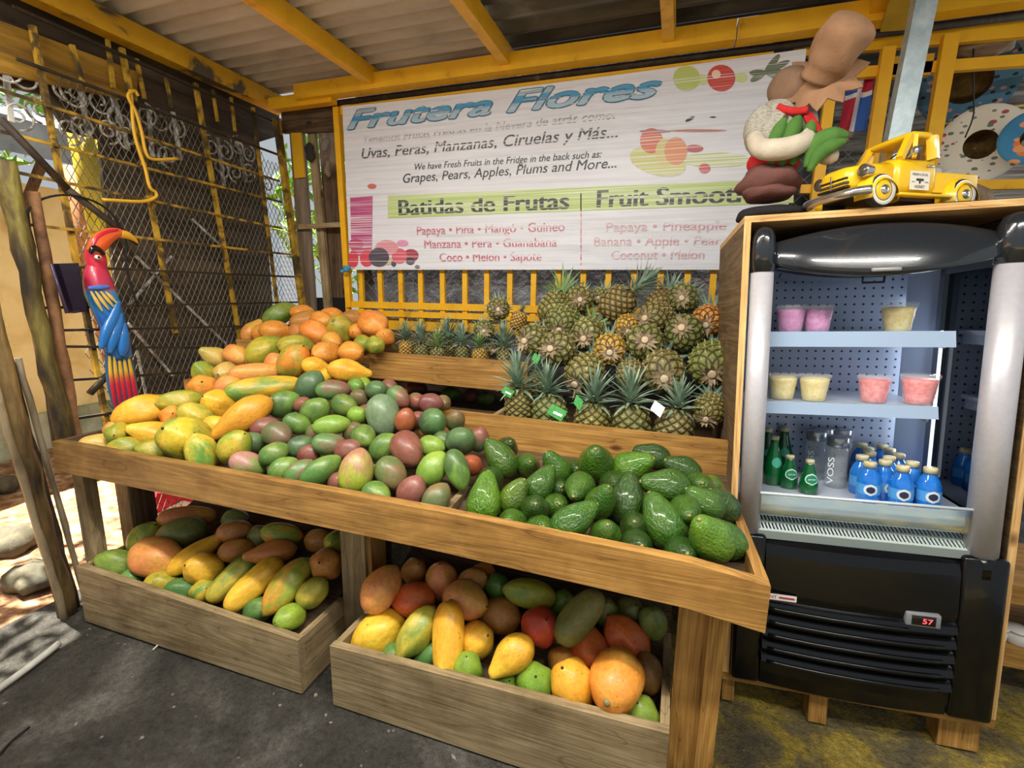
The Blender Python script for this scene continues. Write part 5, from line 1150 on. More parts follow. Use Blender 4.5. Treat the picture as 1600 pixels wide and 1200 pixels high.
def lying(px, py, rpx, bpx, label, ripe=False, crown=0, aspect=1.25, back=0.0, has_crown=True):
    """base turned towards the viewer; bpx is where the cut stem shows"""
    p = solve_ray(px, py, prof_pine, 1.9, 2.6); u = ray(px, py); u = u / np.linalg.norm(u); p = p + u * back
    sc = fwd(p) / F_PX; r = rpx * sc * 0.97; h = r * aspect
    cr_ = M[:, 0] - u * (M[:, 0] @ u); cr_ /= np.linalg.norm(cr_); cd_ = np.cross(u, cr_)
    dx, dy = (bpx[0] - px) * sc / h, (bpx[1] - py) * sc / h
    q = min(0.98, math.hypot(dx, dy)); k = math.sqrt(1 - q * q)
    ax = -(cr_ * dx + cd_ * dy) + u * k; ax /= np.linalg.norm(ax)
    o = link('pineapple', PB[2] if ripe else PB[len(PINES) % 2])
    place(o, p + u * (h - r) * 0.4, ax, r, h, r * 1.9, crown, label, None, has_crown=has_crown, roll=0.5 * len(PINES))
# standing in the front of the bin
standing(*Pc(205, 930), 22, Pc(205, 838), Pc(190, 560), 'standing pineapple with a green tag at the left end of the front pineapple row', tagc=(*Pc(135, 850), 23, 18, 0), Y=1.985)
standing(*Pc(395, 985), 27, Pc(420, 900), Pc(405, 670), 'standing pineapple with a large green tag on its front, second in the front row', 1, tagc=(*Pc(440, 978), 34, 26, 0), Y=1.985)
standing(*Pc(660, 1045), 28, Pc(660, 970), Pc(690, 710), 'standing pineapple with a dark green tag at its left, third in the front row', 0, tagc=(*Pc(575, 915), 16, 24, 0), Y=1.985)
standing(*Pc(905, 1058), 29, Pc(900, 942), Pc(900, 665), 'standing pineapple without a tag, fourth in the front pineapple row', 1, Y=1.985)
standing(*Pc(1170, 1085), 29, Pc(1185, 1000), Pc(1235, 770), 'standing pineapple with a white paper tag, fifth in the front row', 0, tagc=(*Pc(1070, 955), 22, 26, 1), Y=1.985)
standing(*Pc(315, 800), 16, Pc(330, 740), Pc(345, 610), 'narrow pineapple standing behind the first two front pineapples', 1, Y=2.12, tagc=(*Pc(310, 640), 14, 17, 0))
# heaped, base towards the viewer
lying(*Pc(1390, 960), 24, Pc(1372, 1020), 'pineapple lying beside the rack side, low at the right end of the front row')
lying(*Pc(1105, 715), 33, Pc(1112, 765), 'large pineapple showing its cut stem above the fourth and fifth front crowns')
lying(*Pc(1405, 670), 34, Pc(1410, 735), 'largest pineapple at the right edge, pale stem with hanging dry bracts')
lying(*Pc(615, 730), 29, Pc(555, 800), 'pineapple tilted down between the second and third front crowns')
lying(*Pc(900, 735), 22, Pc(905, 790), 'shaded pineapple behind the fourth front crown', back=0.03)
lying(*Pc(455, 580), 28, Pc(402, 578), 'pineapple with pinkish base just above the green-tagged front pineapples')
lying(*Pc(770, 582), 25, Pc(770, 602), 'half orange pineapple with a green shoot at its base, centre of the heap', ripe=True)
lying(*Pc(990, 540), 29, Pc(990, 525), 'round pineapple facing the viewer squarely, right of the half orange one')
lying(*Pc(1240, 490), 29, Pc(1220, 450), 'pineapple with a purplish base, right of centre in the heap')
lying(*Pc(1385, 400), 24, Pc(1375, 430), 'yellowish pineapple high against the cabinet side', ripe=True)
lying(*Pc(300, 525), 25, Pc(240, 530), 'pineapple with a pinkish left-facing base at the left of the heap')
lying(*Pc(635, 482), 25, Pc(608, 515), 'pineapple left of centre with a fresh crown poking out behind it', crown=2)
lying(*Pc(482, 405), 25, Pc(455, 462), 'green pineapple with downward base in the upper left of the heap')
lying(*Pc(880, 442), 19, Pc(885, 470), 'small brownish pineapple wedged behind the half orange one', ripe=True, back=0.03)
lying(*Pc(1065, 385), 25, Pc(995, 388), 'pineapple with a white star of bracts facing left, upper right of the heap')
lying(*Pc(1230, 265), 23, Pc(1222, 262), 'topmost pineapple at the right, dark dry base towards the viewer')
lying(*Pc(1090, 285), 20, Pc(1050, 330), 'pineapple near the top right, just left of the topmost one', back=0.03)
lying(*Pc(582, 272), 21, Pc(585, 272), 'dry brown pineapple at the top of the heap, left of the crowned one')
lying(*Pc(420, 325), 23, Pc(380, 400), 'green pineapple at the top left of the heap, with a bright leaf tip', crown=2, back=0.02)
lying(*Pc(715, 250), 14, Pc(700, 260), 'small pineapple half hidden behind the top crowned pineapple', back=0.05)
# the one with its crown up to the right
p = solve_ray(*Pc(820, 295), prof_pine, 1.9, 2.6); sc = fwd(p) / F_PX
a = np.array(at_y(*Pc(905, 258), p[1])); b2 = np.array(at_y(*Pc(1090, 110), p[1])); ax = (b2 - a) / np.linalg.norm(b2 - a)
o = link('pineapple', PB[0]); place(o, p, ax, 25 * sc, 29 * sc, np.linalg.norm(b2 - a) / 1.2, 0, 'pineapple lying at the very top with its crown pointing up right', None)
# left end: small ones in the tray
TRAYY = 2.34
for (bx, by, r, cb, ct, lab, ripe, cw, Y) in (
    ((235, 560), None, 78, (225, 490), (215, 265), 'small orange pineapple at the left end of the tray', True, 0, 2.32),
    ((400, 605), None, 90, (410, 555), (395, 290), 'small pineapple second from left in the tray, long upright crown', False, 1, 2.32),
    ((560, 640), None, 80, (560, 590), (560, 370), 'small pineapple third from left in the tray, short pale crown', False, 2, 2.29),
    ((690, 590), None, 75, (680, 525), (645, 215), 'small pineapple with the tallest crown, set back in the tray', False, 0, 2.42),
    ((820, 615), None, 82, (830, 550), (820, 290), 'small pineapple fifth from left in the tray', False, 1, 2.33),
    ((1000, 655), None, 85, (990, 610), (985, 430), 'small yellow pineapple with a short pale crown in the tray', True, 2, 2.28),
    ((1255, 640), None, 80, (1265, 580), (1265, 270), 'small pineapple with a big blue-green crown at the right end of the tray', False, 0, 2.28)):
    x_, y_ = bx
    standing(*Pm(x_, y_), r * .15, Pm(*cb), Pm(*ct), lab, cw, ripe, Y=Y)
standing(*Pm(1400, 270), 12.5, Pm(1440, 200), Pm(1490, 100), 'small ripe orange pineapple standing behind the tray, crown to the right', 0, True, Y=2.42)
for (c, r, bs, lab, Y) in (((1190, 150), 115 * .15, (1190, 150), 'topmost pineapple at the left, white base and one long bract', 2.42), ((1040, 375), 105 * .15, (1030, 372), 'pineapple with a pinkish white base above the tray', 2.42), ((1130, 580), 70 * .15, (1130, 590), 'dark shaded pineapple low between the tray crowns', 2.36)):
    pfo = prof_pine
    p = np.array(at_y(*Pm(*c), Y)); u = ray(*Pm(*c)); u = u / np.linalg.norm(u); sc = fwd(p) / F_PX
    o = link('pineapple', PB[len(PINES) % 2]); place(o, p, u + np.array((0, 0, 0.05)), r * sc, r * sc * 1.2, r * sc * 1.8, 0, lab, None)

# ------------------------------------------------------------------ drinks cooler in its plywood cabinet (its floor is uneven, so it leans a little)
FO = np.array([0.611, 1.6996, 0.1394])
_FR = np.array([[0.9984, -0.0371, -0.0437], [0.0394, 0.9979, 0.0521], [0.0417, -0.0537, 0.9977]])
_u, _s, _v = np.linalg.svd(_FR); FR3 = _u @ _v
FM = Matrix([[*FR3[0], FO[0]], [*FR3[1], FO[1]], [*FR3[2], FO[2]], [0, 0, 0, 1]])
def f_at(px, py, axis, val):
    d = FR3.T @ ray(px, py); o = FR3.T @ (EYE - FO); t = (val - o[axis]) / d[axis]; return o + d * t
def fthing(name, label, cat, l=(0, 0, 0), group=None, rz=0.0):
    return thing(name, label, cat, group=group, mat=FM @ Matrix.Translation(Vector(l)) @ Matrix.Rotation(rz, 4, 'Z'))
PLX, PLY, PLZ = WOODS['ply', 0], WOODS['ply', 1], WOODS['ply', 2]
cab = fthing('plywood_cabinet', 'plywood cabinet on short posts boxing in the black drinks cooler', 'cabinet')
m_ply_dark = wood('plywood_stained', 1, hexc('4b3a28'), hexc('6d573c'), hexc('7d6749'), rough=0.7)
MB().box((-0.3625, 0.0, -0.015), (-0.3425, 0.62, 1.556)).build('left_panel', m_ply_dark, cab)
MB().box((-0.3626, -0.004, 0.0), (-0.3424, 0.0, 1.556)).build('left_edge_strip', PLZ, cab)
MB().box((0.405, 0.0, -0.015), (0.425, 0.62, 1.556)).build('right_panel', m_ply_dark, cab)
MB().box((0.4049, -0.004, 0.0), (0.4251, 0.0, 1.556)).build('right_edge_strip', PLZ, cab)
MB().box((-0.3626, -0.004, 1.556), (0.4251, 0.62, 1.576)).build('top_panel', PLX, cab)
MB().box((-0.3626, -0.002, -0.03), (0.4251, 0.62, -0.004)).build('base_panel', WOODS['pine', 0], cab)
MB().box((-0.3425, 0.60, 0.0), (0.405, 0.615, 1.556)).build('back_panel', WOODS['dark', 2], cab)
for px0, px1, y0 in ((-0.36, -0.32, 0.01), (-0.085, -0.03, 0.0), (0.30, 0.41, 0.03), (-0.36, -0.32, 0.5), (0.33, 0.41, 0.5)):
    zb = -0.135 - 0.0417 * (px0 + px1) / 2 + 0.0537 * y0
    MB().box((px0, y0, zb + 0.002), (px1, y0 + 0.07, -0.03)).build('post', WOODS['pine', 2], cab)
co = fthing('drinks_cooler', 'black open-front drinks cooler with silver columns and lit shelves', 'refrigerator')
X0, X1 = -0.340, 0.402
m_blk = plain('cooler_black', hexc('07080b'), 0.24, spec=0.4, coat=0.15)
m_canopy = plain('cooler_canopy', hexc('23262a'), 0.18, coat=0.6)
m_silver = mottled('brushed_silver', [(0.3, hexc('bab7bc')), (0.7, hexc('c3c0c5'))], 60, 0.42, 0.3, bmp=0.0, spec=0.5)
def bulge_panel(zs, ys, x0, x1, bow, nx=24, back=0.06):
    """front skin: profile (z, y) swept across x, bowed forward in the middle"""
    b = MB(); vs = []; fs = []
    for i in range(nx + 1):
        u = i / nx; x = x0 + (x1 - x0) * u; k = 1 - (2 * u - 1) ** 2
        for z, y in zip(zs, ys): vs.append((x, y - bow * k, z))
        for z in (zs[-1], zs[0]): vs.append((x, back, z))
    m_ = len(zs) + 2
    for i in range(nx):
        for j in range(m_): fs.append((i * m_ + j, i * m_ + (j + 1) % m_, (i + 1) * m_ + (j + 1) % m_, (i + 1) * m_ + j))
    fs += [list(range(m_))[::-1], [nx * m_ + j for j in range(m_)]]
    b.add(vs, fs, True); return b
# lower body: flared front, louvres
zs = [0.0, 0.05, 0.09]; ys = [-0.02, -0.03, -0.032]
for k in range(5):
    z = 0.09 + k * 0.048
    zs += [z + 0.006, z + 0.026, z + 0.034, z + 0.044]; ys += [-0.046, -0.038, -0.026, -0.028]
zs += [0.345, 0.47, 0.505, 0.52]; ys += [-0.034, -0.028, -0.02, 0.0]
o = bulge_panel(zs, ys, -0.25, 0.285, 0.02, 28, 0.5).build('lower_body', m_blk, co)
o.data.polygons.foreach_set('use_smooth', [False] * len(o.data.polygons))
for s, a, b_ in ((-1, X0, -0.25), (1, 0.285, X1)):
    MB().rbox((a, -0.035, 0.0), (b_, 0.5, 0.535), 0.014, 3).build('side_cheek', m_blk, co)
# slats between louvres
for k in range(5):
    z = 0.09 + k * 0.048; pts = [(x, -0.044 - 0.02 * (1 - ((x - 0.0175) / 0.2675) ** 2), z + 0.008) for x in np.linspace(-0.235, 0.25 - (0.1 if k == 4 else 0), 18)]
    MB().tube(pts, 0.007, 8).build('louvre', m_blk, co)
# columns
for (xa, xb, nm) in ((-0.335, -0.268, 0), (0.30, 0.385, 1)):
    cx0 = (xa + xb) / 2; r = (xb - xa) / 2
    MB().lathe([(r, 0.53), (r, 1.405)], 28, (cx0, 0.005, 0), sy=0.9).build('column', m_silver, co)
    MB().lathe([(r * 1.06, 1.40), (r * 1.06, 1.47), (r * 1.0, 1.505), (r * 0.75, 1.53), (r * 0.3, 1.54), (0.002, 1.542)], 28, (cx0, 0.005, 0), sy=0.9).build('column_cap', m_canopy, co)
    MB().lathe([(r * 1.08, 0.47), (r * 1.08, 0.532)], 28, (cx0, 0.005, 0), sy=0.9).build('column_foot', m_blk, co)
# canopy, bowed in plan and lens shaped in elevation
b = MB(); vs = []; fs = []; nx = 30; mm = 10
for i in range(nx + 1):
    u = i / nx; x = -0.275 + 0.60 * u; k = 1 - (2 * u - 1) ** 2
    zt, zb = 1.490 + 0.042 * k, 1.425 - 0.045 * k
    for j in range(mm + 1):
        v = j / mm; vs.append((x, 0.0 - 0.055 * k ** 0.7 * (0.35 + 0.65 * (1 - v) ** 0.8) + 0.03 * v ** 3, zb + (zt - zb) * v))
    vs += [(x, 0.3, zt), (x, 0.3, zb)]
m_ = mm + 3
for i in range(nx):
    for j in range(m_): fs.append((i * m_ + j, i * m_ + (j + 1) % m_, (i + 1) * m_ + (j + 1) % m_, (i + 1) * m_ + j))
fs += [list(range(m_))[::-1], [nx * m_ + j for j in range(m_)]]
b.add(vs, fs, True); b.build('canopy', m_canopy, co)
c0 = f_at(1380, 421, 1, -0.055)
MB().rbox((c0[0] - 0.03, -0.062, c0[2] - 0.006), (c0[0] + 0.045, -0.05, c0[2] + 0.006), 0.004).build('badge_plate', plain('grey_badge', hexc('9a9a9a'), 0.3, 0.4), co)
hk = f_at(1364, 438, 1, 0.06)
MB().tube([(hk[0] - 0.028, 0.06, hk[2] + 0.02), (hk[0] - 0.028, 0.06, hk[2] - 0.006), (hk[0] + 0.03, 0.06, hk[2] - 0.006), (hk[0] + 0.03, 0.06, hk[2] + 0.02)], 0.004, 6).build('curtain_handle', m_black_matte, co)
# inside
m_inner = plain('white_enamel', hexc('8f9bb0'), 0.35)
def perforated():
    m, nt, N, L, B = new_mat('perforated_panel')
    v = coords(N, L, (1, 1, 1))
    sp = N.new('ShaderNodeSeparateXYZ'); L.new(v, sp.inputs[0])
    def cell(sock, size, off):
        a = N.new('ShaderNodeMath'); a.operation = 'MULTIPLY_ADD'; a.inputs[1].default_value = 1 / size; a.inputs[2].default_value = off; L.new(sock, a.inputs[0])
        f = N.new('ShaderNodeMath'); f.operation = 'FRACT'; L.new(a.outputs[0], f.inputs[0])
        s = N.new('ShaderNodeMath'); s.operation = 'SUBTRACT'; s.inputs[1].default_value = 0.5; L.new(f.outputs[0], s.inputs[0]); return s.outputs[0]
    a, b_ = cell(sp.outputs[0], 0.030, 0.0), cell(sp.outputs[2], 0.030, 0.0)
    p1 = N.new('ShaderNodeMath'); p1.operation = 'MULTIPLY'; L.new(a, p1.inputs[0]); L.new(a, p1.inputs[1])
    p2 = N.new('ShaderNodeMath'); p2.operation = 'MULTIPLY_ADD'; L.new(b_, p2.inputs[0]); L.new(b_, p2.inputs[1]); L.new(p1.outputs[0], p2.inputs[2])
    r = ramp(N, [(0.0, hexc('16181d')), (0.018, hexc('16181d')), (0.022, hexc('8f9ab0'))], 'LINEAR'); L.new(p2.outputs[0], r.inputs[0])
    L.new(r.outputs[0], B.inputs['Base Color']); B.inputs['Roughness'].default_value = 0.3; B.inputs['Metallic'].default_value = 0.2
    return m
MB().box((-0.33, 0.44, 0.62), (0.272, 0.45, 1.44)).build('back_panel', perforated(), co)
MB().hexa([(0.272, 0.44, 0.62), (0.345, 0.36, 0.62), (0.345, 0.37, 0.62), (0.272, 0.45, 0.62), (0.272, 0.44, 1.44), (0.345, 0.36, 1.44), (0.345, 0.37, 1.44), (0.272, 0.45, 1.44)]).build('back_corner_panel', m_inner, co)
MB().box((-0.335, 0.02, 1.44), (0.345, 0.45, 1.452)).build('ceiling_panel', m_inner, co)
def glass_mat(name, tint, gl=0.12):
    m, nt, N, L, B = new_mat(name)
    N.remove(B); out = N['Material Output']
    tr_ = N.new('ShaderNodeBsdfTransparent'); tr_.inputs[0].default_value = rgb(tint)
    g = N.new('ShaderNodeBsdfGlossy'); g.inputs['Roughness'].default_value = 0.03
    fz_ = N.new('ShaderNodeFresnel'); fz_.inputs[0].default_value = 1.5
    mx = N.new('ShaderNodeMixShader'); L.new(fz_.outputs[0], mx.inputs[0]); L.new(tr_.outputs[0], mx.inputs[1]); L.new(g.outputs[0], mx.inputs[2]); L.new(mx.outputs[0], out.inputs[0])
    MATS[name] = m; return m
m_glass = glass_mat('clear_glass', (0.93, 0.97, 0.97))
m_glass_d = glass_mat('tinted_glass', (0.45, 0.5, 0.48))
MB().box((0.352, 0.03, 0.60), (0.358, 0.36, 1.44)).build('side_glass', m_glass_d, co)
MB().box((-0.348, 0.03, 0.60), (-0.342, 0.44, 1.44)).build('side_glass', m_glass_d, co)
MB().box((0.338, 0.34, 0.60), (0.352, 0.37, 1.44)).build('glass_frame', plain('grey_frame', hexc('6d7782'), 0.35, 0.4), co)
MB().box((0.338, 0.03, 1.40), (0.352, 0.36, 1.43)).build('glass_frame', MATS['grey_frame'], co)
m_led = plain('cooler_led', (0.9, 0.95, 1), 0.4, emis=(0.78, 0.88, 1.0), estr=1.3)
a, b_ = f_at(1452, 440, 1, 0.28), f_at(1436, 725, 1, 0.28)
MB().box((0.333, 0.312, 0.68), (0.340, 0.322, 1.19)).build('led_strip', m_led, co)
MB().box((-0.26, 0.03, 1.425), (0.29, 0.05, 1.44)).build('led_strip', m_led, co)
# shelves with price rails
m_shelf = plain('shelf_white', hexc('b9c2cf'), 0.3, 0.1); m_rail = plain('price_rail', hexc('9fb3cc'), 0.2, 0.15, coat=0.5)
for z, xr, th_ in ((1.205, 0.262, 0.046), (0.968, 0.236, 0.036)):
    MB().box((-0.33, 0.09, z - 0.014), (xr, 0.435, z)).build('shelf', m_shelf, co)
    MB().hexa([(-0.33, 0.072, z - th_), (xr, 0.072, z - th_), (xr, 0.09, z - th_), (-0.33, 0.09, z - th_), (-0.33, 0.082, z + 0.004), (xr, 0.082, z + 0.004), (xr, 0.09, z + 0.004), (-0.33, 0.09, z + 0.004)]).build('price_rail', m_rail, co)
    MB().box((xr - 0.02, 0.1, z - 0.05), (xr - 0.014, 0.435, z - 0.014)).build('shelf_bracket', m_shelf, co)
# deck, grille and glass lip
DECK = 0.634
MB().box((-0.335, 0.055, DECK - 0.02), (0.345, 0.44, DECK)).build('deck', m_shelf, co)
MB().box((-0.335, 0.05, 0.59), (0.345, 0.056, DECK + 0.012)).build('deck_front', plain('deck_front_grey', hexc('9fb4c6'), 0.3, 0.05), co)
MB().box((-0.30, -0.012, 0.60), (0.325, -0.006, 0.672)).build('glass_lip', m_glass, co)
MB().tube([(-0.30, -0.009, 0.675), (0.325, -0.009, 0.675)], 0.005, 6).build('lip_trim', plain('lip_trim_white', hexc('c7d0d6'), 0.3), co)
g = MB(); m_grl = plain('grille_pale_green', hexc('a9b5b0'), 0.45)
def slot_grille(x0, x1, y0, y1, z0, z1, n):
    b = MB()
    w_ = (x1 - x0) / n; f = lambda y: z0 + (z1 - z0) * (y - y0) / (y1 - y0)
    bands = [(0, 0.12), (0.46, 0.54), (0.88, 1.0)]
    for a, c in bands:
        ya, yc = y0 + (y1 - y0) * a, y0 + (y1 - y0) * c
        b.hexa([(x0, ya, f(ya) - .004), (x1, ya, f(ya) - .004), (x1, yc, f(yc) - .004), (x0, yc, f(yc) - .004), (x0, ya, f(ya)), (x1, ya, f(ya)), (x1, yc, f(yc)), (x0, yc, f(yc))])
    for a, c in ((0.12, 0.46), (0.54, 0.88)):
        ya, yc = y0 + (y1 - y0) * a, y0 + (y1 - y0) * c
        for i in range(n + 1):
            xa = x0 + i * w_ - w_ * 0.25; xb = xa + w_ * 0.5; sh = w_ * 0.5
            xa, xb = max(x0, xa), min(x1, xb)
            b.hexa([(xa, ya, f(ya) - .004), (xb, ya, f(ya) - .004), (xb - sh, yc, f(yc) - .004), (xa - sh, yc, f(yc) - .004), (xa, ya, f(ya)), (xb, ya, f(ya)), (xb - sh, yc, f(yc)), (xa - sh, yc, f(yc))])
    return b
slot_grille(-0.295, 0.315, -0.012, 0.05, 0.545, 0.592, 56).build('air_grille', m_grl, co)
MB().box((-0.30, 0.0, 0.50), (0.32, 0.05, 0.515)).build('grille_tray', m_black_matte, co)
MB().box((-0.30, -0.015, 0.52), (0.32, -0.008, 0.546)).build('grille_front', plain('grille_front_grey', hexc('77827f'), 0.4), co)
# display, badge
d0, d1 = f_at(1415, 954, 1, -0.05), f_at(1468, 982, 1, -0.05)
MB().rbox((d0[0], -0.058, d1[2]), (d1[0], -0.03, d0[2]), 0.004).build('thermostat', plain('thermostat_grey', hexc('7c7d80'), 0.4), co)
MB().rbox((d0[0] + .014, -0.0595, d1[2] + .006), (d1[0] - .014, -0.057, d0[2] - .006), 0.002).build('display', m_black, co)
me = text_mesh('display_digits', '57', 0, 0.026, 0.016, plain('red_led', (0.9, 0.05, 0.05), 0.4, emis=(1, 0.06, 0.08), estr=4.0))
o = link('display_digits', me, co); o.location = (d0[0] + .042, -0.0605, (d0[2] + d1[2]) / 2 - .008)
s0, s1 = f_at(1196, 926, 1, -0.055), f_at(1244, 941, 1, -0.055)
MB().box((s0[0] - 0.05, -0.058, s1[2]), (s1[0], -0.056, s1[2] + 0.02)).build('maker_plate', plain('plate_white', hexc('d9d2d0'), 0.4), co)
me = text_mesh('plate_lettering', 'ANT', 0, 0.034, 0.011, plain('plate_red', hexc('a03030'), 0.4), bold=0.02)
o = link('plate_lettering', me, co); o.location = (s0[0] + 0.0, -0.0585, s1[2] + 0.005)
MB().box((s0[0] + 0.04, -0.0588, s1[2] + 0.007), (s1[0] - 0.006, -0.058, s1[2] + 0.013)).build('plate_bar', MATS['plate_red'], co)
# lamp of the cooler itself
ld = bpy.data.lights.new('cooler_lamp', 'AREA'); ld.shape = 'RECTANGLE'; ld.size = 0.5; ld.size_y = 0.04; ld.energy = 2.2; ld.color = (0.80, 0.89, 1.0)
lo_ = bpy.data.objects.new('cooler_lamp', ld); C.objects.link(lo_)
lo_.matrix_world = FM @ Matrix.Translation((0.0, 0.06, 1.418)) @ Matrix.Rotation(0.5, 4, 'X')
ld = bpy.data.lights.new('cooler_side_lamp', 'AREA'); ld.shape = 'RECTANGLE'; ld.size = 0.02; ld.size_y = 0.6; ld.energy = 1.3; ld.color = (0.80, 0.89, 1.0)
lo_ = bpy.data.objects.new('cooler_side_lamp', ld); C.objects.link(lo_)
lo_.matrix_world = FM @ Matrix.Translation((0.328, 0.30, 1.03)) @ Matrix.Rotation(PI / 2, 4, 'Y') @ Matrix.Rotation(PI / 2, 4, 'Z')
# ---- fruit cups
def cup_mat():
    m, nt, N, L, B = new_mat('clear_cup')
    B.inputs['Base Color'].default_value = (0.95, 0.95, 0.95, 1); B.inputs['Roughness'].default_value = 0.12; B.inputs['Alpha'].default_value = 0.16
    return m
m_cup = cup_mat()
CUPB = MB().lathe([(0.036, 0.0), (0.0385, 0.02), (0.043, 0.05), (0.047, 0.078), (0.050, 0.084), (0.050, 0.088), (0.048, 0.088)], 28, cap=False).mesh('fruit_cup', m_cup)
LIDM = MB().lathe([(0.051, 0.086), (0.052, 0.091), (0.046, 0.094), (0.002, 0.094)], 28, cap=False).mesh('lid', m_cup)
def filling(seed, amp):
    rr = random.Random(seed); b = MB()
    b.lathe([(0.001, 0.002), (0.034, 0.003), (0.0365, 0.02), (0.041, 0.05), (0.0435, 0.066), (0.0445, 0.076), (0.036, 0.080), (0.001, 0.081)], 24)
    for _ in range(26):
        a = rr.uniform(0, 6.28); z = rr.uniform(0.012, 0.062); r = 0.034 + 0.12 * z
        b.ball((r * 0.9 * math.cos(a), r * 0.9 * math.sin(a), z), rr.uniform(0.006, 0.011) * amp, 8, 6)
    return b
fills = {k: mottled('cup_fruit_' + k, [(0.3, hexc(a)), (0.7, hexc(b_))], 60, 0.35, bmp=0.2, rnd=True) for k, a, b_ in (('berry', 'b0489a', 'd08ab8'), ('mango', 'd8c05a', 'ece0a8'), ('melon', 'd84f56', 'efa0a0'))}
FILLM = {k: filling(i, 0.55).mesh('fruit_filling', fills[k]) for i, k in enumerate(fills)}
def cup(px, pyb, y, zs, k, label, s=1.0):
    l = f_at(px, pyb, 1, y); l = np.array((l[0], y, zs))
    o = link('fruit_cup', CUPB); o.matrix_world = FM @ Matrix.Translation(Vector(l)) @ Matrix.Scale(s, 4)
    link('lid', LIDM, o); link('fruit_filling', FILLM[k], o)
    tag(o, label, 'fruit cup', 'fruit cups in the cooler')
cup(1234, 515, 0.165, 1.2055, 'berry', 'pink-purple fruit cup at the left end of the top shelf')
cup(1276, 515, 0.175, 1.2055, 'berry', 'pink fruit cup second from left on the top shelf')
cup(1401, 518, 0.165, 1.2055, 'mango', 'pale yellow fruit cup alone at the right of the top shelf', 1.02)
cup(1221, 632, 0.17, 0.9685, 'mango', 'pale yellow fruit cup at the left end of the lower shelf')
cup(1270, 635, 0.15, 0.9685, 'mango', 'pale yellow fruit cup second from left on the lower shelf')
cup(1363, 640, 0.155, 0.9685, 'melon', 'red melon fruit cup third from left on the lower shelf')
cup(1433, 644, 0.145, 0.9685, 'melon', 'red melon fruit cup at the right end of the lower shelf', 1.06)
# ---- bottles
def solid_bottle(prof, n, mat, name): return MB().lathe(prof, n).mesh(name, mat)
m_grn = plain('green_glass', hexc('0c5a2a'), 0.06, spec=0.6, coat=0.6)
m_cap = mottled('pale_gold_cap', [(0.3, hexc('b9ad80')), (0.7, hexc('d8cfa6'))], 30, 0.4, bmp=0)
GB = [solid_bottle([(0.030, 0), (0.034, 0.006), (0.0345, 0.05), (0.033, 0.085), (0.027, 0.125), (0.018, 0.165), (0.0135, 0.19), (0.0135, 0.215)], 24, m_grn, 'green_bottle'),
      solid_bottle([(0.027, 0), (0.031, 0.006), (0.0315, 0.035), (0.029, 0.06), (0.022, 0.095), (0.0145, 0.122), (0.0125, 0.14)], 24, m_grn, 'green_bottle')]
GC = [MB().lathe([(0.0155, 0.205), (0.0155, 0.219), (0.014, 0.222), (0.001, 0.222)], 18).mesh('cap', m_cap), MB().lathe([(0.0145, 0.131), (0.0145, 0.144), (0.013, 0.147), (0.001, 0.147)], 18).mesh('cap', m_cap)]
def patch(r_of_z, z0, z1, half_ang, off, name, mat, n=12, mz=6, round_=False):
    """label wrapped on a bottle, facing -Y"""
    vs = []; fs = []
    for j in range(mz + 1):
        v = j / mz; z = z0 + (z1 - z0) * v
        ha = half_ang * (math.sqrt(max(0.02, 1 - (2 * v - 1) ** 2)) if round_ else 1)
        for i in range(n + 1):
            a = -PI / 2 - ha + 2 * ha * i / n; r = r_of_z(z) + off
            vs.append((r * math.cos(a), r * math.sin(a), z))
    for j in range(mz):
        for i in range(n): fs.append((j * (n + 1) + i, j * (n + 1) + i + 1, (j + 1) * (n + 1) + i + 1, (j + 1) * (n + 1) + i))
    b = MB(); b.add(vs, fs, True); return b
rg = [lambda z: float(np.interp(z, [0, .05, .085, .125, .165], [.034, .0345, .033, .027, .018])), lambda z: float(np.interp(z, [0, .035, .06, .095, .122], [.031, .0315, .029, .022, .0145]))]
m_lw = plain('label_white', hexc('cfe3d6'), 0.4); m_lg = plain('label_green', hexc('1d7f5c'), 0.4)
GL = [(patch(rg[0], 0.085, 0.13, 0.62, 0.0006, 'label', m_lw, round_=True).mesh('label', plain('label_teal', hexc('4fae92'), 0.35)), None),
      (patch(rg[1], 0.045, 0.092, 0.85, 0.0006, 'label', m_lw, round_=True).mesh('label', m_lw), patch(rg[1], 0.050, 0.087, 0.72, 0.0011, 'l', m_lg, round_=True).mesh('label_center', m_lg))]
txt = text_mesh('label_lettering', 'perrier', -0.013, 0.013, 0.007, m_lw, bold=0.02)
def at_deck(px, py, h):
    l = f_at(px, py, 2, DECK + h); return np.array((l[0], l[1], DECK))
def clampy(l, lo=0.085, hi=0.41): l[1] = min(max(l[1], lo), hi); return l
def green(px, py, big, label, yaw=0.0, tx=True):
    l = clampy(at_deck(px, py, 0.182 if big else 0.120)); i = 0 if big else 1
    o = link('green_bottle', GB[i]); o.matrix_world = FM @ Matrix.Translation(Vector(l)) @ Matrix.Rotation(yaw, 4, 'Z') @ Matrix.Diagonal((0.95, 0.95, 0.83, 1))
    link('cap', GC[i], o); link('label', GL[i][0], o)
    if GL[i][1]:
        link('label_center', GL[i][1], o)
        t = link('label_lettering', txt, o); t.location = (0, -rg[1](0.07) - 0.0022, 0.066); t.rotation_euler = (-0.28, 0, 0)
    tag(o, label, 'bottle', 'green mineral water bottles'); return l
BT = []
BT.append(green(1211, 682, 1, 'tall green glass bottle in front, beside the left silver column', 0.2))
BT.append(green(1201, 670, 1, 'tall green glass bottle half hidden behind the left silver column'))
BT.append(green(1216, 659, 1, 'tall green glass bottle at the back left of the cooler deck'))
BT.append(green(1226, 669, 1, 'tall green glass bottle second from the back, right of the rear one'))
BT.append(green(1235, 712, 0, 'short green bottle with round label, left of the pair in front', 0.1))
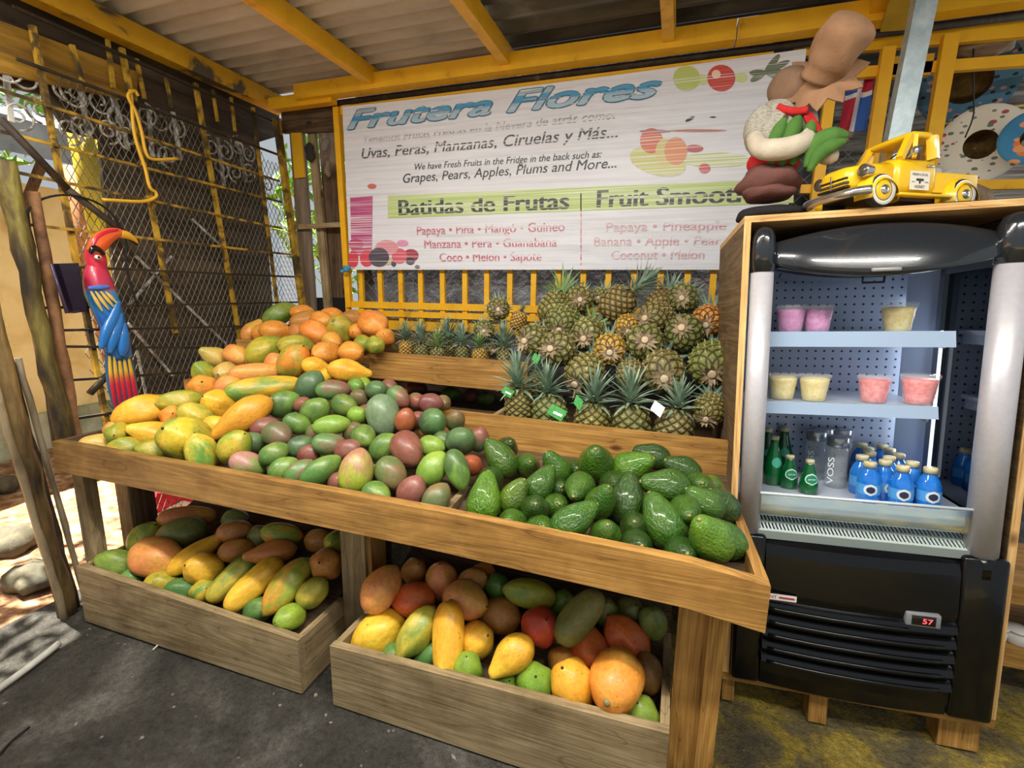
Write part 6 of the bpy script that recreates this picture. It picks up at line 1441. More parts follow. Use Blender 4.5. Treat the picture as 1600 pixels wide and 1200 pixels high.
BT.append(green(1266, 719, 0, 'short green bottle with round label, right of the pair in front', 0.1))
m_clear = plain('clear_bottle', hexc('c9d0d4'), 0.08, alpha=0.28, spec=0.6); m_scap = mottled('silver_cap', [(0.3, hexc('8f9499')), (0.7, hexc('c8cbd0'))], 20, 0.25, 0.7, bmp=0)
VB = MB().lathe([(0.034, 0.0), (0.037, 0.004), (0.037, 0.176), (0.034, 0.182), (0.030, 0.184)], 28).mesh('clear_bottle', m_clear)
VC = MB().lathe([(0.0355, 0.184), (0.0375, 0.186), (0.0375, 0.224), (0.036, 0.227), (0.001, 0.227)], 28).mesh('cap', m_scap)
vt = text_mesh('label_lettering', 'VOSS', 0, 0.12, 0.020, plain('label_pale', hexc('dfe6ea'), 0.4), bold=0.01)
def voss(px, py, label, yaw=0.0, t=True):
    l = clampy(at_deck(px, py, 0.186)); o = link('clear_bottle', VB); o.matrix_world = FM @ Matrix.Translation(Vector(l)) @ Matrix.Rotation(yaw, 4, 'Z') @ Matrix.Diagonal((0.95, 0.95, 0.83, 1))
    link('cap', VC, o)
    if t:
        q = link('label_lettering', vt, o); q.location = (-0.006, -0.039, 0.02); q.rotation_euler = (0, -PI / 2, 0)
    tag(o, label, 'bottle', 'clear cylinder water bottles'); BT.append(l)
voss(1310, 683, 'clear cylinder bottle with silver cap, front one of the cylinder group', -0.35)
voss(1277, 674, 'clear cylinder bottle with silver cap, left and one row behind the front one', -0.3)
voss(1300, 661, 'clear cylinder bottle with dark silver cap, back right of its group', 0, False)
voss(1267, 656, 'clear cylinder bottle with dark silver cap, back left of its group', 0, False)
m_blue = mottled('blue_drink', [(0.3, hexc('0f5fc0')), (0.7, hexc('2b86dc'))], 14, 0.1, bmp=0.0, spec=0.6); m_blue.node_tree.nodes['Principled BSDF'].inputs['Coat Weight'].default_value = 0.6
BBm = MB().lathe([(0.028, 0), (0.0315, 0.005), (0.0315, 0.068), (0.030, 0.078), (0.023, 0.096), (0.016, 0.107), (0.0145, 0.111), (0.0145, 0.116)], 26).mesh('blue_bottle', m_blue)
BC = MB().lathe([(0.0175, 0.113), (0.0178, 0.127), (0.0165, 0.130), (0.001, 0.130)], 20).mesh('cap', m_cap)
rb = lambda z: 0.0315
BLb = patch(rb, 0.030, 0.062, 1.5, 0.0005, 'label', None).mesh('label', plain('label_light_blue', hexc('4f9bdc'), 0.35))
BL = patch(rb, 0.028, 0.064, 0.58, 0.0010, 'l', None, round_=True).mesh('label_ring', plain('ring_white', hexc('d5dce2'), 0.4))
BL2 = patch(rb, 0.035, 0.057, 0.37, 0.0015, 'l', None, round_=True).mesh('label_emblem', plain('emblem_dark', hexc('2a2f4a'), 0.4))
words = {(1352, 715): 'front row left', (1368, 724): 'front row second from left', (1401, 728): 'front row third from left', (1422, 738): 'front row fourth from left', (1457, 742): 'front row right end'}
blues = [(1352, 715, 'at the left end of the front row'), (1368, 725, 'second from left in the front row'), (1401, 728, 'third from left in the front row'), (1422, 738, 'fourth from left in the front row'), (1457, 742, 'at the right end of the front row'),
         (1369, 709, 'leftmost of the second row'), (1383, 719, 'middle of the second row'), (1437, 731, 'rightmost of the second row, beside the side glass'),
         (1356, 700, 'leftmost of the third row'), (1400, 712, 'rightmost of the third row'), (1341, 691, 'leftmost of the back row, in shade'), (1367, 692, 'middle of the back row'), (1385, 703, 'rightmost of the back row')]
BP = [clampy(at_deck(x, y, 0.130), 0.09) for x, y, _ in blues]
for it in range(80):          # let neighbours stand side by side instead of inside one another
    for i in range(len(BP)):
        for j in range(i):
            d = BP[i][:2] - BP[j][:2]; q = np.linalg.norm(d)
            if q < 0.0675:
                d = d / (q + 1e-6) * (0.0675 - q) / 2; BP[i][:2] += d; BP[j][:2] -= d
        BP[i][1] = min(max(BP[i][1], 0.09), 0.40); BP[i][0] = min(max(BP[i][0], 0.045), 0.318)
for (x, y, wd), l in zip(blues, BP):
    o = link('blue_bottle', BBm); o.matrix_world = FM @ Matrix.Translation(Vector(l)) @ Matrix.Rotation(random.Random(x).uniform(-.3, .5), 4, 'Z') @ Matrix.Diagonal((1.07, 1.07, 1.06, 1))
    link('cap', BC, o); link('label', BLb, o); link('label_ring', BL, o); link('label_emblem', BL2, o)
    tag(o, 'blue drink bottle with pale cap, ' + wd, 'bottle', 'blue bottles in the cooler')
print('bottles', [np.round(b_, 3).tolist() for b_ in BT]); print('blue', [np.round(b_, 3).tolist() for b_ in BP])
TOP = 1.576

# ------------------------------------------------------------------ yellow toy truck on the cabinet
m_ty = plain('toy_yellow', hexc('ecbe1c'), 0.3, coat=0.4); m_tyd = plain('toy_dark', hexc('2b2118'), 0.4); m_tyc = plain('toy_chrome', (0.62, 0.6, 0.58), 0.2, 0.9)
TKS = 1.16
tk = fthing('toy_truck', 'yellow vintage toy pickup truck with white-walled tyres on top of the cabinet', 'toy truck', (0.085, 0.135, TOP), rz=PI + 0.50)
tk.matrix_world = tk.matrix_world @ Matrix.Scale(TKS, 4)
def tl(name, sections, mat, n=None):
    """loft of rounded-rectangle sections (x, half width, z0, z1, corner)"""
    b = MB(); vs = []; m_ = 16
    for x, hw, z0, z1, c in sections:
        for k in range(m_):
            a = 2 * PI * (k + 0.5) / m_
            ca, sa = math.cos(a), math.sin(a); e = 0.45
            y = hw * (abs(ca) ** e) * (1 if ca > 0 else -1); z = (z0 + z1) / 2 + (z1 - z0) / 2 * (abs(sa) ** e) * (1 if sa > 0 else -1)
            vs.append((x, y, z))
    fs = []
    for i in range(len(sections) - 1):
        for k in range(m_): fs.append((i * m_ + k, i * m_ + (k + 1) % m_, (i + 1) * m_ + (k + 1) % m_, (i + 1) * m_ + k))
    fs += [list(range(m_))[::-1], [(len(sections) - 1) * m_ + k for k in range(m_)]]
    b.add(vs, fs, True); return b.build(name, mat, tk)
# local x forward, half length .20; z from wheel bottom
tl('hood', [(0.195, 0.038, 0.055, 0.098, 0), (0.185, 0.046, 0.050, 0.108, 0), (0.13, 0.055, 0.045, 0.118, 0), (0.06, 0.062, 0.045, 0.124, 0)], m_ty)
tl('cab', [(0.072, 0.070, 0.035, 0.122, 0), (0.058, 0.071, 0.035, 0.132, 0), (-0.045, 0.071, 0.035, 0.132, 0), (-0.052, 0.069, 0.035, 0.125, 0)], m_ty)
rf = tl('roof', [(0.030, 0.056, 0.183, 0.192, 0), (0.015, 0.062, 0.180, 0.199, 0), (-0.035, 0.063, 0.180, 0.200, 0), (-0.050, 0.058, 0.178, 0.193, 0)], m_ty)
for s in (-1, 1):
    MB().bar((0.060, s * 0.064, 0.125), (0.024, s * 0.057, 0.186), 0.014, 0.016).build('windscreen_pillar', m_ty, tk)
    MB().bar((0.018, s * 0.066, 0.128), (0.012, s * 0.061, 0.186), 0.010, 0.014).build('door_pillar', m_ty, tk)
    MB().bar((-0.044, s * 0.066, 0.128), (-0.042, s * 0.060, 0.186), 0.016, 0.022).build('rear_pillar', m_ty, tk)
MB().box((-0.05, -0.058, 0.126), (-0.044, 0.058, 0.15)).build('cab_back', m_ty, tk)
MB().box((-0.035, -0.05, 0.09), (-0.02, 0.05, 0.145)).build('seat', plain('toy_seat', hexc('6b4a2a'), 0.7), tk)
MB().lathe([(0.014, -0.002), (0.016, 0), (0.014, 0.002)], 14, (0.03, 0.025, 0.14), rot('Y', 0.9), cap=False).build('steering_wheel', m_tyd, tk)
# bed
MB().rbox((-0.20, -0.062, 0.045), (-0.052, 0.062, 0.055), 0.003).build('bed_floor', m_ty, tk)
for s in (-1, 1): MB().rbox((-0.20, s * 0.062 - 0.004, 0.045), (-0.052, s * 0.062 + 0.004, 0.098), 0.003).build('bed_side', m_ty, tk)
MB().rbox((-0.204, -0.062, 0.05), (-0.197, 0.062, 0.096), 0.003).build('tailgate', m_ty, tk)
MB().bar((-0.175, -0.055, 0.055), (-0.185, -0.05, 0.165), 0.006, 0.01).build('stake', m_ty, tk)
MB().poly([(-0.150, -0.05, 0.06), (-0.19, -0.05, 0.165), (-0.185, -0.05, 0.165), (-0.12, -0.05, 0.06)], (0, 0.006, 0)).build('stake', m_ty, tk)
b = MB(); rr = random.Random(4)
for _ in range(26): b.ball((rr.uniform(-0.16, -0.07), rr.uniform(-0.045, 0.045), rr.uniform(0.07, 0.108)), rr.uniform(0.014, 0.022), 8, 6)
b.build('grey_wool', plain('grey_wool', hexc('9c9ba0'), 0.9), tk)
# fenders + running boards + wheels
def fender(x, s, r, name):
    b = MB(); vs = []; fs = []; n = 14; ws = 7
    for i in range(n + 1):
        a = PI * (-0.06 + 1.12 * i / n); ext = 1.0 + 0.22 * max(0, -math.cos(a)) 
        for j in range(ws + 1):
            v = j / ws; t = (v - 0.15) * 1.0
            rr_ = r * (1.30 - 0.42 * max(0, v - 0.45) ** 2 / 0.30)
            vs.append((x + rr_ * math.cos(a) * ext, s * (0.050 + 0.038 * v), 0.030 + rr_ * math.sin(a) * 1.05))
    for i in range(n):
        for j in range(ws): fs.append((i * (ws + 1) + j, i * (ws + 1) + j + 1, (i + 1) * (ws + 1) + j + 1, (i + 1) * (ws + 1) + j))
    # inner side skin
    b.add(vs, fs, True)
    b.add([(p[0], p[1] * 0.97, p[2] - 0.003) for p in vs], fs, True)
    return b.build(name, m_ty, tk)
WR = 0.040
for x in (0.125, -0.135):
    for s in (-1, 1):
        fender(x, s, WR, 'front_fender' if x > 0 else 'rear_fender')
        Rw = rot('X', -PI / 2 * s)
        wh = MB().lathe([(0.020, -0.012), (WR * 0.93, -0.012), (WR, -0.007), (WR, 0.007), (WR * 0.93, 0.012), (0.02, 0.012)], 28, (x, s * 0.072, WR), Rw).build('wheel', plain('tyre_black', hexc('2e2c2b'), 0.6), tk)
        MB().lathe([(0.024, 0.0118), (0.036, 0.0128), (0.0365, 0.0112)], 28, (x, s * 0.072, WR), Rw, cap=False).build('whitewall', plain('whitewall', hexc('ece8df'), 0.5), wh)
        MB().lathe([(0.0245, 0.012), (0.020, 0.0145), (0.014, 0.0150), (0.002, 0.0150)], 24, (x, s * 0.072, WR), Rw, cap=False).build('rim', m_ty, wh)
        MB().lathe([(0.0125, 0.015), (0.011, 0.018), (0.002, 0.020)], 20, (x, s * 0.072, WR), Rw, cap=False).build('hubcap', m_tyc, wh)
for s in (-1, 1): MB().rbox((-0.09, s * 0.078 - 0.012, 0.028), (0.08, s * 0.078 + 0.012, 0.036), 0.003).build('running_board', m_ty, tk)
MB().box((-0.19, -0.04, 0.028), (0.18, 0.04, 0.045)).build('chassis', m_tyd, tk)
for k in range(4):
    MB().rbox((0.186, -0.045 + 0.002 * k, 0.052 + 0.011 * k), (0.200 - 0.002 * k, 0.045 - 0.002 * k, 0.059 + 0.011 * k), 0.002).build('grille_bar', m_tyd if k % 2 == 0 else plain('toy_brown_chrome', hexc('6b5a44'), 0.3, 0.5), tk)
MB().box((0.2, -0.0015, 0.055), (0.203, 0.0015, 0.09)).build('grille_center', m_tyc, tk)
b = MB(); b.tube(spline([(0.175, -0.095, 0.036), (0.205, -0.07, 0.034), (0.215, 0, 0.033), (0.205, 0.07, 0.034), (0.175, 0.095, 0.036)], 24), 0.011, 10, flat=1.0); b.build('front_bumper', m_tyc, tk)
for s in (-1, 1):
    hl = MB().lathe([(0.013, -0.02), (0.016, 0.0), (0.0165, 0.004), (0.0145, 0.006)], 20, (0.172, s * 0.068, 0.088), rot('Y', PI / 2), cap=False).build('headlight', m_tyc, tk)
    MB().lathe([(0.0145, 0.005), (0.010, 0.008), (0.001, 0.009)], 20, (0.172, s * 0.068, 0.088), rot('Y', PI / 2), cap=False).build('lens', plain('lens_dark', hexc('4b423a'), 0.1, coat=0.5), hl)
    MB().ball((0.045, s * 0.088, 0.137), (0.004, 0.010, 0.011), 12, 8).build('mirror', m_tyc, tk)
    MB().tube([(0.045, s * 0.07, 0.125), (0.045, s * 0.085, 0.135)], 0.002, 6).build('mirror_arm', m_tyc, tk)
    MB().tube([(-0.018, s * 0.0725, 0.108), (-0.038, s * 0.0735, 0.108)], 0.003, 6).build('door_handle', m_tyc, tk)
sg = 1  # the side that faces the viewer
for s in (sg,):
    MB().box((-0.030, s * 0.0715, 0.048), (0.032, s * 0.0715 + s * 0.001, 0.094)).build('door_sign', plain('sign_white', hexc('e6e0d2'), 0.5), tk)
    m_ink = plain('sign_ink', hexc('3a3330'), 0.5)
    for body, xa, xb, z, h in (('FRESH LOCAL', 0.026, -0.024, 0.083, 0.006), ('HONEY', 0.016, -0.016, 0.052, 0.008), ('RAW', 0.027, 0.017, 0.066, 0.003), ('PURE', -0.014, -0.026, 0.066, 0.003)):
        me = text_mesh('sign_lettering', body, 0, abs(xa - xb), h, m_ink, bold=0.01)
        q_ = link('sign_lettering', me, tk); q_.location = (max(xa, xb), s * 0.0732, z); q_.rotation_euler = (0, 0, PI)
    b = MB(); b.ball((0.001, s * 0.0728, 0.070), (0.0035, 0.0008, 0.0075), 10, 8)
    for dx in (-1, 1): b.ball((0.001 + dx * 0.007, s * 0.0728, 0.073), (0.006, 0.0006, 0.0035), 10, 6)
    b.build('bee_emblem', m_ink, tk)
# ------------------------------------------------------------------ fabric doll hugging green bananas
DY = 0.16
def dl(px, py, y=DY): return np.array(f_at(px, py, 1, y))
DS = np.linalg.norm(dl(1210, 200) - dl(1200, 200)) / 10
dol = fthing('fabric_doll', 'stuffed fabric doll with a tall brown hat hugging green bananas', 'doll', (0, 0, 0))
def blob(c, r, tilt=0.0, lump=0.06, seed=0, n=22, m=14):
    rr = random.Random(seed); ph = [rr.uniform(0, 6.3) for _ in range(6)]
    b = MB(); b.ball((0, 0, 0), 1.0, n, m); out = []
    R_ = rot('Y', tilt)
    for p in b.v:
        p = np.array(p); k = 1 + lump * (math.sin(3 * p[0] + 4 * p[2] + ph[0]) + math.sin(5 * p[1] - 3 * p[2] + ph[1]) * 0.6 + 0.5 * math.sin(7 * p[0] - 5 * p[2] + ph[2]))
        out.append(tuple(np.array(c) + R_ @ (p * k * np.array(r))))
    b.v = out; return b
def fabric(name, h, sc=14): return mottled(name, [(0.3, tuple(0.72 * c for c in hexc(h))), (0.7, hexc(h))], sc, 0.95, bmp=0.25, spec=0.15, bscale=160)
m_trou, m_red, m_skin, m_hat, m_cream, m_ban = fabric('brown_trouser_cloth', '6e4a44'), fabric('red_cloth', 'c22f2f'), fabric('brown_face_cloth', '8a6d58'), fabric('tan_hat_cloth', 'a07a5c'), fabric('cream_cloth', 'c9bda8'), fabric('green_plush', '557f3c')
def newsprint():
    m, nt, N, L, B = new_mat('newsprint_cloth')
    n = noise(N, L, coords(N, L, (60, 60, 300)), 1.5, 2); r = ramp(N, [(0.40, hexc('7f796c')), (0.5, hexc('a59f92'))]); L.new(n, r.inputs[0]); L.new(r.outputs[0], B.inputs['Base Color']); B.inputs['Roughness'].default_value = 0.9; return m
m_news = newsprint()
k = DS
z0 = TOP + 0.002
blob(dl(1205, 313) * np.array((1, 1, 0)) + np.array((0, 0, z0 + 0.028)), (58 * k, 42 * k, 0.03), 0, 0.04, 1).build('shoes', fabric('black_cloth', '2d2b2c'), dol)
blob(dl(1200, 284), (50 * k, 44 * k, 27 * k), 0.0, 0.07, 2).build('trouser_cuff', m_trou, dol)
blob(dl(1200, 302), (44 * k, 40 * k, 16 * k), 0.0, 0.07, 3).build('trouser_cuff', m_trou, dol)
blob(dl(1208, 254), (42 * k, 38 * k, 26 * k), 0.0, 0.03, 4).build('shorts', m_red, dol)
blob(dl(1206, 205), (42 * k, 38 * k, 50 * k), 0.25, 0.04, 5).build('shirt', m_news, dol)
blob(dl(1187, 197, DY - 0.03), (23 * k, 22 * k, 32 * k), 0.35, 0.05, 6).build('sleeve', m_news, dol)
blob(dl(1255, 190, DY - 0.02), (22 * k, 20 * k, 26 * k), -0.4, 0.05, 16).build('sleeve', m_news, dol)
MB().tube(spline([dl(1178, 214, DY - 0.05), dl(1190, 232, DY - 0.09), dl(1222, 233, DY - 0.115), dl(1250, 225, DY - 0.10), dl(1264, 214, DY - 0.085)], 22), [13 * k + 4 * k * math.sin(PI * i / 22) for i in range(23)], 14).build('arm', m_cream, dol)
blob(dl(1263, 220, DY - 0.09), (9 * k, 9 * k, 14 * k), 0.2, 0.02, 7).build('hand', m_cream, dol)
MB().tube([dl(1260, 216, DY - 0.09), dl(1258, 206, DY - 0.10), dl(1262, 202, DY - 0.10)], [6 * k, 5 * k, 3 * k], 10).build('thumb', m_cream, dol)
MB().tube(spline([dl(1262, 205, DY - 0.02), dl(1280, 235, DY - 0.04), dl(1296, 245, DY - 0.06), dl(1308, 236, DY - 0.06)], 14), [13 * k, 13 * k, 13 * k, 13 * k, 14 * k, 14 * k, 14 * k, 13 * k, 13 * k, 13 * k, 12 * k, 11 * k, 9 * k, 7 * k, 4 * k], 12).build('arm', m_cream, dol)
MB().poly([dl(1252, 168, DY - 0.07), dl(1270, 176, DY - 0.075), dl(1284, 200, DY - 0.075), dl(1288, 208, DY - 0.07), dl(1268, 202, DY - 0.07), dl(1258, 188, DY - 0.07)], (0, 0.008, 0)).build('neckerchief', m_red, dol)
MB().tube(spline([dl(1215, 168, DY - 0.055), dl(1240, 174, DY - 0.07), dl(1262, 172, DY - 0.075)], 12), 6 * k, 10).build('neckerchief', m_red, dol)
blob(dl(1240, 140), (41 * k, 38 * k, 34 * k), 0.35, 0.02, 8).build('head', m_skin, dol)
p = dl(1262, 158, DY - 0.068); MB().ball(p, (5 * k, 5 * k, 5 * k), 10, 8).build('nose', m_skin, dol)
# hat: spiky brim disc tilted towards the viewer, soft tall crown
axis = dl(1336, 30, DY - 0.17) - dl(1288, 108, DY - 0.085); axis /= np.linalg.norm(axis)
zc = Vector(axis); xc = Vector((1, 0, 0)); yc = zc.cross(xc); yc.normalize(); xc = yc.cross(zc); H3 = np.array(Matrix((xc, yc, zc)).transposed())
hc = dl(1284, 114, DY - 0.085)
b = MB(); vs = []; n = 44; rr = random.Random(12)
rad = []
for i in range(n):
    rad.append(62 * k if i % 4 == 0 else (44 * k if i % 4 == 2 else 52 * k))
for lay, (f, dz) in enumerate(((0.30, 0.0), (0.65, -0.006), (1.0, -0.022))):
    for i in range(n):
        a = 2 * PI * i / n; r = rad[i] * f if lay == 2 else 50 * k * f
        vs.append(hc + H3 @ np.array((r * math.cos(a), r * math.sin(a), dz + (0.012 * math.sin(3 * a) if lay == 2 else 0))))
vs2 = [np.array(v) - axis * 0.005 for v in vs]
fs = [(l * n + i, l * n + (i + 1) % n, (l + 1) * n + (i + 1) % n, (l + 1) * n + i) for l in range(2) for i in range(n)]
bn_ = np.array((-0.30, -0.88, 0.30)); bn_ /= np.linalg.norm(bn_)
zb_ = Vector(bn_); xb_ = Vector((1, 0, 0)); yb_ = zb_.cross(xb_); yb_.normalize(); xb_ = yb_.cross(zb_); HB = np.array(Matrix((xb_, yb_, zb_)).transposed())
vs = [hc + HB @ (H3.T @ (np.array(v) - hc)) for v in vs]; vs2 = [np.array(v) - bn_ * 0.005 for v in vs]
b.add(vs, fs, True); b.add(vs2, fs, True); b.add(vs + vs2, [(2 * n + i, 2 * n + (i + 1) % n, 3 * n + 2 * n + (i + 1) % n, 3 * n + 2 * n + i) for i in range(n)], False)
b.build('hat_brim', m_hat, dol)
top = dl(1333, 34, DY - 0.17); Lh = np.linalg.norm(top - hc)
prof = [(27 * k, -0.02), (28 * k, 0.08 * Lh), (33 * k, 0.25 * Lh), (36 * k, 0.55 * Lh), (37 * k, 0.8 * Lh), (34 * k, 0.97 * Lh), (25 * k, 1.08 * Lh), (10 * k, 1.14 * Lh), (0.001, 1.15 * Lh)]
b = MB(); b.lathe([tuple(map(float, q_[:2])) for q_ in spline([(r, z, 0) for r, z in prof], 30)], 30, hc, H3)
ph = 0.7; b.v = [tuple(np.array(v) + 0.004 * H3 @ np.array((math.sin(60 * v[2] + 40 * v[0]), math.sin(50 * v[0] + 30 * v[2] + ph), 0))) for v in b.v]
b.build('hat_crown', m_hat, dol)
bn = fthing('plush_banana_bunch', 'bunch of green plush bananas held upright against the doll', 'bananas', tuple(dl(1235, 235, DY - 0.07)), group='plush bananas held by the doll')
off = np.array(dl(1235, 235, DY - 0.07))
def banana(pts, r, parent, name='banana', tip=True):
    P_ = spline([p - off_ for p, off_ in zip(pts, [parent['_o']] * len(pts))], 18); n = len(P_)
    rs = [max(0.002, r * min(1, 0.35 + 2.2 * min(i, n - 1 - i) / n)) for i in range(n)]
    o = MB().tube(P_, rs, 12).build(name, m_ban, parent)
    if tip: MB().ball(P_[0], r * 0.42, 10, 8).build('banana_tip', plain('banana_tip_brown', hexc('4a4030'), 0.9), o)
class _D(dict): pass
def bunch(th, off, specs):
    for pts, r in specs:
        P_ = spline([p - off for p in pts], 18); n = len(P_)
        rs = [max(0.002, r * min(1, 0.35 + 2.2 * min(i, n - 1 - i) / n)) for i in range(n)]
        o = MB().tube(P_, rs, 12).build('banana', m_ban, th)
        MB().ball(P_[0], r * 0.42, 10, 8).build('banana_tip', plain('banana_tip_brown', hexc('4a4030'), 0.9), o)
e = DY - 0.062
bunch(bn, off, [([dl(1227, 184, e), dl(1216, 205, e), dl(1207, 230, e), dl(1206, 258, e)], 12 * k), ([dl(1249, 180, e), dl(1240, 200, e - .004), dl(1228, 230, e), dl(1220, 260, e)], 13 * k),
                ([dl(1268, 186, e), dl(1264, 205, e), dl(1248, 235, e), dl(1236, 258, e)], 11 * k)])
e = DY - 0.095
bn2 = fthing('plush_banana_bunch', 'green plush bananas lying sideways on the doll\'s outstretched hand', 'bananas', tuple(dl(1285, 235, e)), group='plush bananas held by the doll')
bunch(bn2, np.array(dl(1285, 235, e)), [([dl(1326, 212, e), dl(1300, 214, e), dl(1275, 226, e), dl(1260, 262, e)], 15 * k), ([dl(1322, 220, e - .012), dl(1298, 228, e - .014), dl(1278, 242, e - .012), dl(1264, 268, e - .01)], 11 * k)])
# palm leaf and bundle on the cabinet top
b = MB(); rr = random.Random(3)
for i in range(9):
    a = f_at(1455 + i * 3, 318, 2, TOP + 0.006 + 0.003 * i); c = f_at(1610, 303 + i * 2.2, 2, TOP + 0.01 + 0.002 * i)
    y_ = 0.05 + 0.012 * i
    leaf(b, (0.18 + 0.004 * i, y_, TOP + 0.006 + 0.002 * i), (1, rr.uniform(-.12, .2), 0.06), (0, 0, 1), 0.26, 0.012, 0.25, 6)
o = b.build('palm_leaf', mottled('dark_palm_leaf', [(0.3, hexc('24361f')), (0.7, hexc('5c7046'))], 9, 0.5, bmp=0)); o.matrix_world = FM @ Matrix.Translation(o.location)
tag(o, 'dark green palm leaf lying along the top of the cabinet, right end', 'leaf')
b = blob((0.36, 0.42, TOP + 0.075), (0.13, 0.10, 0.076), 0, 0.04, 21); o = b.build('straw_bundle', mottled('brown_straw', [(0.3, hexc('5a4735')), (0.6, hexc('86705a')), (0.8, hexc('a38f77'))], 30, 0.9, stretch=(1, 1, 0.2), bmp=0.4)); o.matrix_world = FM @ Matrix.Translation(o.location)
tag(o, 'brown straw bundle on the cabinet top behind the toy truck', 'bundle')

# ------------------------------------------------------------------ right-hand background behind the cabinet
RY = 2.80
def ry(px, py, Y=RY): return np.array(at_y(px, py, Y))
yg = thing('yellow_bar_screen', 'yellow painted open bar screen right of the banner, behind the cabinet', 'screen', (1.1, RY, 0))
for a, b_, wd, nm in (((1388, 75), (1344, 262), 0.05, 'post'), ((1485, 55), (1452, 215), 0.055, 'post'), ((1303, 100), (1262, 300), 0.045, 'post')):
    A, B_ = ry(*a), ry(*b_); B_ = A + (B_ - A) * (A[2] - 0.0) / (A[2] - B_[2]) if nm == 'post' else B_
    B_[0] = A[0] + (B_[0] - A[0]) * 0.12
    MB().bar(A, B_, wd, 0.04, upv=(0, 1, 0)).build(nm, m_yellow, yg, True)
for a, b_, wd in (((1240, 122), (1700, 88), 0.045), ((1240, 80), (1700, 38), 0.06), ((1250, 296), (1600, 288), 0.04)):
    MB().bar(ry(*a, RY + 0.03), ry(*b_, RY + 0.03), wd, 0.03, upv=(0, 1, 0)).build('rail', m_yellow, yg, True)
MB().bar(ry(1375, 108, RY + 0.03), ry(1455, 102, RY + 0.03), 0.085, 0.03, upv=(0, 1, 0)).build('board', m_yellow_peel, yg, True)
chainlink((0.40, 1.60), (0.92, 2.15), RY + 0.07, 0.07, 0.0018).build('chain_link', m_wire, yg, True)
A, B_ = ry(1452, -30, 2.45), ry(1398, 232, 2.45); B_ = A + (B_ - A) * (A[2] - 1.72) / (A[2] - B_[2])
b = MB(); 
d = B_ - A; FW = 0.075
struct(MB().bar(A + np.array((0, 0, 0.06)), A + d * (A[2] / (A[2] - B_[2])), 0.07, 0.06, upv=(0, 1, 0)).build('steel_column', m_steel))
tag(MB().poly([at_z(1375, 50, 2.55), at_z(1440, 45, 2.55), at_z(1465, -15, 2.62), at_z(1395, -15, 2.62)], (0, 0, 0.03)).build('yellow_plank', mottled('ochre_plank', [(0.3, hexc('8a6a14')), (0.7, hexc('c29a22'))], 4, 0.6, bmp=0.1)), 'ochre yellow plank under the dark roof, left of the steel column', 'plank')
m_bgw = mottled('slatted_back', [(0.35, hexc('35302c')), (0.5, hexc('6b645c')), (0.7, hexc('a7a198'))], 3.0, 0.8, stretch=(0.6, 1, 9), bmp=0.2)
struct(MB().box((0.62, 4.7, 0), (3.6, 4.75, 3.0)).build('wall_rear', m_bgw))
struct(MB().box((0.62, 2.95, 0), (0.66, 4.7, 3.0)).build('wall_side', m_tarp))
struct(MB().box((0.3, 3.3, -0.03), (3.6, 4.75, -0.005)).build('floor_back', m_tarp))
lamp('back_daylight', 'AREA', (3.3, 3.5, 2.3), 30.0, (1.0, 0.98, 0.95), 1.0, 1.4, target=(1.2, 3.6, 1.9))
# hats hung up
def hat(px, py, Y, rpx, irpx, label, mats, nrm, seed, strap=True, ic=(0, 0)):
    c = ry(px, py, Y); s = fwd(c) / F_PX; r, ri = rpx * s, irpx * s
    z = Vector(nrm).normalized(); x = Vector((1, 0, 0)); y = z.cross(x); y.normalize(); x = y.cross(z); R3 = np.array(Matrix((x, y, z)).transposed())
    t = thing('straw_hat', label, 'hat', tuple(c), 'hats hanging behind the screen')
    MB().lathe([(ri, 0.0), (ri * 1.1, 0.002), (r * 0.8, 0.006), (r, 0.016), (r, 0.020), (r * 0.8, 0.010), (ri, 0.005)], 44, c, R3, cap=False).build('brim', mats[0], t, True)
    MB().lathe([(ri, 0.004), (ri * 0.98, -0.05), (ri * 0.92, -0.10), (ri * 0.7, -0.12), (0.002, -0.125)], 36, c, R3, cap=False).build('crown', mats[1], t, True)
    MB().lathe([(ri * 1.0, -0.02), (ri * 1.04, -0.0), (ri * 1.05, 0.004), (ri * 0.96, 0.004)], 36, c, R3, cap=False).build('hat_band', plain('hat_band_dark', hexc('2b2422'), 0.9), t, True)
    return t
def print_mat(name, basec, blots, sc=18, thr=0.3):
    m, nt, N, L, B = new_mat(name); v = coords(N, L, (1, 1, 1)); c = None
    base = mixc(N, L, noise(N, L, v, 6, 3), basec[0], basec[1]); c = base
    for i, col in enumerate(blots):
        vo = N.new('ShaderNodeTexVoronoi'); vo.inputs['Scale'].default_value = sc * (1 + 0.23 * i)
        mp = N.new('ShaderNodeMapping'); mp.inputs['Location'].default_value = (i * 3.7, i * 1.9, i * 5.1); mp.inputs['Scale'].default_value = (1, 1, 1.6); mp.inputs['Rotation'].default_value = (0, 0.6 * i, 0); L.new(v, mp.inputs[0]); L.new(mp.outputs[0], vo.inputs['Vector'])
        r = ramp(N, [(thr * 0.9, (1, 1, 1)), (thr, (0, 0, 0))]); L.new(vo.outputs['Distance'], r.inputs[0]); c = mixc(N, L, r.outputs[0], c, col)
    L.new(c, B.inputs['Base Color']); B.inputs['Roughness'].default_value = 0.9; return m
m_straw = mottled('brown_hat_straw', [(0.3, hexc('5a4220')), (0.7, hexc('8d7038'))], 20, 0.9, bmp=0.3)
hat(1512, 128, 3.10, 62, 30, 'blue straw hat with red flag stripes, hanging at the upper right', (print_mat('blue_flag_print', (hexc('3f6f8c'), hexc('587f96')), (hexc('c78f8a'), hexc('25303c')), 17, 0.24), m_straw), (-0.35, -0.95, -0.35), 1)
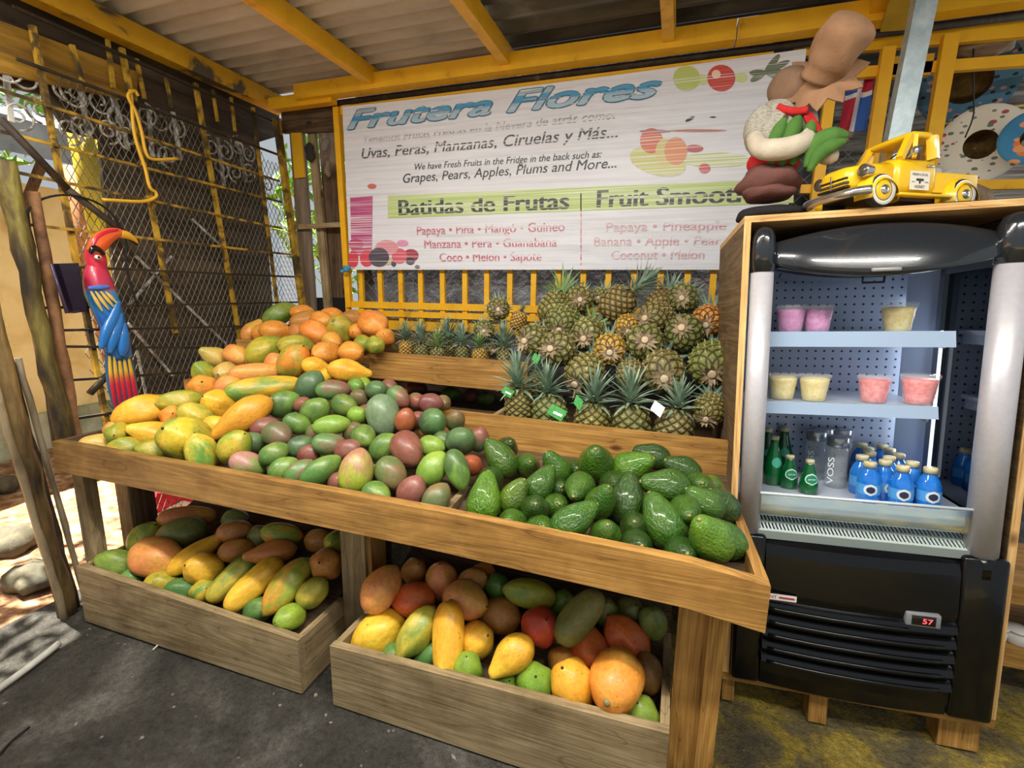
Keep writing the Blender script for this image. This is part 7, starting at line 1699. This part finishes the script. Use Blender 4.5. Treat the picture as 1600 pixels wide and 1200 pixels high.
hat(1532, 226, 3.02, 56, 21, 'white straw hat with red and green fish print, behind the truck bed', (print_mat('fish_print', (hexc('e6dfcf'), hexc('efe8d8')), (hexc('b5535a'), hexc('6f7f6c'), hexc('8a8580')), 16, 0.24), m_straw), (-0.25, -0.95, -0.1), 2)
hat(1613, 215, 2.86, 40, 14, 'blue and orange straw hat cut by the right picture edge', (print_mat('blue_orange_print', (hexc('2f6c9c'), hexc('4b8fb4')), (hexc('e07a3a'), hexc('e39a6a')), 11, 0.36), m_straw), (-0.4, -0.9, 0.0), 3)
# flags
def flag(pts, Y, label, n=10, wave=0.012):
    TL, TR, BR, BL = [ry(*p, Y) for p in pts]
    b = MB(); m_ = 12; vs = []
    for j in range(m_ + 1):
        for i in range(n + 1):
            u, v = i / n, j / m_; p = (TL * (1 - u) + TR * u) * (1 - v) + (BL * (1 - u) + BR * u) * v
            vs.append(p + np.array((0, wave * math.sin(9 * u + 3 * v), 0)))
    for lay in range(2):
        for j in range(m_):
            for i in range(n):
                q_ = [j * (n + 1) + i, j * (n + 1) + i + 1, (j + 1) * (n + 1) + i + 1, (j + 1) * (n + 1) + i]
                u = i / n; cross = abs(u - 0.45) < 0.08 or abs(j / m_ - 0.35) < 0.06
                if lay == 0: b.add([vs[k_] for k_ in q_], [(0, 1, 2, 3)], True, 1 if cross else (2 if (u < 0.45) == (j / m_ < 0.35) else 0))
    return tag(b.build('flag', [plain('flag_red', hexc('b3263c'), 0.8), plain('flag_white', hexc('d9d4d6'), 0.8), plain('flag_blue', hexc('2e5aa8'), 0.8)]), label, 'flag', 'flags behind the bar screen')
flag(((1328, 120), (1368, 108), (1352, 205), (1310, 205)), 2.865, 'red, white and blue cloth flag behind the first bright post of the bar screen')
flag(((1374, 112), (1384, 112), (1374, 200), (1362, 200)), 2.86, 'narrow folded red, white and blue flag edge right of the other flag')
# lines the hats hang from
for a, b_, lab in (((1452, 198), (1620, 168), 'upper yellow string stretched behind the truck'), ((1540, 172), (1620, 162), 'lower yellow string at the right edge')):
    tag(MB().tube([ry(*a, 3.05), ry(*b_, 3.05)], 0.004, 6).build('string', plain('yellow_string', hexc('d9b53a'), 0.6)), lab, 'string')
tag(MB().tube(spline([ry(1521, 60, 2.86), ry(1521, 140, 2.86), ry(1521, 180, 2.86), ry(1508, 215, 2.86)], 14), 0.003, 6).build('string', m_black_matte), 'black string hanging in front of the blue hat', 'string')
b = MB(); b.tube(spline([ry(1492, 72, 2.9), ry(1530, 72, 2.9), ry(1565, 68, 2.9), ry(1582, 76, 2.9)], 16), [0.03, 0.04, 0.045, 0.05, 0.052, 0.055, 0.055, 0.055, 0.055, 0.055, 0.05, 0.048, 0.045, 0.04, 0.03, 0.02, 0.01], 14)
tag(b.build('coconut_spathe', mottled('dry_spathe', [(0.3, hexc('5b4630')), (0.6, hexc('8d7658')), (0.8, hexc('b39a78'))], 6, 0.8, stretch=(1, 6, 6), bmp=0.3)), 'dry brown palm spathe tied under the yellow rail, upper right', 'palm spathe')
# shelf at the bottom right with white lids
ws = thing('low_wooden_shelf', 'low wooden shelf right of the cooler cabinet', 'shelf', (1.45, 2.1, 0))
za, zc_ = at_y(1590, 945, 2.05)[2], at_y(1590, 1045, 2.05)[2]
MB().box((1.10, 2.05, za - 0.0), (2.1, 2.45, za + 0.07)).build('board', PX_, ws, True)
MB().box((1.10, 2.05, zc_), (2.1, 2.45, zc_ + 0.075)).build('board', PX_, ws, True)
MB().box((1.98, 2.05, 0), (2.06, 2.45, za)).build('post', PZ_, ws, True); MB().box((1.10, 2.36, 0), (1.16, 2.44, za)).build('post', PZ_, ws, True)
for (px, py, lab) in ((1565, 1017, 'white round tub on the low shelf, nearest the cabinet'), (1602, 1020, 'white round tub on the low shelf at the picture edge')):
    c = at_y(px, py, 2.045)
    t = thing('white_tub', lab, 'tub', (c[0], 2.1, zc_ + 0.075), 'white tubs on the low shelf')
    MB().lathe([(0.03, 0), (0.034, 0.004), (0.036, 0.05)], 22, (c[0], 2.10, zc_ + 0.0755)).build('body', plain('tub_white', hexc('d5d2cc'), 0.5), t, True)
    MB().lathe([(0.0385, 0.048), (0.0385, 0.056), (0.001, 0.057)], 22, (c[0], 2.10, zc_ + 0.0755)).build('lid', MATS['tub_white'], t, True)
# floor bits
pts = [at_z(-10, 1082, 0.012), at_z(40, 1046, 0.012), at_z(92, 1006, 0.012)]
tag(MB().tube(spline(pts, 10), 0.013, 10).build('white_pipe', mottled('dirty_white_pipe', [(0.3, hexc('8f8c80')), (0.7, hexc('cfccc2'))], 8, 0.5, bmp=0.1)), 'dirty white pipe lying on the floor at the left edge', 'pipe')
tag(MB().tube(spline([at_z(-10, 1190, 0.004), at_z(18, 1158, 0.004), at_z(46, 1136, 0.004)], 10), 0.004, 6).build('floor_cable', m_black_matte), 'thin black cable on the floor in the lower left corner', 'cable')
tag(MB().bar(at_z(239, 1015, 0.005), at_z(250, 1005, 0.005), 0.004, 0.004).build('stick', plain('white_stick', hexc('e8e2d0'), 0.6)), 'small white stick on the floor before the left crate', 'stick')
